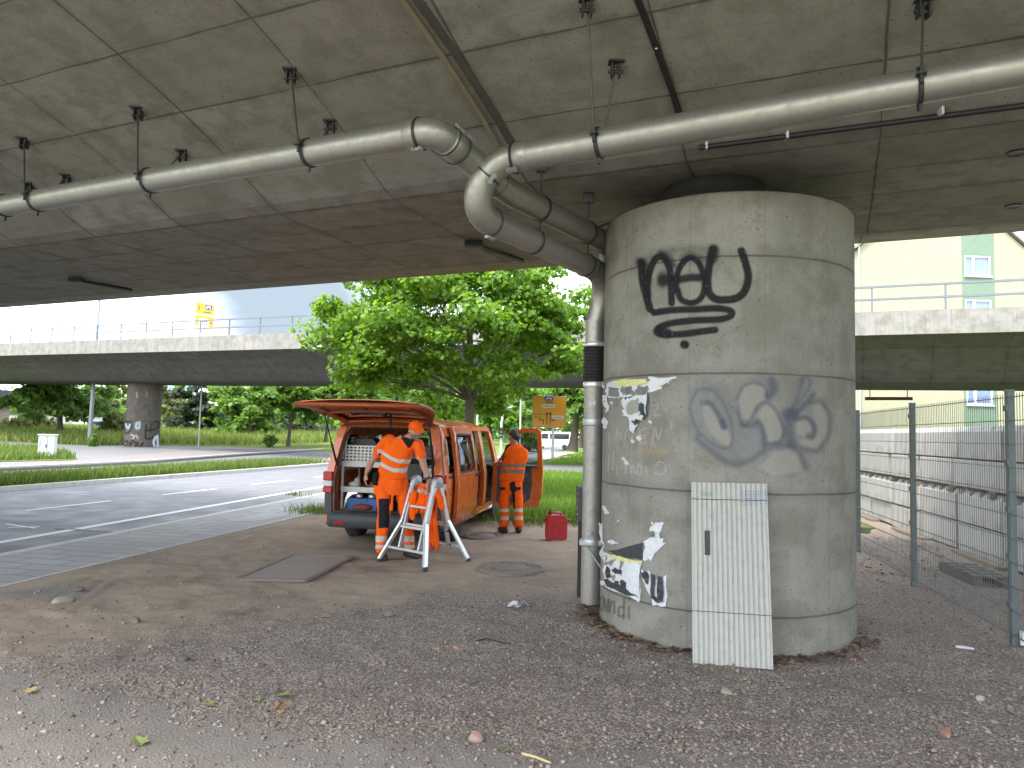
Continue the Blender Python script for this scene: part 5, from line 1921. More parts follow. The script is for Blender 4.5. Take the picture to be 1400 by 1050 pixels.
# wheels
k = NM('tyre_rubber')
co = k.obj()
k.set(col=k.mix(k.noise(co, 8, 4), (.016, .016, .016), (.05, .045, .04)), rough=.85, normal=k.bump(k.vor(co, 22), .5, .02))
M_tyre = k.m
for s_, y_ in ((-1, YR), (1, YR), (-1, YF), (1, YF)):
    wc = Vector((s_ * .80, y_, WR))
    mb = MB()
    t = MB()
    t.lathe([(.215, -.10), (.30, -.112), (.335, -.10), (WR, -.075), (WR, .075), (.335, .10), (.30, .112), (.215, .10)], wc, 36, axis=(1, 0, 0))
    ty = t.build('wheel', M_tyre, van, local=True)
    o_ = s_ * .085
    r_m = MB()
    r_m.lathe([(.0, 0), (.05, 0), (.06, -s_ * .02), (.12, -s_ * .03), (.19, -s_ * .02), (.212, s_ * .012), (.22, s_ * .012), (.222, -s_ * .14)], wc + Vector((o_, 0, 0)), 32, axis=(1, 0, 0))
    for q in range(6):
        a = q * PI / 3
        r_m.box(wc + Vector((o_ - s_ * .012, math.cos(a) * .15, math.sin(a) * .15)), (.03, .035, .035), rot=Matrix.Rotation(a, 3, 'X'))
    r_m.build('rim', M_galv, ty, local=True)
MB().tube([Vector((.93, YR, .36)) + Vector((.012, math.cos(a) * .425, math.sin(a) * .425)) for a in [-.1 + (PI + .2) * q / 16 for q in range(17)]], .016, 8).build('arch_lip', M_van, van, local=True)

# raised tailgate
hg = Vector((0, .20, 1.90))
tl_dir = Vector((0, -math.cos(.165), math.sin(.165)))
tl_up = Vector((0, math.sin(.165), math.cos(.165)))
TL = 1.36


def tg(a, b, d=0.):
    bow = .10 * math.sin(min(1, b / TL) * PI * .85) - .05 * (abs(a) / .9) ** 2.5
    return hg + Vector((a, 0, 0)) + tl_dir * b + tl_up * (bow + d)


def tgw(b):
    return .70 + .20 * smooth01(np.array(b / .75)).item()


def tg_loop(inset, b0, b1, n=9):
    l = [(-tgw(b0 + (b1 - b0) * q / n) + inset, b0 + (b1 - b0) * q / n) for q in range(n + 1)]
    return l + [(-a, b) for a, b in reversed(l)]


win_h = [(-.62, .15), (.62, .15), (.70, .34), (.74, .56), (-.74, .56), (-.70, .34)]
tcx = [-.75, -.6, -.4, -.2, 0, .2, .4, .6, .75]
tcy = [.15, .3, .45, .6, .75, .9, 1.05, 1.2, 1.3]
mb = MB()
mb.panel(tg_loop(0, 0, TL), [win_h], fn=lambda a, b: tg(a, b, .0), th=.012, nrm=lambda a, b: tl_up, cuts_x=tcx, cuts_y=tcy, sm=True)
gate = mb.build('tailgate', M_van, van, local=True)
mb = MB()
mb.panel(tg_loop(.03, .03, TL - .03), [[(a * .97, .15 + (b - .15) * .97) for a, b in win_h]], fn=lambda a, b: tg(a, b, -.045), th=.03, nrm=lambda a, b: tl_up, cuts_x=tcx, cuts_y=tcy)
rim_ = [tg(a, b, -.03) for a, b in tg_loop(.012, .02, TL - .012)]
mb.tube(rim_ + [rim_[0]], .034, 8)
# stiffening swages on the inner skin
for x0, x1, b0, b1 in ((-.72, .72, .66, .70), (-.72, -.68, .70, 1.22), (.68, .72, .70, 1.22), (-.72, .72, 1.20, 1.24)):
    for q in range(8):
        xa, xb = x0 + (x1 - x0) * q / 8, x0 + (x1 - x0) * (q + 1) / 8
        mb.beam(tg((x0 + x1) / 2 if x1 - x0 < .1 else xa, b0 + (b1 - b0) * (q / 8 if x1 - x0 < .1 else .5), -.085), tg((x0 + x1) / 2 if x1 - x0 < .1 else xb, b0 + (b1 - b0) * ((q + 1) / 8 if x1 - x0 < .1 else .5), -.085), .045, .03)
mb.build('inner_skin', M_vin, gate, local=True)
MB().panel(win_h, fn=lambda a, b: tg(a, b, -.012), th=.006, nrm=lambda a, b: tl_up, cuts_x=tcx, cuts_y=tcy).build('window', M_tint, gate, local=True)
mb = MB()
mb.box(tg(0, 1.24, -.10), (.20, .10, .07))
mb.build('latch', M_black, gate, local=True, bevel=.008)
mb = MB()
mb.box(tg(.06, .62, -.10), (.22, .12, .05))
mb.box(tg(.1, .40, -.08), (.03, .36, .03)); mb.tube([tg(.1, .24, -.06), tg(.1, .24, -.20)], .022, 8)
mb.build('wiper_motor', M_black, gate, local=True, bevel=.008)
for x_ in (-.35, .42):
    MB().box(tg(x_, TL - .10, -.09), (.10, .03, .02)).build('clearance_lens', M_clear, gate, local=True)
for s_ in (-1, 1):
    mb = MB()
    pA, pB = Vector((s_ * .77, .13, 1.10)), tg(s_ * .80, .62, -.06)
    mid = pA.lerp(pB, .5)
    mb.tube([pA, mid], .016, 10); mb.tube([mid, pB], .009, 8)
    mb.build('gas_strut', M_black, gate, local=True)

# sliding side door, pushed part of the way back along its rail
so_ = .085
d_out = [(.52, .32), (1.86, .32), (1.86, 1.80), (1.80, 1.85), (.66, 1.85), (.58, 1.45), (.53, 1.0)]
d_win = [(.74, 1.13), (1.68, 1.13), (1.68, 1.70), (.80, 1.70)]
sd_ = sidep('sliding_door', 1, d_out, [d_win], M_van, .055, so_)
sidep('window', 1, [(a + (.012 if a < 1 else -.012), b + (.012 if b < 1.4 else -.012)) for a, b in d_win], [], M_priv, .006, so_ - .012, sd_)
sidep('window_rubber', 1, [(.71, 1.10), (1.71, 1.10), (1.71, 1.73), (.77, 1.73)], [d_win], M_rubber, .012, so_ + .004, sd_)
mb = MB()
mb.beam(sidefn(1, so_ + .03)(1.62, 1.04), sidefn(1, so_ + .03)(1.78, 1.04), .03, .035)
mb.build('handle', M_black, sd_, local=True, bevel=.008)
for z_ in (.54, 1.07):
    MB().beam(sidefn(1, so_ + .003)(.54, z_), sidefn(1, so_ + .003)(1.86, z_), .008, .012).build('swage_line', M_vin, sd_, local=True)

# front passenger door swung wide open
hy, hxx = 3.62, .93
open_a = math.radians(86)
oy, ox = -math.cos(open_a), math.sin(open_a)


def fd_(d, z, o=0.):
    # d: distance from the hinge, o: towards the door's outer skin (which faces forward when open)
    inset = (hw(z) - .93)
    return Vector((hxx + ox * d, hy + oy * d, z)) + Vector((-oy, ox, 0)) * (o + inset * .8)


do = [(.02, .36), (.90, .34), (.97, .60), (.98, 1.05), (.95, 1.80), (.90, 1.86), (.60, 1.86), (.50, 1.82), (.02, 1.12)]
dw = [(.16, 1.12), (.88, 1.12), (.87, 1.77), (.58, 1.78), (.52, 1.74)]
mb = MB()
mb.panel(do, [dw], fn=lambda a, b: fd_(a, b, .035), th=.07, nrm=lambda a, b: Vector((-oy, ox, 0)), cuts_y=CUT)
fdo = mb.build('front_door', M_van, van, local=True, bevel=.01)
mb = MB()
mb.panel([(.07, .42), (.62, .42), (.74, .50), (.78, .80), (.76, 1.11), (.07, 1.11)], fn=lambda a, b: fd_(a, b, -.04), th=.03, nrm=lambda a, b: Vector((oy, -ox, 0)), cuts_y=CUT)
mb.beam(fd_(.2, .92, -.09), fd_(.68, .95, -.09), .06, .07)
mb.box(fd_(.42, .52, -.09), (.5, .09, .14))
mb.build('door_trim', simple('grey_door_trim', (.085, .087, .09), .8, var=.2), fdo, local=True, bevel=.02)
MB().panel(dw, fn=lambda a, b: fd_(a, b, .0), th=.005).build('window', M_tint, fdo, local=True)
mb = MB()
mb.ell(fd_(.16, 1.16, .17), (.10, .07, .14)); mb.tube([fd_(.12, 1.12, .03), fd_(.16, 1.14, .15)], .03, 8)
mb.build('wing_mirror', M_black, fdo, local=True)
mb = MB(); mb.tube([fd_(.14, 1.12, -.02), fd_(.50, 1.76, -.02)], .018, 8); mb.tube([fd_(.15, 1.115, -.03), fd_(.88, 1.115, -.03)], .014, 8)
mb.build('window_seal', M_rubber, fdo, local=True)
# fittings in the load bay
M_white_sh = simple('white_shelf', (.56, .56, .53), .6, var=.08)
mb = MB()
for z_, w_ in ((1.22, .72), (.83, .72)):
    mb.box((-.41, .60, z_), (w_, .72, .03)); mb.box((-.41, .235, z_ + .0), (w_, .02, .085))
for x_ in (-.76, -.04):
    mb.box((x_, .27, .86), (.03, .04, .70)); mb.box((x_, .92, .86), (.03, .04, .70))
mb.build('shelf_unit', M_white_sh, van, local=True, bevel=.004)
mb = MB()
mb.box((.40, .75, 1.02), (.58, .7, .03)); mb.box((.40, .75, 1.34), (.58, .7, .03)); mb.box((.12, .42, .9), (.03, .04, .9)); mb.box((.68, .42, .9), (.03, .04, .9))
mb.build('shelf_unit', simple('dark_shelf', (.10, .10, .11), .6), van, local=True)
MB().box((.0, 1.42, 1.05), (1.56, .03, .9)).build('bulkhead', M_dark, van, local=True)


def vworld(x, y, z):
    return MV @ Vector((x, y, z))


def van_item(name, label, cat, x, y, z, rz=0.):
    p = vworld(x, y, z)
    return thing(name, label, cat, p, -VH + rz)


it = van_item('plastic_crate', 'white slotted plastic crate on the top shelf inside the van', 'crate', -.48, .48, 1.236)
mb = MB()
for q in range(6):
    z_ = .01 + q * .048
    for a, b, d in (((0, -.20), (.50, .02), 0), ((0, .20), (.50, .02), 0), ((-.25, 0), (.02, .42), 0), ((.25, 0), (.02, .42), 0)):
        mb.box((a[0], a[1], z_ + .012), (b[0], b[1], .024))
for q in range(9):
    mb.box((-.25 + q * .0625, -.2, .13), (.022, .021, .26)); mb.box((-.25 + q * .0625, .2, .13), (.022, .021, .26))
mb.box((0, 0, .008), (.5, .4, .015))
mb.build('slotted_body', simple('crate_white', (.62, .62, .58), .5, var=.08), it, local=True)
it = van_item('tool_case', 'black tool case sitting in the white crate', 'case', -.47, .50, 1.42)
mb = MB(); mb.panel([(-.23, 0), (.23, 0), (.23, .10), (.14, .20), (-.14, .20), (-.23, .10)], fn=lambda a, b: Vector((a, -.13, b)), th=.26, nrm=lambda a, b: (0, -1, 0))
mb.build('shell', M_black, it, local=True, bevel=.012)
mb = MB(); mb.tube([(-.07, 0, .19), (-.06, 0, .235), (.06, 0, .235), (.07, 0, .19)], .012, 8); mb.build('handle', M_trim, it, local=True)
it = van_item('tool_box', 'blue open tool crate on the load floor of the van', 'toolbox', -.42, .40, .497)
M_blue = simple('blue_plastic', (.02, .085, .26), .45)
mb = MB()
mb.box((0, -.15, .10), (.48, .02, .20)); mb.box((0, .15, .10), (.48, .02, .20)); mb.box((-.23, 0, .10), (.02, .30, .20)); mb.box((.23, 0, .10), (.02, .30, .20)); mb.box((0, 0, .012), (.48, .30, .02)); mb.box((0, -.165, .17), (.2, .02, .04))
mb.build('tray', M_blue, it, local=True, bevel=.006)
for a, b in ((-.11, 'silver topped bottle standing at the outer end of the blue tool crate'), (.10, 'silver topped bottle standing at the inner end of the blue tool crate')):
    it = van_item('bottle', b, 'bottle', -.42 + a, .40, .52)
    MB().lathe([(.04, 0), (.042, .15), (.035, .17), (.02, .18)], (0, 0, 0), 14).build('flask', M_blue, it, local=True)
    MB().lathe([(.05, .175), (.055, .185), (.055, .22), (.03, .235), (0, .237)], (0, 0, 0), 14).build('cap', M_alu, it, local=True)
it = van_item('cable_reel', 'orange cable bundle on the lower shelf of the van', 'cable', -.28, .45, .846)
mb = MB()
for q in range(4):
    mb.tube([Vector((math.cos(a) * (.10 - q * .008), math.sin(a) * (.10 - q * .008), .015 + q * .022)) for a in [2 * PI * t / 16 for t in range(17)]], .012, 6)
mb.build('coil', simple('orange_cable', (.55, .16, .03), .5), it, local=True)
it = van_item('dust_sheet', 'crumpled pale dust sheet on the lower shelf of the van', 'sheet', -.62, .42, .846)
mb = MB(); mb.ell((0, 0, .05), (.10, .10, .055), 0, 10, 6); mb.ell((.03, .02, .10), (.05, .06, .06), 0, 10, 6)
mb.build('folds', M_white_sh, it, local=True)
it = van_item('tool_bag', 'rust red tool bag in front of the blue crate in the van', 'bag', -.40, .20, .525)
mb = MB(); mb.ell((0, 0, .045), (.16, .06, .05), 0, 12, 8)
mb.build('pouch', simple('rust_cloth', (.20, .045, .03), .8, var=.3), it, local=True)
for (x_, z_, w_, h_, lab, m_) in ((.33, 1.04, .26, .20, 'dark equipment case on the middle shelf behind the worker', M_trim), (.58, 1.04, .18, .14, 'pale equipment box on the middle shelf beside the dark case', M_white_sh), (.42, 1.36, .40, .16, 'black kit bag on the upper shelf at the van roof', M_black), (.30, .5, .30, .26, 'grey machine case standing on the van floor behind the worker', M_dark)):
    it = van_item('equipment_case', lab, 'case', x_, .62, z_)
    mb = MB(); mb.box((0, 0, h_ / 2), (w_, .34, h_)); mb.box((0, -.175, h_ * .6), (w_ * .4, .02, .03)); mb.tube([(-.05, 0, h_), (-.05, 0, h_ + .03), (.05, 0, h_ + .03), (.05, 0, h_)], .01, 6)
    mb.build('shell', m_, it, local=True, bevel=.012)
# ------------------------------------------------------------------ people
def fuse(name, mb, voxel, parent, mats, region=None, relax=3, wrinkle=0., wscale=14.):
    """join overlapping limbs into one continuous skin"""
    o = mb.build('tmp', [], None)
    md = o.modifiers.new('r', 'REMESH')
    md.mode = 'VOXEL'
    md.voxel_size = voxel
    dg = bpy.context.evaluated_depsgraph_get()
    me = bpy.data.meshes.new_from_object(o.evaluated_get(dg))
    bpy.data.objects.remove(o)
    bm = bmesh.new()
    bm.from_mesh(me)
    for _ in range(relax):
        bmesh.ops.smooth_vert(bm, verts=bm.verts, factor=.5, use_axis_x=True, use_axis_y=True, use_axis_z=True)
    bm.normal_update()
    if wrinkle:
        for v in bm.verts:
            q = v.co * wscale
            w = mnoise.noise(Vector((q.x, q.y, q.z * .55))) + .5 * mnoise.noise(q * 2.3)
            v.co += v.normal * (w * wrinkle)
    mi = MW[parent.name].inverted()
    for m_ in mats:
        me.materials.append(m_)
    for fc in bm.faces:
        fc.smooth = True
        if region:
            fc.material_index = region(fc.calc_center_median(), fc.normal)
    bmesh.ops.transform(bm, matrix=mi, verts=bm.verts)
    me.materials.clear()
    bm.to_mesh(me)
    bm.free()
    for m_ in mats:
        me.materials.append(m_)
    me.name = name
    ob = bpy.data.objects.new(name, me)
    COL.objects.link(ob)
    ob.parent = parent
    MW[ob.name] = MW[parent.name]
    return ob


def chain(mb, pts, rs, seg=14, flat=1., upv=None):
    mb.tube(pts, list(rs), seg, 0, True, True, flat, upv)
    for p, r in zip(pts, rs):
        mb.ell(p, (r, r, r) if flat == 1 else (r * .9, r * min(1, flat * 1.05), r * .9), 0, 12, 8)


def hand(mb, wrist, fwd, palm_n, size=.19, curl=.5, thumb=1):
    """palm, four unequal bent fingers and a thumb leaving the side of the palm"""
    f_ = Vector(fwd).normalized()
    n_ = Vector(palm_n)
    n_ = (n_ - f_ * n_.dot(f_)).normalized()
    s_ = f_.cross(n_) * thumb
    pl_ = size * .50
    pts = [wrist, wrist + f_ * pl_ * .5, wrist + f_ * pl_]
    for t in (-.30, -.1, .1, .30):
        mb.tube([wrist + s_ * t * .10, wrist + s_ * t * .16 + f_ * pl_ * .55, wrist + s_ * t * .17 + f_ * pl_ * .95], [.016, .017, .014], 8)
        mb.ell(wrist + s_ * t * .17 + f_ * pl_ * .95, (.014, .014, .014), 0, 8, 6)
    for t, L_ in ((-.36, .72), (-.12, .92), (.12, 1.0), (.36, .90)):
        b = wrist + s_ * t * .11 + f_ * pl_ * .98
        L_ *= size * .48
        q1 = b + (f_ * math.cos(curl * .6) + n_ * math.sin(curl * .6)) * L_ * .45
        q2 = q1 + (f_ * math.cos(curl * 1.5) + n_ * math.sin(curl * 1.5)) * L_ * .32
        q3 = q2 + (f_ * math.cos(curl * 2.2) + n_ * math.sin(curl * 2.2)) * L_ * .25
        mb.tube([b, q1, q2, q3], [.0095, .009, .0085, .007], 8)
        mb.ell(q3, (.0075, .0075, .0075), 0, 8, 6)
    b = wrist + s_ * .034 + f_ * pl_ * .28
    q1 = b + (s_ * .75 + f_ * .7 + n_ * .2).normalized() * size * .2
    q2 = q1 + (s_ * .25 + f_ * .9 + n_ * .4).normalized() * size * .16
    mb.tube([b, q1, q2], [.0125, .0105, .0085], 8)
    mb.ell(q2, (.0088, .0088, .0088), 0, 8, 6)


def cloth(name, col, var=.1, rough=.85):
    if name in MATS: return MATS[name]
    k = NM(name)
    co = k.obj()
    c = k.mix(k.noise(co, 7, 4), tuple(x * (1 - var) for x in col), tuple(min(1, x * (1 + var)) for x in col))
    wv = k.noise(co, 160, 2)
    k.set(col=k.mix(k.rng(k.noise(co, 18, 4), .55, .8, 0, .3), c, tuple(x * .6 for x in col)), rough=rough, spec=.2, normal=k.bump(k.math('ADD', k.noise(co, 26, 4), k.math('MULTIPLY', wv, .2)), .45, .012))
    MATS[name] = k.m
    return k.m


M_hi = cloth('hivis_orange', (.86, .115, .006))
M_refl = cloth('reflective_tape', (.50, .47, .42), .08, .5)
M_blk = cloth('black_workwear', (.014, .014, .017), .3)
M_skin = simple('skin', (.40, .20, .13), .5, var=.1, scale=14, bump=.08)
M_hair = simple('dark_hair', (.022, .017, .014), .6, var=.4, scale=50, bump=.5)
M_beard = simple('grey_stubble', (.16, .12, .10), .8, var=.3, scale=60)
M_shoe = simple('work_shoe', (.02, .019, .018), .6, var=.4, scale=10, dirt=((.12, .09, .07), .5))
M_sole = simple('shoe_sole', (.03, .028, .026), .8)

# --- worker bending over the ladder (all points read off the photo at his own distance)
Y1 = 9.97
K = lambda u, v, dy=0.: P(u, v, Y1 + dy)
gf = GY(545, 764)
w1 = thing('person', 'man in orange hi-vis clothes and cap bending over the ladder behind the van', 'person', (gf.x, gf.y, gf.z))
px = lambda n: n / 1000 * Y1
hipc, belly, chest, shc, nck = K(536, 660, .02), K(537, 641, .0), K(544, 618, -.03), K(550, 603, -.05), K(558, 599, -.08)
sR, sL = K(529, 603, -.02), K(572, 607, -.10)
eR, hR = K(508, 631, .02), K(501, 647, -.04)
eL, hL = K(579, 636, -.22), K(587, 657, -.28)
head = K(567.5, 588.5, -.16)
hipR, hipL = K(524, 662, .0), K(548, 662, .04)
knR, knL = K(525, 703, -.10), K(556, 706, -.02)
anR, anL = K(523, 752, -.02), K(559, 750, .12)
# bare body: head, neck, forearms, hands and a slim core inside the clothes
b = MB()
chain(b, [hipc, belly, chest, shc], [.09, .09, .10, .06])
chain(b, [K(552, 602, -.06), nck, K(562, 596, -.11)], [.055, .056, .056])
chain(b, [sR, eR], [.055, .046]); chain(b, [eR, eR.lerp(hR, .5), hR], [.046, .043, .029])
chain(b, [sL, eL], [.055, .046]); chain(b, [eL, eL.lerp(hL, .5), hL], [.046, .043, .029])
chain(b, [hipR, knR, anR], [.07, .055, .04]); chain(b, [hipL, knL, anL], [.07, .055, .04])
fw = Vector((.60, -.76, -.22)).normalized()     # where the face looks: down at the ladder
sdx = fw.cross(Vector((0, 0, 1))).normalized()
upx = sdx.cross(fw).normalized()
RH = Matrix((sdx, fw, upx)).transposed()
hp = lambda x, y, z: head + RH @ Vector((x, y, z))
b.ell(head, (.080, .103, .118), 0, 18, 14, RH)
b.ell(hp(0, .022, -.06), (.060, .074, .062), 0, 14, 10, RH)
b.ell(hp(0, .082, -.108), (.026, .022, .020), 0, 10, 8, RH)
b.tube([hp(0, .094, .012), hp(0, .124, -.030)], [.010, .016], 8); b.ell(hp(0, .116, -.030), (.017, .013, .011), 0, 10, 8, RH)
b.ell(hp(0, .088, .028), (.055, .014, .010), 0, 12, 6, RH)
for s_ in (-1, 1):
    b.ell(hp(s_ * .078, -.008, -.012), (.012, .024, .034), 0, 10, 8, RH)
    b.ell(hp(s_ * .045, .066, -.030), (.022, .02, .018), 0, 8, 6, RH)
b.ell(hp(0, .094, -.068), (.026, .012, .008), 0, 8, 6, RH)
hand(b, hR, Vector((-.12, -.1, -1)), Vector((.8, .3, 0)), .20, .55, 1)
hand(b, hL, Vector((.25, -.25, -1)), Vector((-.6, .5, -.2)), .20, .75, -1)


def skin_reg(c, n):
    q = RH.transposed() @ (c - head)
    if abs(q.x) < .09 and abs(q.z) < .16 and abs(q.y) < .16:
        if q.y > .03 and -.135 < q.z < -.045 and not (abs(q.x) < .022 and -.078 < q.z < -.066): return 1
    return 0


body = fuse('body', b, .0075, w1, [M_skin, M_beard], skin_reg, 3)
mb = MB()
for s_ in (-1, 1):
    mb.ell(hp(s_ * .032, .089, .006), (.013, .006, .007), 0, 8, 6, RH)
mb.build('eyes', simple('eye_dark', (.05, .04, .035), .3), w1)
mb = MB()
mb.ell(hp(0, -.018, .02), (.082, .088, .085), 0, 14, 10, RH)
mb.ell(hp(0, -.06, -.03), (.070, .045, .06), 0, 12, 8, RH)
mb.build('hair', M_hair, w1)
# cap with its visor
mb = MB()
mb.ell(hp(0, .0, .048), (.088, .108, .085), 0, 20, 12, RH)
nv = 12
vs = []
for q in range(nv + 1):
    a = -1.05 + 2.1 * q / nv
    vs += [hp(math.sin(a) * .082, .035 + math.cos(a) * .065, .052), hp(math.sin(a) * .088, .07 + math.cos(a) * .125, .040 - .018 * math.cos(a) + .012 * abs(math.sin(a)) * -1)]
vs += [v - upx * .008 for v in vs]
fs = []
o_ = 2 * (nv + 1)
for q in range(nv):
    fs += [(2 * q, 2 * q + 1, 2 * q + 3, 2 * q + 2), (o_ + 2 * q + 2, o_ + 2 * q + 3, o_ + 2 * q + 1, o_ + 2 * q), (2 * q + 1, o_ + 2 * q + 1, o_ + 2 * q + 3, 2 * q + 3)]
mb.add(vs, fs, 0, True)
mb.tube([hp(math.sin(a) * .088, -.0 + math.cos(a) * .107, .03) for a in [2 * PI * q / 24 for q in range(25)]], .008, 6)
mb.ell(hp(0, 0, .132), (.012, .012, .006), 0, 8, 6, RH)
mb.build('cap', M_hi, w1)
# shirt: loft of the trunk plus short sleeves
b = MB()


def ring_loft(mb, rings, seg=24):
    """rings: (centre, half width vector, half depth vector)"""
    vs = []
    for c, wv, dv in rings:
        for q in range(seg):
            a = 2 * PI * q / seg
            ca, sa = math.cos(a), math.sin(a)
            e = .8
            vs.append(Vector(c) + Vector(wv) * math.copysign(abs(ca) ** e, ca) + Vector(dv) * math.copysign(abs(sa) ** e, sa))
    fs = []
    for i in range(len(rings) - 1):
        for q in range(seg):
            q2 = (q + 1) % seg
            fs.append((i * seg + q, i * seg + q2, (i + 1) * seg + q2, (i + 1) * seg + q))
    mb.add(vs, fs, 0, True)
    mb.add(vs[:seg], [tuple(reversed(range(seg)))])
    mb.add(vs[-seg:], [tuple(range(seg))])


wx = Vector((.98, -.12, -.12))
dx_ = Vector((.12, .98, .12))
ring_loft(b, [(K(537, 652, .01), wx * .195, dx_ * .140), (K(537, 645, .0), wx * .192, dx_ * .140), (K(539, 634, -.01), wx * .195, dx_ * .145), (K(544, 620, -.03), wx * .205, dx_ * .150), (K(549, 609, -.05), wx * .195, dx_ * .135), (K(552, 602, -.06), wx * .150, dx_ * .105), (K(556, 597, -.08), wx * .088, dx_ * .085)])
chain(b, [K(533, 602, -.03), sR, sR.lerp(eR, .55)], [.080, .080, .078])
chain(b, [K(566, 605, -.09), sL, sL.lerp(eL, .55)], [.076, .076, .074])
tA = (K(537, 641), K(560, 634)); tB = (K(540, 626), K(567, 621))
bax = (K(548, 606) - K(537, 645)).normalized()


def shirt_reg(c, n):
    u_, v_ = proj([c])
    u_, v_ = float(u_[0]), float(v_[0])
    # two tape bands that sag across the chest and climb to the shoulders
    if 516 < u_ < 572:
        s1 = 640 - 9 * math.cos((u_ - 540) / 16) * 0 + np.interp(u_, [514, 525, 538, 552, 562, 572], [629, 637, 643, 643.5, 639, 630]) - 640
        s2 = np.interp(u_, [520, 530, 542, 555, 566, 574], [617, 624, 630, 631.5, 630, 626])
        if abs(v_ - s1) < 2.9 or abs(v_ - s2) < 2.7:
            return 1
    if abs(u_ - 544) < 5 and v_ < 598: return 1
    if v_ < 612 and abs((u_ - 559)) < (614 - v_) * .72 and n.y < .1 and u_ > 546: return 2
    if u_ < 521 and 612 < v_ < 640 and n.x > .2: return 2
    return 0


fuse('shirt', b, .011, w1, [M_hi, M_refl, M_blk], shirt_reg, 3, .012, 11)
b = MB()
ring_loft(b, [(K(535, 645, .01), wx * .180, dx_ * .13), (K(535, 656, .02), wx * .192, dx_ * .14), (K(536, 666, .02), wx * .198, dx_ * .145), (K(537, 674, .02), wx * .18, dx_ * .13)])
chain(b, [hipR, K(524, 682, -.05), knR, K(522, 730, -.05), K(521, 750, -.02)], [.104, .096, .088, .080, .076])
chain(b, [hipL, K(552, 684, .0), knL, K(558, 728, .05), K(560, 748, .12)], [.104, .096, .088, .080, .076])
# pocket flaps and hammer loop
b.box(K(514, 668, -.04), (.05, .10, .16)); b.box(K(536, 688, -.12), (.03, .03, .20))


def trous_reg(c, n):
    u_, v_ = proj([c])
    u_, v_ = float(u_[0]), float(v_[0])
    if v_ < 651: return 2
    if 733 < v_ < 741 or 745 < v_ < 750: return 1
    if 682 < v_ < 722 and 517.5 < u_ < 532.5 and n.y < .1: return 2
    if u_ > 551 and 698 < v_ < 720 and n.y < .1: return 2
    if u_ < 517 and 650 < v_ < 664: return 2
    return 0


fuse('trousers', b, .011, w1, [M_hi, M_refl, M_blk], trous_reg, 3, .012, 10)
mb = MB()
mb.box(K(513, 654, -.06), (.06, .10, .17), rot=Matrix.Rotation(.1, 3, 'Y'))
mb.build('tool_pouch', M_blk, w1, bevel=.015)
for an, d_ in ((anR, Vector((.35, -.93, 0))), (anL, Vector((.75, -.66, 0)))):
    d_ = d_.normalized()
    mb = MB()
    gz = yz(an.x, an.y)
    a0_ = Vector((an.x, an.y, gz))
    b = MB()
    chain(b, [a0_ + Vector((0, 0, .13)), a0_ + Vector((0, 0, .07)) + d_ * .0], [.058, .058])
    chain(b, [a0_ - d_ * .05 + Vector((0, 0, .052)), a0_ + d_ * .08 + Vector((0, 0, .052)), a0_ + d_ * .18 + Vector((0, 0, .042))], [.050, .052, .042])
    sh = fuse('work_shoe', b, .009, w1, [M_shoe, M_sole], lambda c, n, g=gz: 1 if c.z < g + .025 else 0, 2)
mb = MB()
wr = eL.lerp(hL, .86)
mb.lathe([(.036, -.012), (.039, -.008), (.039, .008), (.036, .012)], wr, 18, axis=(hL - eL))
mb.ell(wr + Vector((0, -.036, .008)), (.02, .008, .02), 0, 10, 6)
mb.build('wrist_watch', M_black, w1)

# --- worker at the open front door, seen from behind
Y2 = 12.95
K2 = lambda u, v, dy=0.: P(u, v, Y2 + dy)
gf = GY(697, 724)
w2 = thing('person', 'dark-haired person in an orange vest standing at the open front door of the van', 'person', (gf.x, gf.y, gf.z))
sR2, sL2 = K2(716, 613, .0), K2(696, 613, .05)
hd2 = K2(701.5, 596, .02)
b = MB()
chain(b, [K2(699, 662), K2(703, 640), K2(706, 618)], [.10, .10, .10])
chain(b, [K2(706, 616), K2(704, 607)], [.06, .056])
eL2, hL2 = K2(690, 633, .10), K2(681, 632.5, .30)
eR2, hR2 = K2(714, 634, .22), K2(700, 640, .36)
chain(b, [sL2, eL2], [.05, .043]); chain(b, [eL2, eL2.lerp(hL2, .5), hL2], [.043, .040, .028])
chain(b, [sR2, eR2], [.05, .043]); chain(b, [eR2, eR2.lerp(hR2, .5), hR2], [.043, .040, .028])
chain(b, [K2(694, 664), K2(690, 692), K2(689, 716)], [.07, .055, .04]); chain(b, [K2(706, 664), K2(708, 692), K2(709, 716)], [.07, .055, .04])
fw2 = Vector((-.60, .75, -.28)).normalized()
sdx2 = fw2.cross(Vector((0, 0, 1))).normalized()
upx2 = sdx2.cross(fw2).normalized()
RH2 = Matrix((sdx2, fw2, upx2)).transposed()
hp2 = lambda x, y, z: hd2 + RH2 @ Vector((x, y, z))
b.ell(hd2, (.075, .095, .115), 0, 18, 14, RH2)
b.ell(hp2(0, .022, -.06), (.056, .070, .06), 0, 12, 8, RH2)
b.tube([hp2(0, .092, .012), hp2(0, .114, -.028)], [.008, .013], 8)
for s_ in (-1, 1):
    b.ell(hp2(s_ * .077, -.005, -.01), (.011, .022, .032), 0, 10, 8, RH2)
hand(b, hL2, Vector((-.8, .55, -.1)), Vector((0, 0, -1)), .185, .6, 1)
hand(b, hR2, Vector((-.8, .5, 0)), Vector((0, .2, -1)), .185, .6, -1)
fuse('body', b, .009, w2, [M_skin], None, 3)
b = MB()
b.ell(hp2(0, -.022, .028), (.086, .096, .100), 0, 16, 12, RH2)
b.ell(hp2(0, -.085, -.045), (.070, .050, .055), 0, 12, 8, RH2)
b.ell(hp2(.0, -.12, -.055), (.052, .05, .055), 0, 12, 8, RH2)
fuse('hair', b, .011, w2, [M_hair], None, 2, .006, 30)
b = MB()
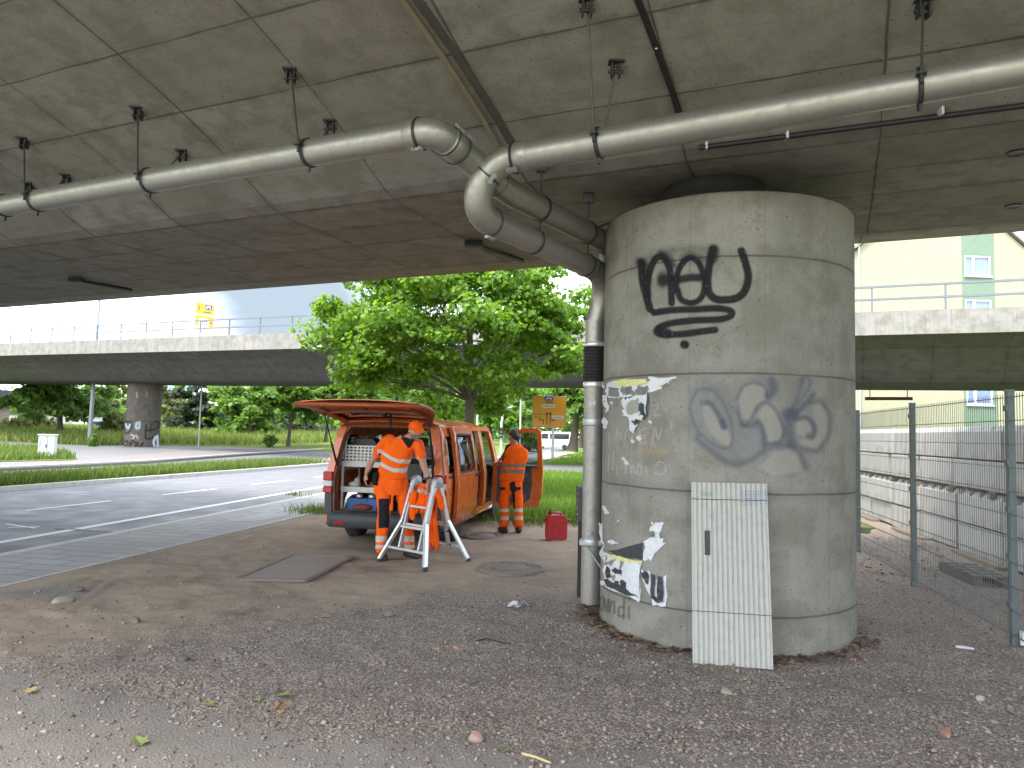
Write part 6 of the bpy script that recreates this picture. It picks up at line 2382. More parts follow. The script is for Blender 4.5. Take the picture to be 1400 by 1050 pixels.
ring_loft(b, [(K2(699, 655), (.19, 0, 0), (0, .13, 0)), (K2(701, 640), (.185, 0, 0), (0, .13, 0)), (K2(705, 624), (.20, 0, 0), (0, .13, 0)), (K2(706, 615), (.180, 0, 0), (0, .11, 0)), (K2(706, 610), (.09, 0, 0), (0, .07, 0))])
chain(b, [sL2, sL2.lerp(eL2, .8)], [.076, .068]); chain(b, [sR2, sR2.lerp(eR2, .8)], [.072, .066])
fuse('shirt', b, .012, w2, [M_blk], None, 2, .004)
b = MB()
ring_loft(b, [(K2(699, 657.5), (.215, 0, 0), (0, .155, 0)), (K2(700, 650), (.215, 0, 0), (0, .155, 0)), (K2(702, 638), (.21, 0, 0), (0, .150, 0)), (K2(706, 624), (.213, 0, 0), (0, .145, 0)), (K2(706.5, 616), (.200, 0, 0), (0, .13, 0)), (K2(706.5, 611.5), (.150, 0, 0), (0, .11, 0)), (K2(706, 607.5), (.085, 0, 0), (0, .08, 0))])


def vest_reg(c, n):
    v_ = float(proj([c])[1][0])
    if 634.5 < v_ < 639 or 642.5 < v_ < 647.5: return 1
    return 0


fuse('vest', b, .011, w2, [M_hi, cloth('dull_reflective_tape', (.20, .16, .12), .1, .5)], vest_reg, 2, .011, 11)
b = MB()
ring_loft(b, [(K2(699, 654), (.185, 0, 0), (0, .13, 0)), (K2(699, 663), (.20, 0, 0), (0, .145, 0)), (K2(699, 671), (.19, 0, 0), (0, .14, 0))])
chain(b, [K2(693, 667), K2(689, 682), K2(690, 692), K2(689, 716)], [.105, .10, .088, .082])
chain(b, [K2(706, 667), K2(708, 682), K2(708, 692), K2(709, 716)], [.105, .10, .088, .082])


def tr2(c, n):
    u_, v_ = proj([c])
    u_, v_ = float(u_[0]), float(v_[0])
    if v_ < 658: return 2
    if 695.5 < v_ < 700 or 706 < v_ < 711: return 1
    if n.y < .3 and 660 < v_ < 672 and abs(u_ - 701 - (v_ - 664) * .2) < 4.2: return 2
    if n.y < .3 and 666 < v_ - abs(u_ - 693) * -.0 < 670 and u_ < 712 and not (691 < u_ < 697): return 2
    if u_ > 700 and u_ < 704 and v_ < 700: return 2
    return 0


fuse('trousers', b, .011, w2, [M_hi, M_refl, M_blk], tr2, 2, .011, 10)
for an, d_ in ((K2(689, 716), Vector((-.4, .9, 0))), (K2(709, 716), Vector((-.1, 1, 0)))):
    d_ = d_.normalized()
    gz = yz(an.x, an.y)
    a0_ = Vector((an.x, an.y, gz))
    b = MB()
    chain(b, [a0_ + Vector((0, 0, .16)), a0_ + Vector((0, 0, .07))], [.062, .060])
    chain(b, [a0_ - d_ * .06 + Vector((0, 0, .055)), a0_ + d_ * .08 + Vector((0, 0, .052)), a0_ + d_ * .18 + Vector((0, 0, .045))], [.055, .054, .045])
    fuse('work_shoe', b, .01, w2, [M_shoe, M_sole], lambda c, n, g=gz: 1 if c.z < g + .03 else 0, 2)

# ------------------------------------------------------------------ folding ladder
F1, F2, R2_ = GY(518, 768), GY(581, 781), GY(640, 768)
R1_ = F1 + (R2_ - F2)
R1_.z = yz(R1_.x, R1_.y)
ldr = thing('folding_ladder', 'silver aluminium folding trestle ladder standing in front of the worker', 'ladder', (F1 + F2 + R1_ + R2_) / 4)
axL = (F2 - F1).normalized()
spr = ((R2_ - F2) + (R1_ - F1)).normalized()
cen = (F1 + F2 + R1_ + R2_) / 4
TOP = 1.02
hw_in, hw_out = .20, .235
tops = {}
for nm, sg in (('front', -1), ('rear', 1)):
    for e, foot, side in ((0, F1 if sg < 0 else R1_, -1), (1, F2 if sg < 0 else R2_, 1)):
        t = cen + axL * side * hw_out + spr * sg * .05
        t.z = TOP
        m_ = cen + axL * side * (hw_out + .015) + spr * sg * .255
        m_.z = .50
        mb = MB()
        mb.beam(t, m_, .028, .075, up=spr)
        mb.beam(m_ + Vector((0, 0, .02)), foot + Vector((0, 0, .03)), .028, .075, up=spr)
        mb.build('outer_rail', M_alu, ldr, bevel=.005)
        mb = MB()
        mb.beam(foot + Vector((0, 0, .05)), foot - Vector((0, 0, .005)), .036, .082, up=spr)
        mb.build('rubber_foot', M_trim, ldr, bevel=.004)
        ti = cen + axL * side * hw_in + spr * sg * .05; ti.z = TOP
        bi = cen + axL * side * hw_in + spr * sg * .36; bi.z = .15
        mb = MB()
        mb.beam(ti, bi, .026, .070, up=spr)
        dd = (bi - ti).normalized()
        for q in range(5):
            c_ = ti + dd * (.12 + q * .19) + axL * side * .014
            mb.tube([c_ - axL * .012, c_ + axL * .028 * side], .011, 8, 1)
        mb.build('inner_rail', [simple('aluminium_inner', (.42, .43, .44), .4, metal=.6, var=.1), M_darksteel], ldr, bevel=.004)
        tops[(sg, side)] = (t, m_, foot, ti, bi)
    for f_ in (.36, .62):
        a, b_ = tops[(sg, -1)], tops[(sg, 1)]
        MB().beam(a[3].lerp(a[4], f_), b_[3].lerp(b_[4], f_), .030, .028).build('rung', M_alu, ldr, bevel=.004)
    a, b_ = tops[(sg, -1)], tops[(sg, 1)]
    for f_ in (.10, .62):
        MB().beam(a[1].lerp(a[2], f_), b_[1].lerp(b_[2], f_), .030, .030).build('rung', M_alu, ldr, bevel=.004)
for side in (-1, 1):
    c_ = cen + axL * side * .222
    c_.z = TOP + .01
    mb = MB()
    mb.lathe([(.0, -.045), (.062, -.045), (.07, -.035), (.07, .035), (.062, .045), (0, .045)], c_, 20, axis=axL)
    mb.lathe([(0, -.055), (.022, -.055), (.022, .055), (0, .055)], c_, 14, axis=axL)
    mb.beam(c_ - spr * .10 - Vector((0, 0, .05)), c_ + spr * .10 - Vector((0, 0, .05)), .05, .06)
    for q in (-1, 1):
        mb.tube([c_ + spr * q * .075 - axL * .06 - Vector((0, 0, .05)), c_ + spr * q * .075 + axL * .06 - Vector((0, 0, .05))], .014, 8)
    mb.build('hinge_joint', M_galv, ldr, bevel=.004)

# orange work jacket hanging over the ladder
jk = thing('work_jacket', 'orange hi-vis jacket with a pale band hung over the ladder', 'jacket', (cen.x, cen.y, .9))
mb = MB()
nu, nv = 26, 30
vs, fs = [], []
for a in range(nu):
    for c_ in range(nv):
        t = c_ / (nv - 1) * 2 - 1
        w_ = (a / (nu - 1) - .5)
        drop = abs(t) ** 1.4 * (.34 if t < 0 else .75) * (1 + .16 * math.sin(a * .9))
        sp_ = spr * (t * .11)
        wide = .33 + (.04 if t < 0 else -.08) * abs(t)
        p = cen + axL * (w_ * wide + (.05 if t > 0 else -.02) + .02 * math.sin(t * 7)) + sp_ + spr * .022 * math.sin(a * .95 + t * 3) + spr * .012 * math.sin(a * 2.1 - t * 5)
        p.z = TOP - .055 - drop + .03 * math.cos(w_ * PI) + .012 * math.sin(a * 1.3 + t * 6)
        vs.append(p)
ms = []
for a in range(nu - 1):
    for c_ in range(nv - 1):
        fs.append((a * nv + c_, (a + 1) * nv + c_, (a + 1) * nv + c_ + 1, a * nv + c_ + 1))
for q in fs:
    c_ = q[0] % nv
    mb.add([], [])
o_ = len(mb.v)
mb.v += [tuple(p) for p in vs]
for q in fs:
    c_ = q[0] % nv
    mb.f.append(list(q)); mb.m.append(1 if c_ in (8, 9) else 0); mb.s.append(True)
jo = mb.build('jacket_body', [M_hi, M_refl], jk)
sm_ = jo.modifiers.new('thickness', 'SOLIDIFY'); sm_.thickness = .012
b = MB()
q0 = cen - axL * .17 - spr * .13 + Vector((0, 0, .86 - cen.z)); 
chain(b, [q0 + axL * .02, q0 - Vector((0, 0, .12)) - axL * .01, q0 - Vector((0, 0, .30)) + axL * .03 - spr * .02], [.055, .06, .045], flat=.6)
fuse('jacket_sleeve', b, .012, jk, [M_hi], None, 2, .008, 15)
b = MB()
q0 = cen + axL * .20 - spr * .02 + Vector((0, 0, .93 - cen.z))
chain(b, [q0, q0 + axL * .10 - Vector((0, 0, .10)) , q0 + axL * .12 - Vector((0, 0, .22)) + spr * .03], [.06, .055, .045], flat=.6)
fuse('jacket_sleeve', b, .012, jk, [M_hi], None, 2, .008, 15)

# ------------------------------------------------------------------ small things on the ground
jp = GY(760, 737)
jc = thing('petrol_can', 'red petrol can standing on the dirt near the open van door', 'canister', jp, .25)
M_redc = simple('red_can', (.42, .010, .022), .4, var=.1, coat=.2)
mb = MB()
mb.panel([(-.155, .0), (.155, 0), (.165, .03), (.165, .33), (.12, .39), (-.14, .39), (-.165, .35), (-.165, .03)], fn=lambda a, b: Vector((a, -.085, b)), th=.17, nrm=lambda a, b: (0, -1, 0))
mb.box((0, -.088, .2), (.20, .012, .22)); mb.box((0, .088, .2), (.20, .012, .22))
for x_ in (-.09, -.03, .03, .09):
    mb.box((x_, -.095, .2), (.014, .008, .2))
mb.build('can_body', M_redc, jc, local=True, bevel=.018, seg=3)
mb = MB(); mb.tube([(-.10, 0, .385), (-.09, 0, .43), (.06, 0, .43), (.08, 0, .385)], .016, 10); mb.tube([(-.10, -.04, .385), (-.09, -.04, .425), (.06, -.04, .425), (.08, -.04, .385)], .012, 8)
mb.build('handle', M_redc, jc, local=True)
mb = MB(); mb.lathe([(.03, 0), (.032, .03), (.02, .045), (.012, .10), (0, .10)], (-.10, .02, .385), 14)
mb.build('spout_cap', M_black, jc, local=True)

M_iron = simple('rusty_cast_iron', (.19, .155, .125), .8, var=.3, scale=12, bump=.4, dirt=((.19, .14, .10), .6))
for (u_, v_, r_m_, lab) in ((698, 779, .37, 'round cast-iron manhole cover in the dirt beside the ladder'), (659, 734, .33, 'round manhole cover under the flank of the van beside the front wheel')):
    q = GY(u_, v_)
    mh = thing('manhole_cover', lab, 'manhole', (q.x, q.y, q.z))
    MB().lathe([(r_m_ + .05, -.06), (r_m_ + .05, .028), (r_m_ + .035, .036), (r_m_ + .008, .036), (r_m_ + .006, .01)], q, 48).build('ring_frame', M_iron, mh)
    mb = MB()
    mb.lathe([(r_m_, -.02), (r_m_, .030), (r_m_ - .02, .036), (r_m_ * .74, .034), (r_m_ * .72, .024), (r_m_ * .66, .024), (r_m_ * .64, .036), (0, .038)], q, 48)
    for t in range(16):
        a = t * PI / 8
        mb.box(q + Vector((math.cos(a) * r_m_ * .86, math.sin(a) * r_m_ * .86, .036)), (.05, .03, .012), rot=Matrix.Rotation(a, 3, 'Z'))
    mb.build('lid', M_iron, mh)
pk_ = [GY(*a) for a in ((323, 793), (418, 796), (483, 764), (400, 762))]
hv = thing('steel_hatch', 'pair of flat dirt-covered access hatch plates in the yard in front of the van', 'hatch', sum(pk_, Vector()) / 4)
M_hatch = simple('dusty_steel_plate', (.27, .23, .19), .9, var=.2, scale=5, bump=.4, dirt=((.2, .165, .13), .5))
A_, B_, C_, D_ = pk_
zt = max(p.z for p in pk_) + .012
for t0, t1 in ((0, .495), (.505, 1)):
    lq = [A_.lerp(D_, t0), B_.lerp(C_, t0), B_.lerp(C_, t1), A_.lerp(D_, t1)]
    MB().panel([(p.x, p.y) for p in lq], fn=lambda a, b: Vector((a, b, zt)), th=.03, nrm=lambda a, b: (0, 0, 1)).build('hatch_plate', M_hatch, hv, bevel=.004)
mb = MB()
for a, b_ in ((A_, B_), (B_, C_), (C_, D_), (D_, A_)):
    mb.beam(Vector((a.x, a.y, zt - .004)), Vector((b_.x, b_.y, zt - .004)), .05, .025)
mb.build('angle_frame', M_iron, hv)


def rock(name, lab, u_, v_, s, col, seed, flat=.6, cat='stone'):
    q = GY(u_, v_)
    bm = bmesh.new()
    bmesh.ops.create_icosphere(bm, subdivisions=3, radius=1)
    r_ = random.Random(seed)
    pl_ = [(Vector((r_.gauss(0, 1), r_.gauss(0, 1), r_.gauss(0, 1))).normalized(), r_.uniform(.55, .9)) for _ in range(11)]
    for v in bm.verts:
        for n_, d_ in pl_:
            e = v.co.dot(n_) - d_
            if e > 0: v.co -= n_ * e * .85
        v.co *= 1 + .12 * mnoise.noise(v.co * 2 + Vector((seed, 0, 0)))
        v.co = Vector((v.co.x * s * 1.25, v.co.y * s, v.co.z * s * flat))
    me = bpy.data.meshes.new(name)
    bm.to_mesh(me); bm.free()
    me.materials.append(simple('rock_%02x%02x%02x' % tuple(int(c * 255) for c in col), col, .9, var=.25, scale=9, bump=.5))
    for p in me.polygons: p.use_smooth = True
    o = bpy.data.objects.new(name, me)
    COL.objects.link(o)
    o.location = (q.x, q.y, q.z + s * flat * .45)
    o.rotation_euler = (0, 0, r_.random() * 6)
    MW[o.name] = Matrix.Translation(o.location)
    return tag(o, lab, cat)


rock('stone', 'smooth flat oval pebble near the pavement edge', 87, 823, .085, (.30, .27, .23), 1, .42)
rock('stone', 'dark broken stone on the dirt beside the flat pebble', 108, 808, .05, (.15, .125, .10), 2)
rock('stone', 'small reddish stone lying at the bottom edge of the gravel', 650, 1012, .042, (.36, .24, .19), 3, .8)
rock('stone', 'brown clod half sunk in the dirt below the hatch plates', 532, 842, .05, (.21, .165, .12), 4)
rock('stone', 'small flat clod lying to one side of the brown clod', 446, 843, .05, (.22, .175, .13), 12, .5)
rock('stone', 'dark grey angular stone on the gravel in the lower left', 252, 903, .04, (.12, .11, .10), 5, .8)
rock('stone', 'pale tan stone in the gravel below the leaning cabinet panel', 993, 947, .042, (.33, .28, .21), 6, .55)
rock('stone', 'pale rounded stone in the gravel on the far right', 1341, 958, .032, (.38, .37, .35), 7, .8)
rock('stone', 'dark stone beside the pale rounded stone', 1379, 957, .026, (.20, .19, .18), 8, .8)
rock('brick_fragment', 'orange brick fragment in the gravel on the right', 1294, 1004, .034, (.36, .17, .10), 9, .6, 'brick')
rock('stone', 'pinkish chip in the dip of the dirt at mid yard', 624, 887, .028, (.40, .22, .18), 10, .6)
rock('stone', 'dusty lump by the tyre treads near the pavement', 185, 851, .045, (.19, .15, .12), 11, .7)
# leaves, sticks, scraps
M_leafg = simple('fallen_green_leaf', (.20, .24, .07), .7, var=.3, scale=20)
M_leafy = simple('fallen_dry_leaf', (.40, .30, .12), .8, var=.3, scale=20)
LEAF2 = [(0, -.5), (.1, -.3), (.42, -.38), (.34, -.1), (.55, .08), (.26, .16), (.22, .4), (0, .58), (-.22, .4), (-.26, .16), (-.55, .08), (-.34, -.1), (-.42, -.38), (-.1, -.3)]


def leaf(lab, u_, v_, s, mat, seed):
    q = GY(u_, v_)
    r_ = random.Random(seed)
    a0_ = r_.random() * 6.28
    R_ = Matrix.Rotation(a0_, 3, 'Z') @ Matrix.Rotation(r_.uniform(-.25, .25), 3, 'X')
    mb = MB()
    mb.panel([(a * s, b_ * s) for a, b_ in LEAF2], fn=lambda a, b_: q + Vector((0, 0, .016)) + R_ @ Vector((a, b_, .35 * abs(a) + .6 * b_ * b_ / s * .3)), th=.0015, cuts_x=[0], cuts_y=[0])
    mb.tube([q + Vector((0, 0, .016)) + R_ @ Vector((0, -.5 * s, 0)), q + Vector((0, 0, .012)) + R_ @ Vector((.05 * s, -.95 * s, 0))], .0016, 5)
    return tag(mb.build('fallen_leaf', mat), lab, 'leaf')


leaf('fresh green leaf on the pale asphalt in the lower left', 190, 1019, .09, M_leafg, 1)
leaf('small yellowish leaf on the gravel at the lower left edge', 42, 948, .07, M_leafy, 2)
leaf('pale green leaf near the withered weeds', 285, 967, .07, M_leafg, 3)
leaf('green weed leaf above the dry leaf litter', 388, 954, .075, M_leafg, 4)
leaf('green weed leaf left of the dry leaf litter', 350, 961, .085, M_leafg, 5)
for n_, (u_, v_) in enumerate(((376, 968), (388, 972), (366, 974), (394, 966), (380, 978), (402, 975))):
    o = leaf('shrivelled orange-brown leaf in the little heap of leaf litter', u_, v_, .05, simple('withered_leaf', (.36, .20, .09), .8, var=.3, scale=20), 10 + n_)
    o['group'] = 'heap of shrivelled leaves'
leaf('yellow dry leaf in the dirt hollow', 596, 891, .06, M_leafy, 21)
leaf('yellowish leaf at the right bottom of the gravel', 690, 1030, .07, M_leafg, 22)


def stick(lab, pts, r_, mat, name='stick', cat='stick'):
    mb = MB()
    mb.tube([GY(*p) + Vector((0, 0, r_ * .9)) for p in pts], [r_, r_ * 1.1, r_ * .7][:len(pts)] if len(pts) <= 3 else r_, 8)
    return tag(mb.build(name, mat), lab, cat)


M_stick = simple('pale_split_wood', (.52, .40, .22), .8, var=.2, scale=20)
stick('pale split wooden stick on the asphalt at the bottom edge', [(714, 1032), (735, 1038), (753, 1045)], .008, M_stick)
stick('thin dark twig on the dirt to the left of the pillar', [(650, 877), (665, 874), (698, 882)], .006, simple('dark_twig', (.045, .035, .03), .8))
stick('white plastic strip on the dark ground near the fence', [(1307, 886), (1318, 887), (1331, 889)], .012, M_paper, 'plastic_strip', 'litter')
mb = MB()
q = GY(712, 830)
for n_ in range(7):
    r_ = random.Random(n_ + 3)
    c_ = q + Vector((r_.uniform(-.13, .13), r_.uniform(-.04, .04), .02))
    pts_ = [(math.cos(a) * r_.uniform(.03, .075), math.sin(a) * r_.uniform(.02, .05)) for a in [2 * PI * t / 7 for t in range(7)]]
    tl_ = r_.uniform(-.5, .5)
    mb.panel(pts_, fn=lambda a, b_: c_ + Vector((a, b_, .02 * math.sin(a * 40 + n_) + tl_ * b_ + .012)), th=.0015, cuts_x=[-.03, 0, .03], m=0 if n_ != 3 else 1)
tag(mb.build('paper_scrap', [M_paper, simple('dirty_paper', (.10, .08, .07), .8)]), 'crumpled dirty white paper scrap on the dirt beside the pillar', 'litter')
# litter of brown leaf scraps along the pillar's foot
lt_v = []
r_ = np.random.default_rng(21)
for _ in range(900):
    a = math.radians(r_.uniform(150, 275)) if r_.random() < .8 else math.radians(r_.uniform(275, 330))
    d_ = PR + .02 + abs(r_.normal(0, .10))
    x_, y_ = PC[0] + d_ * math.cos(a), PC[1] + d_ * math.sin(a)
    lt_v.append((x_, y_, yz(x_, y_) + .006))
for _ in range(500):
    u_, v_ = r_.uniform(1175, 1290), r_.uniform(735, 790)
    q = GY(u_, v_)
    lt_v.append((q.x, q.y, q.z + .006))
n = len(lt_v)
bs = np.array(lt_v)
ang = r_.random(n) * 6.28
sz = r_.uniform(.008, .026, n)
v4 = np.zeros((n, 4, 3))
for kk, (a, b_) in enumerate(((-1, -.5), (1, -.6), (.8, .6), (-.9, .5))):
    v4[:, kk, 0] = bs[:, 0] + (np.cos(ang) * a - np.sin(ang) * b_) * sz
    v4[:, kk, 1] = bs[:, 1] + (np.sin(ang) * a + np.cos(ang) * b_) * sz
    v4[:, kk, 2] = bs[:, 2] + r_.uniform(-.2, 1.2, n) * sz * .7
cl = np.repeat((np.array([[.16, .075, .05], [.20, .12, .07], [.10, .06, .045], [.25, .18, .10]])[r_.integers(0, 4, n)])[:, None], 4, 1)
tag(raw_mesh('leaf_litter', v4.reshape(-1, 3), np.arange(n * 4).reshape(-1, 4), attr_mat('litter_leaf', .9), cl.reshape(-1, 3)), kind='stuff')
wd = GY(941, 882)
mb = MB()
mb.tube([wd, wd + Vector((.0, -.01, .06)), wd + Vector((-.02, -.02, .11))], .006, 6)
for a in range(5):
    mb.ell(wd + Vector((math.cos(a * 1.4) * .03 - .01, -.02, .10 + .02 * math.sin(a * 2))), (.022, .015, .012), 0, 8, 6)
tag(mb.build('weed_stalk', simple('withered_weed', (.06, .055, .05), .8)), 'small dark withered weed stalk at the foot of the pillar beside the panel', 'plant')
# ------------------------------------------------------------------ trees
k = NM('bark')
co = k.obj()
bk = k.noise(k.map(co, (6, 6, 1.1)), 3., 6, .7)
k.set(col=k.mix(bk, (.055, .045, .036), (.17, .145, .115)), rough=.95, spec=.15, normal=k.bump(bk, .8, .03))
M_bark = k.m


def leaf_mat(name, trans):
    k = NM(name)
    c = k.attr('Col')
    k.set(col=c, rough=.55, spec=.35)
    tr = k.n('ShaderNodeBsdfTranslucent', {'Color': k.mix(1., c, trans, 'MULTIPLY')})
    mx = k.n('ShaderNodeMixShader', {0: .5, 1: k.b.outputs[0], 2: tr.outputs[0]})
    k.t.links.new(mx.outputs[0], k.out.inputs[0])
    return k.m


M_leaf = leaf_mat('maple_leaf', (1.7, 1.6, .6))
M_leaf_far = leaf_mat('tree_leaf', (1.3, 1.35, .75))
MAPLE = np.array([(0, -.5), (.40, -.36), (.30, -.05), (.56, .12), (.20, .20), (0, .60), (-.20, .20), (-.56, .12), (-.30, -.05), (-.40, -.36)])
QUAD = np.array([(-.5, -.3), (.45, -.42), (.55, .35), (-.38, .46)])


def leaves(name, pts, up, size, pal, seed, parent, mat, shape, droop=.55, szvar=.45):
    r_ = np.random.default_rng(seed)
    n = len(pts)
    nrm = up + r_.normal(0, droop, (n, 3))
    nrm[:, 2] += .55
    nrm /= np.linalg.norm(nrm, axis=1)[:, None]
    t = r_.normal(0, 1, (n, 3))
    t -= nrm * (t * nrm).sum(1)[:, None]
    t /= np.linalg.norm(t, axis=1)[:, None]
    b = np.cross(nrm, t)
    s = size * (1 + szvar * r_.uniform(-1, 1, n))
    kk = len(shape)
    v = pts[:, None] + (t[:, None] * shape[None, :, :1] + b[:, None] * shape[None, :, 1:]) * s[:, None, None]
    fold = .28 * np.abs(shape[:, 0])[None, :, None] * s[:, None, None] * nrm[:, None]
    v = v - fold * r_.uniform(-.4, 1., n)[:, None, None]
    pal = np.array(pal)
    c = pal[r_.integers(0, len(pal), n)] * r_.uniform(.8, 1.22, (n, 1))
    cc = np.repeat(c[:, None], kk, 1).reshape(-1, 3)
    return raw_mesh(name, v.reshape(-1, 3), np.arange(n * kk).reshape(-1, kk), mat, cc, parent)


def clumps_in(r_, n, c, rad, shell=.5, flat_bottom=-.75, lump=.25, seed=0):
    out = []
    while len(out) < n:
        d = r_.normal(0, 1, 3)
        d /= np.linalg.norm(d)
        if d[2] < flat_bottom: continue
        f = shell + (1 - shell) * r_.random() ** .7
        w = 1 + lump * mnoise.noise(Vector(d * 1.9) + Vector((seed * 3.7, 0, 0)))
        out.append(c + d * np.array(rad) * f * w)
    return np.array(out)


def tree(name, label, base, th, tr, cc, rad, ncl, nleaf, lsize, pal, seed, group=None, shape=QUAD, mat=None, clr=.24, shell=.35, fb=-.75, limbs=14, droop=.55, lean=(0, 0), cull=None):
    r_ = np.random.default_rng(seed)
    root = thing(name, label, 'tree', base, 0, group)
    base = np.array(base, float)
    cc = np.array(cc, float)
    cl = clumps_in(r_, ncl, cc, rad, shell, fb, .35, seed)
    if cull:
        cl = np.array([q for q in cl if not cull(q)])
        ncl = len(cl)
    mb = MB()
    top = np.array([cc[0] + lean[0], cc[1] + lean[1], cc[2] + rad[2] * .45])
    tp = []
    for q in range(9):
        t = q / 8
        p = base * (1 - t) + top * t
        p[0] += .10 * tr * 8 * math.sin(t * 5 + seed) * t * (1 - t)
        p[1] += .10 * tr * 8 * math.cos(t * 4 + seed) * t * (1 - t)
        tp.append(Vector(p))
    mb.tube(tp, [tr * (1.35 if q == 0 else 1.0 - .085 * q) for q in range(9)], 12)
    order = r_.permutation(ncl)[:limbs]
    for q in order:
        tgt = Vector(cl[q])
        h = min(max((tgt.z - base[2]) * r_.uniform(.45, .8), th * 1.15), (top[2] - base[2]) * .92)
        t = h / (top[2] - base[2])
        i0 = min(int(t * 8), 7)
        st_ = tp[i0].lerp(tp[i0 + 1], t * 8 - i0)
        mid = st_.lerp(tgt, .5) + Vector((0, 0, .10 * (tgt - st_).length))
        rr = tr * .30 * (1.1 - t)
        pts_ = arc(st_, mid, tgt, 6)
        mb.tube(pts_, [max(.012, rr * (1 - .15 * e)) for e in range(7)], 7)
        for e in (3, 5):
            side = Vector(r_.normal(0, 1, 3)) * .13 * max(rad)
            side.z = abs(side.z) * .6
            mb.tube(arc(pts_[e], pts_[e] + side * .6, pts_[e] + side, 4), [max(.008, rr * .4 * (1 - .2 * e2)) for e2 in range(5)], 5)
    mb.build('trunk', M_bark, root)
    per = np.maximum(8, (nleaf / ncl * r_.uniform(.5, 1.5, ncl))).astype(int)
    P_, U_ = [], []
    for q in range(ncl):
        cr_ = clr * np.mean(rad) * r_.uniform(.6, 1.25)
        d = r_.normal(0, 1, (per[q], 3))
        d /= np.linalg.norm(d, axis=1)[:, None]
        f = r_.random(per[q])[:, None] ** .45
        P_.append(cl[q] + d * f * np.array([cr_, cr_, cr_ * .5]) + np.array([0, 0, -.12 * cr_]) * (d[:, :1] ** 2 + d[:, 1:2] ** 2) * f)
        U_.append(d * .55)
    leaves('crown', np.concatenate(P_), np.concatenate(U_), lsize, pal, seed + 50, root, mat or M_leaf_far, shape, droop)
    return root


GRN_MAPLE = [(.10, .205, .022), (.125, .245, .03), (.08, .165, .02), (.155, .285, .038), (.205, .32, .05), (.11, .21, .025)]
GRN_A = [(.115, .21, .055), (.14, .24, .06), (.095, .18, .046), (.17, .27, .07)]
GRN_B = [(.12, .215, .035), (.15, .25, .045), (.10, .19, .032), (.17, .28, .06)]
GRN_C = [(.045, .07, .04), (.055, .085, .05), (.035, .055, .035), (.07, .095, .06)]
GRN_D = [(.17, .18, .065), (.16, .165, .06), (.10, .115, .04), (.18, .17, .08)]

YT = 19.6
tb_ = P(644, 690, YT)
tree('maple_tree', 'full bright green maple tree standing right behind the van', (tb_.x, YT, .0), 2.2, .17, (P(619, 470, YT).x, YT, 4.5), (3.75, 3.4, 3.1), 230, 56000, .112, GRN_MAPLE, 4, None, MAPLE, M_leaf, .19, .48, -.80, 46, .5, (.35, 0), cull=lambda q: q[0] > tb_.x + 1.0 and q[2] < 3.45)

GP = 'trees beyond the road on the left'
bg = lambda u, v, Y: P(u, v, Y)


def far_tree(label, u, vbase, Y, tr, uc, vc, ru, rv, ncl, nl, ls, pal, seed, **kw):
    b = P(u, vbase, Y)
    c = P(uc, vc, Y)
    s = Y / 1000
    return tree(kw.pop('name', 'tree'), label, (b.x, Y, b.z - .1), max(.6, (vbase - vc - rv * .6) * s), tr, (c.x, Y, c.z), (ru * s, ru * s * .9, rv * s), ncl, nl, ls, pal, seed, kw.pop('group', None), **kw)


far_tree('broad green tree left of the far pillar', 82, 590, 68, .28, 80, 543, 78, 44, 70, 6500, .34, GRN_A, 11, clr=.26, shell=.25)
far_tree('thin yellowish tree just left of the far pillar', 150, 588, 84, .2, 150, 548, 38, 40, 40, 1500, .34, GRN_D, 12, clr=.22)
far_tree('sparse olive tree just right of the far pillar', 228, 590, 84, .2, 232, 555, 30, 42, 40, 2100, .34, GRN_D, 13, clr=.24)
far_tree('dark blue-green conifer in the meadow right of the far pillar', 272, 592, 80, .26, 268, 556, 36, 46, 60, 4200, .34, GRN_C, 14, name='conifer_tree', clr=.25, shell=.15)
far_tree('large leafy tree with a thick trunk in the middle of the meadow', 341, 594, 74, .32, 340, 556, 48, 44, 75, 6500, .33, GRN_B, 15, clr=.25, shell=.2)
far_tree('young street tree with a slim straight trunk at the meadow edge', 394, 608, 61, .16, 403, 545, 44, 34, 60, 5200, .30, GRN_B, 16, clr=.25, shell=.25)
far_tree('low dark crab-apple tree behind the young street trees', 409, 592, 84, .2, 409, 574, 22, 18, 26, 1500, .3, GRN_C, 17, clr=.3)
far_tree('slim street tree beside the raised tailgate', 445, 603, 62, .14, 452, 545, 34, 36, 48, 3600, .30, GRN_B, 18, clr=.25, shell=.25)
far_tree('bright young tree behind the slim street tree', 428, 594, 78, .16, 430, 560, 26, 26, 30, 1900, .32, GRN_MAPLE, 19, clr=.3)
far_tree('dense dark tree at the back of the meadow', 375, 590, 96, .25, 372, 560, 36, 32, 40, 2600, .42, GRN_A, 20, clr=.3, shell=.1)
far_tree('leafy tree seen above the open tailgate', 480, 596, 78, .2, 487, 548, 36, 40, 48, 3400, .36, GRN_B, 31, clr=.27)
far_tree('tall green tree beyond the van roof', 545, 592, 80, .25, 545, 545, 48, 46, 60, 4200, .38, GRN_A, 32, clr=.27)
far_tree('bright green tree beside the maple trunk', 602, 592, 85, .25, 602, 550, 44, 42, 56, 3800, .38, GRN_B, 33, clr=.27)
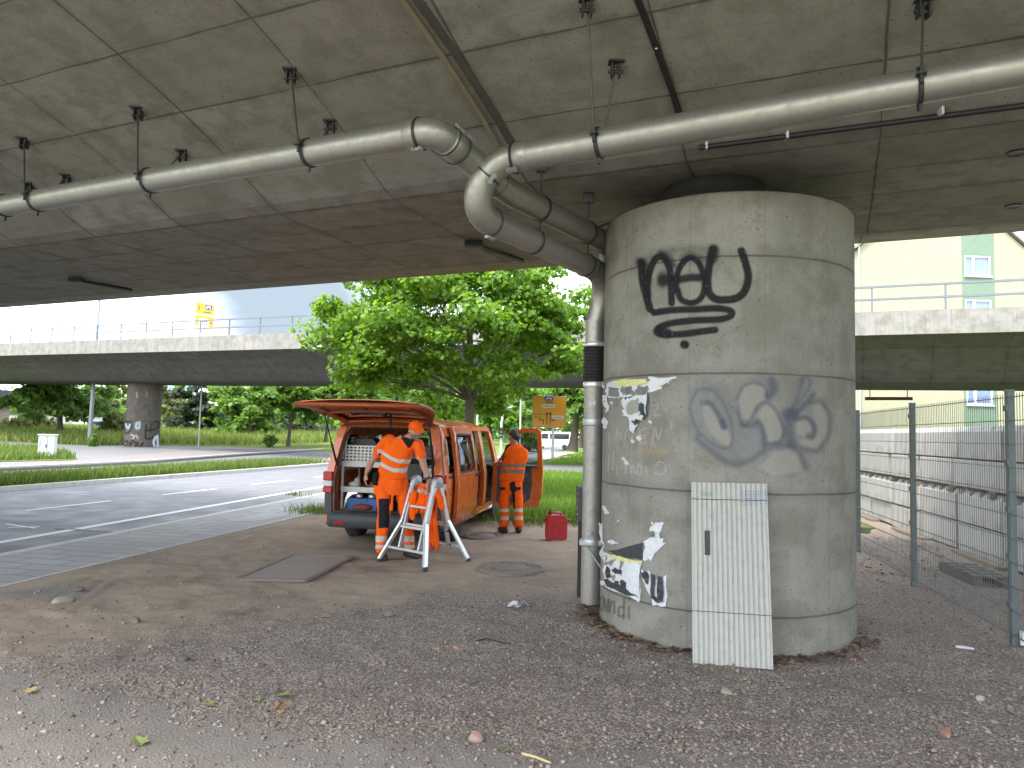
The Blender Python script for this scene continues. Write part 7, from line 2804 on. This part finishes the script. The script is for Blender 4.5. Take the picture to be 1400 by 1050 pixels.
# the row on the right, along the far road
far_tree('big street tree with a thick dark trunk beside the direction sign', 782, 615, 58, .38, 796, 545, 50, 46, 80, 7500, .30, GRN_B, 21, clr=.24, shell=.3, limbs=22)
far_tree('second street tree of the row behind the direction sign', 794, 611, 68, .34, 808, 545, 46, 44, 56, 4200, .28, GRN_B, 22, clr=.25)
far_tree('third street tree of the row nearly hidden by the downpipe', 804, 608, 80, .34, 814, 548, 42, 40, 50, 3000, .32, GRN_A, 23, clr=.25)
far_tree('pale green tree beyond the crossing between the van and the sign', 672, 600, 95, .25, 668, 565, 38, 38, 50, 3200, .42, GRN_B, 24, clr=.27)
far_tree('dense tree filling the gap behind the yellow direction sign', 722, 600, 88, .25, 718, 560, 40, 42, 52, 3800, .40, GRN_B, 25, clr=.27)
far_tree('dark tree at the end of the far road', 700, 600, 115, .25, 700, 572, 42, 26, 40, 2400, .5, GRN_A, 26, clr=.28)
far_tree('small bright tree behind the traffic light', 690, 604, 75, .12, 690, 576, 18, 20, 24, 1500, .3, GRN_MAPLE, 27, clr=.3)
# shrub in the meadow
r_ = np.random.default_rng(40)
for lab, u_, v_, Y_, ru, rv, nl, sd_ in (('small round shrub in the meadow beside the young street tree', 371, 603, 60, 9, 8, 900, 41), ('pale flowering bushes below the broad green tree', 40, 583, 74, 34, 12, 2200, 42), ('yellow-green bush by the left side of the far pillar', 156, 584, 70, 16, 14, 1300, 43), ('low dark bushes below the conifer', 255, 588, 84, 30, 8, 1500, 44),
                                         ('dark hedge bushes at the back of the meadow', 430, 588, 88, 46, 10, 2600, 45), ('clipped green shrub seen through the open door', 722, 598, 70, 9, 12, 900, 46), ('low bush in the meadow left of the far pillar', 128, 606, 52, 5, 12, 500, 47)):
    c = P(u_, v_, Y_)
    s = Y_ / 1000
    root = thing('shrub', lab, 'shrub', (c.x, Y_, c.z - rv * s))
    cl = clumps_in(r_, 22, np.array(c), (ru * s, ru * s * .6, rv * s), .2, -.9)
    pts_ = np.concatenate([q + r_.normal(0, 1, (nl // 22, 3)) * np.array([ru * s * .18, ru * s * .18, rv * s * .25]) for q in cl])
    leaves('foliage', pts_, r_.normal(0, .4, pts_.shape), .16 if ru < 12 else .3, GRN_D if 'pale' in lab or 'yellow' in lab else GRN_C if 'dark' in lab else GRN_A, sd_, root, M_leaf_far, QUAD)
    mb = MB()
    for q in range(4):
        mb.tube([Vector((c.x + (q - 1.5) * ru * s * .2, Y_, c.z - rv * s - .2)), Vector(cl[q])], [.05, .02], 6)
    mb.build('stem', M_bark, root)
# the far wood closing the horizon, one mass
pts_ = []
for q in range(150):
    u_ = r_.uniform(-260, 1000)
    Y_ = r_.uniform(125, 175)
    hgt = 7 + 6 * (.5 + .5 * mnoise.noise(Vector((u_ * .013, Y_ * .02, 3)))) + (4 if 300 < u_ < 900 else -2)
    c = P(u_, 590, Y_)
    cl = clumps_in(r_, 9, np.array([c.x, Y_, hgt * .45]), (5.5, 4, hgt * .5), .2, -1)
    pts_.append(np.concatenate([w_ + r_.normal(0, 1, (26, 3)) * np.array([1.3, 1.3, .9]) for w_ in cl]))
pts_ = np.concatenate(pts_)
tag(leaves('far_wood', pts_, r_.normal(0, .4, pts_.shape), .95, GRN_A + GRN_B, 77, None, M_leaf_far, QUAD), kind='stuff')

# ------------------------------------------------------------------ far street furniture, vehicles and buildings
q = G(64, 626, .05)
cb_ = thing('switch_cabinet', 'pale grey roadside switch cabinet standing in the grass verge', 'cabinet', (q.x, q.y, .02), .18)
M_cab = simple('cabinet_grey', (.58, .60, .60), .5, var=.06)
MB().box((0, 0, .58), (.66, .34, .96)).build('housing', M_cab, cb_, local=True, bevel=.01)
MB().box((0, 0, 1.08), (.74, .42, .05)).build('lid', M_cab, cb_, local=True, bevel=.012)
MB().box((0, 0, .05), (.70, .37, .12)).build('plinth', simple('cabinet_plinth', (.30, .30, .29), .8), cb_, local=True)
MB().box((.05, -.178, .58), (.012, .012, .9)).build('door_gap', M_darksteel, cb_, local=True)
MB().box((.0, -.182, .58), (.04, .02, .14)).build('handle', M_black, cb_, local=True)
mb = MB()
for a, b in (((-.27, .95), (-.24, .55)), ((-.24, .55), (-.20, .9)), ((-.25, .8), (-.19, .7)), ((-.28, .4), (-.2, .36)), ((-.28, .7), (-.26, .45))):
    mb.beam((a[0], -.176, a[1]), (b[0], -.176, b[1]), .03, .004)
mb.build('spray_scrawl', simple('teal_spray', (.22, .45, .44), .6), cb_, local=True)

# white pick-up with a covered bed and a car far off on the road
M_wv = simple('white_car_paint', (.75, .75, .76), .3, var=.04, coat=.4)
M_gv = simple('dark_green_car_paint', (.02, .07, .05), .3, var=.1, coat=.4)
M_rv = simple('dark_red_car_paint', (.25, .02, .02), .3, var=.1, coat=.4)
M_cg = simple('car_glass', (.02, .025, .03), .08, var=.2, bump=0)


def far_car(name, label, cat, u_, v_, Y_, L_, W_, H_, paint, rz, kind):
    q = P(u_, v_, Y_)
    t = thing(name, label, cat, (q.x, Y_, -.06), rz)
    hl_ = L_ / 2
    if kind == 'van':
        out = [(-hl_, .30), (hl_, .30), (hl_, .85), (hl_ - .5, 1.15), (hl_ - 1.1, H_ - .05), (hl_ - 1.4, H_), (-hl_ + .1, H_), (-hl_, H_ - .15)]
        win = [[(hl_ - 1.9, 1.2), (hl_ - .75, 1.2), (hl_ - 1.25, H_ - .2), (hl_ - 1.9, H_ - .2)], [(-hl_ + .3, 1.2), (hl_ - 2.1, 1.2), (hl_ - 2.1, H_ - .2), (-hl_ + .3, H_ - .2)]]
    else:
        out = [(-hl_, .28), (hl_, .28), (hl_, .62), (hl_ - .3, .76), (hl_ - 1.15, .86), (hl_ - 1.85, H_), (-hl_ + .9, H_), (-hl_ + .15, .90), (-hl_, .82)]
        win = [[(hl_ - 1.95, .90), (hl_ - 1.35, .90), (hl_ - 1.95, H_ - .1)], [(-hl_ + .5, .92), (hl_ - 2.1, .92), (hl_ - 2.1, H_ - .1), (-hl_ + 1.0, H_ - .1)]]
    MB().panel(out, fn=lambda a, b: Vector((a, -W_ / 2, b)), th=W_, nrm=lambda a, b: (0, -1, 0)).build('body', paint, t, local=True, bevel=.07, seg=3)
    for s_ in (-1, 1):
        for w_ in win:
            MB().panel(w_, fn=lambda a, b: Vector((a, s_ * (W_ / 2 + .012), b)), th=.02, nrm=lambda a, b: (0, s_, 0)).build('side_window', M_cg, t, local=True)
    MB().box((-hl_ - .01, 0, H_ - .42), (.03, W_ * .8, .45)).build('rear_window', M_cg, t, local=True)
    MB().box((hl_ - .82 if kind == 'van' else hl_ - 1.45, 0, H_ - .42), (.04, W_ * .82, .62), rot=Matrix.Rotation(-.7, 3, 'Y')).build('windscreen', M_cg, t, local=True)
    for a in (-hl_ + .8, hl_ - .8):
        for s_ in (-1, 1):
            wl = MB(); wl.lathe([(.18, -.1), (.31, -.1), (.32, 0), (.31, .1), (.18, .1)], (a, s_ * (W_ / 2 - .09), .32), 20, axis=(0, 1, 0))
            w2_ = wl.build('wheel', M_tyre, t, local=True)
            rm = MB(); rm.lathe([(0, -.09), (.2, -.09), (.2, .09), (0, .09)], (a, s_ * (W_ / 2 - .09), .32), 16, axis=(0, 1, 0)); rm.build('rim', M_galv, w2_, local=True)
    for s_ in (-1, 1):
        MB().box((-hl_ - .005, s_ * (W_ / 2 - .15), .85), (.04, .14, .3)).build('tail_light', M_red_l, t, local=True)
        MB().box((hl_ + .0, s_ * (W_ / 2 - .2), .68), (.04, .26, .14)).build('headlight', M_clear, t, local=True)
    return t


far_car('parked_van', 'white van standing on the far road behind the sign post', 'van', 756, 606, 84, 4.6, 1.8, 2.0, M_wv, 2.9, 'van')
far_car('car', 'dark green car far off beside the worker at the open door', 'car', 720, 604, 74, 4.2, 1.75, 1.45, M_gv, 1.9, 'car')
far_car('car', 'dark red car at the far bend of the road beside the meadow', 'car', 438, 600, 92, 4.2, 1.75, 1.45, M_rv, .2, 'car')
far_car('car', 'white car at the end of the far road behind the tree trunks', 'car', 792, 606, 92, 4.2, 1.75, 1.5, M_wv, .1, 'car')

yv = 62.
tl_b, tl_t = P(684.5, 630, yv), P(687, 562, yv)
tf_ = thing('traffic_light', 'traffic light on a tall curved pale mast at the far crossing', 'traffic light', (tl_b.x, yv, -.05))
MB().tube([(tl_b.x, yv, -.1), (tl_b.x, yv, 2.6), (tl_b.x + .12, yv, 3.3), (tl_b.x + .45, yv, 3.75), (tl_b.x + .9, yv, 3.95)], [.10, .09, .08, .07, .05], 10).build('mast', simple('pale_mast', (.52, .54, .54), .5), tf_)
mb = MB(); mb.box((tl_b.x, yv - .16, 1.72), (.30, .24, .86))
mb.build('signal_head', M_black, tf_, bevel=.02)
for q_, c_ in ((.27, (.12, .01, .01)), (0, (.14, .09, .01)), (-.27, (.02, .22, .12))):
    MB().lathe([(.0, .0), (.09, .0), (.10, .04), (0, .05)], (tl_b.x, yv - .28, 1.72 + q_), 14, axis=(0, -1, 0)).build('lens', simple('signal_lens_%d' % int(q_ * 100), c_, .3), tf_)
for u_, lab in ((711, 'slim pale street lamp behind the worker at the open door'), (652, 'slim pale street lamp beside the maple trunk')):
    b, t = P(u_, 610, 70), P(u_ + 1, 545, 70)
    r0 = thing('street_lamp', lab, 'street lamp', (b.x, 70, 0))
    MB().tube([(b.x, 70, -.1), (t.x, 70, t.z)], [.09, .06], 10).build('mast', simple('pale_mast', (.52, .54, .54), .5), r0)
    MB().ell((t.x, 69.6, t.z), (.12, .45, .07)).build('lamp_head', M_galv, r0)


def hut(name, label, cat, u_, v_, Y_, wpx, hpx, wall, roof, depth=3., scr=None):
    q = P(u_, v_, Y_)
    w_, h_ = wpx * Y_ / 1000, hpx * Y_ / 1000
    t = thing(name, label, cat, (q.x, Y_, q.z - .2), .1)
    MB().box((0, depth / 2, h_ / 2), (w_, depth, h_)).build('wall', wall, t, local=True)
    MB().box((0, depth / 2 - .1, h_ + .06), (w_ + .4, depth + .5, .12)).build('roof', roof, t, local=True)
    MB().box((w_ * .2, -.03, h_ * .42), (w_ * .25, .08, h_ * .8)).build('door', M_galv, t, local=True)
    MB().box((-w_ * .22, -.03, h_ * .6), (w_ * .25, .08, h_ * .3)).build('window', M_cg, t, local=True)
    if scr:
        mb = MB()
        rr_ = random.Random(int(u_))
        for _ in range(14):
            x_ = rr_.uniform(-w_ * .45, w_ * .45)
            mb.beam((x_, -.08, rr_.uniform(.2, h_ * .4)), (x_ + rr_.uniform(-.2, .3), -.08, rr_.uniform(h_ * .5, h_ * .9)), .12, .01)
        mb.build('spray_scrawl', scr, t, local=True)


M_hutd = simple('dark_hut_boards', (.055, .05, .045), .9)
M_roofd = simple('felt_roof', (.06, .06, .06), .9)
M_spr = simple('white_spray', (.55, .56, .57), .7)
hut('garden_hut', 'low dark hut with white scrawls beyond the meadow grass', 'hut', 277, 590, 90, 18, 10, M_hutd, M_roofd, 3, M_spr)
hut('board_fence_shed', 'small dark shed with pale scrawls right of the low hut', 'hut', 297, 590, 92, 13, 7, M_hutd, M_roofd, 3, M_spr)
hut('site_container', 'blue container beyond the grass left of the far pillar', 'container', 126, 584, 82, 13, 9, simple('container_blue', (.03, .13, .40), .5), simple('container_blue', (.03, .13, .40), .5), 2.4)
hut('white_hall', 'white flat building glimpsed below the broad green tree', 'building', 60, 586, 115, 110, 20, simple('white_render', (.62, .60, .58), .9), M_roofd, 8)
hut('white_hall', 'pale building glimpsed right of the far pillar behind the olive tree', 'building', 235, 588, 130, 60, 20, simple('pale_render', (.55, .58, .60), .9), M_roofd, 8)
# glass tower over the trees
q = P(232, 590, 260)
tw = thing('office_tower', 'pale blue office tower rising over the conifer', 'tower', (q.x, 260, 0))
MB().box((q.x, 265, 9), (9, 9, 22)).build('tower_block', simple('blue_glass_front', (.26, .42, .55), .3, var=.1, scale=.5), tw)
for z_ in range(2, 20, 3):
    MB().box((q.x, 260.4, z_), (9.1, .3, .35)).build('floor_band', simple('white_render', (.62, .60, .58), .9), tw)
# end of another structure at the far left
q = P(-22, 560, 78)
ab = thing('abutment_wall', 'grey concrete abutment at the far left edge behind the trees', 'wall', (q.x, 78, 0))
MB().box((q.x - 2, 80, 4.2), (6.5, 4, 1.6)).build('beam', M_under, ab)
MB().box((q.x - 2.4, 80, 1.7), (5.5, 3, 3.4)).build('wall', simple('brick_pink', (.36, .27, .23), .9), ab)
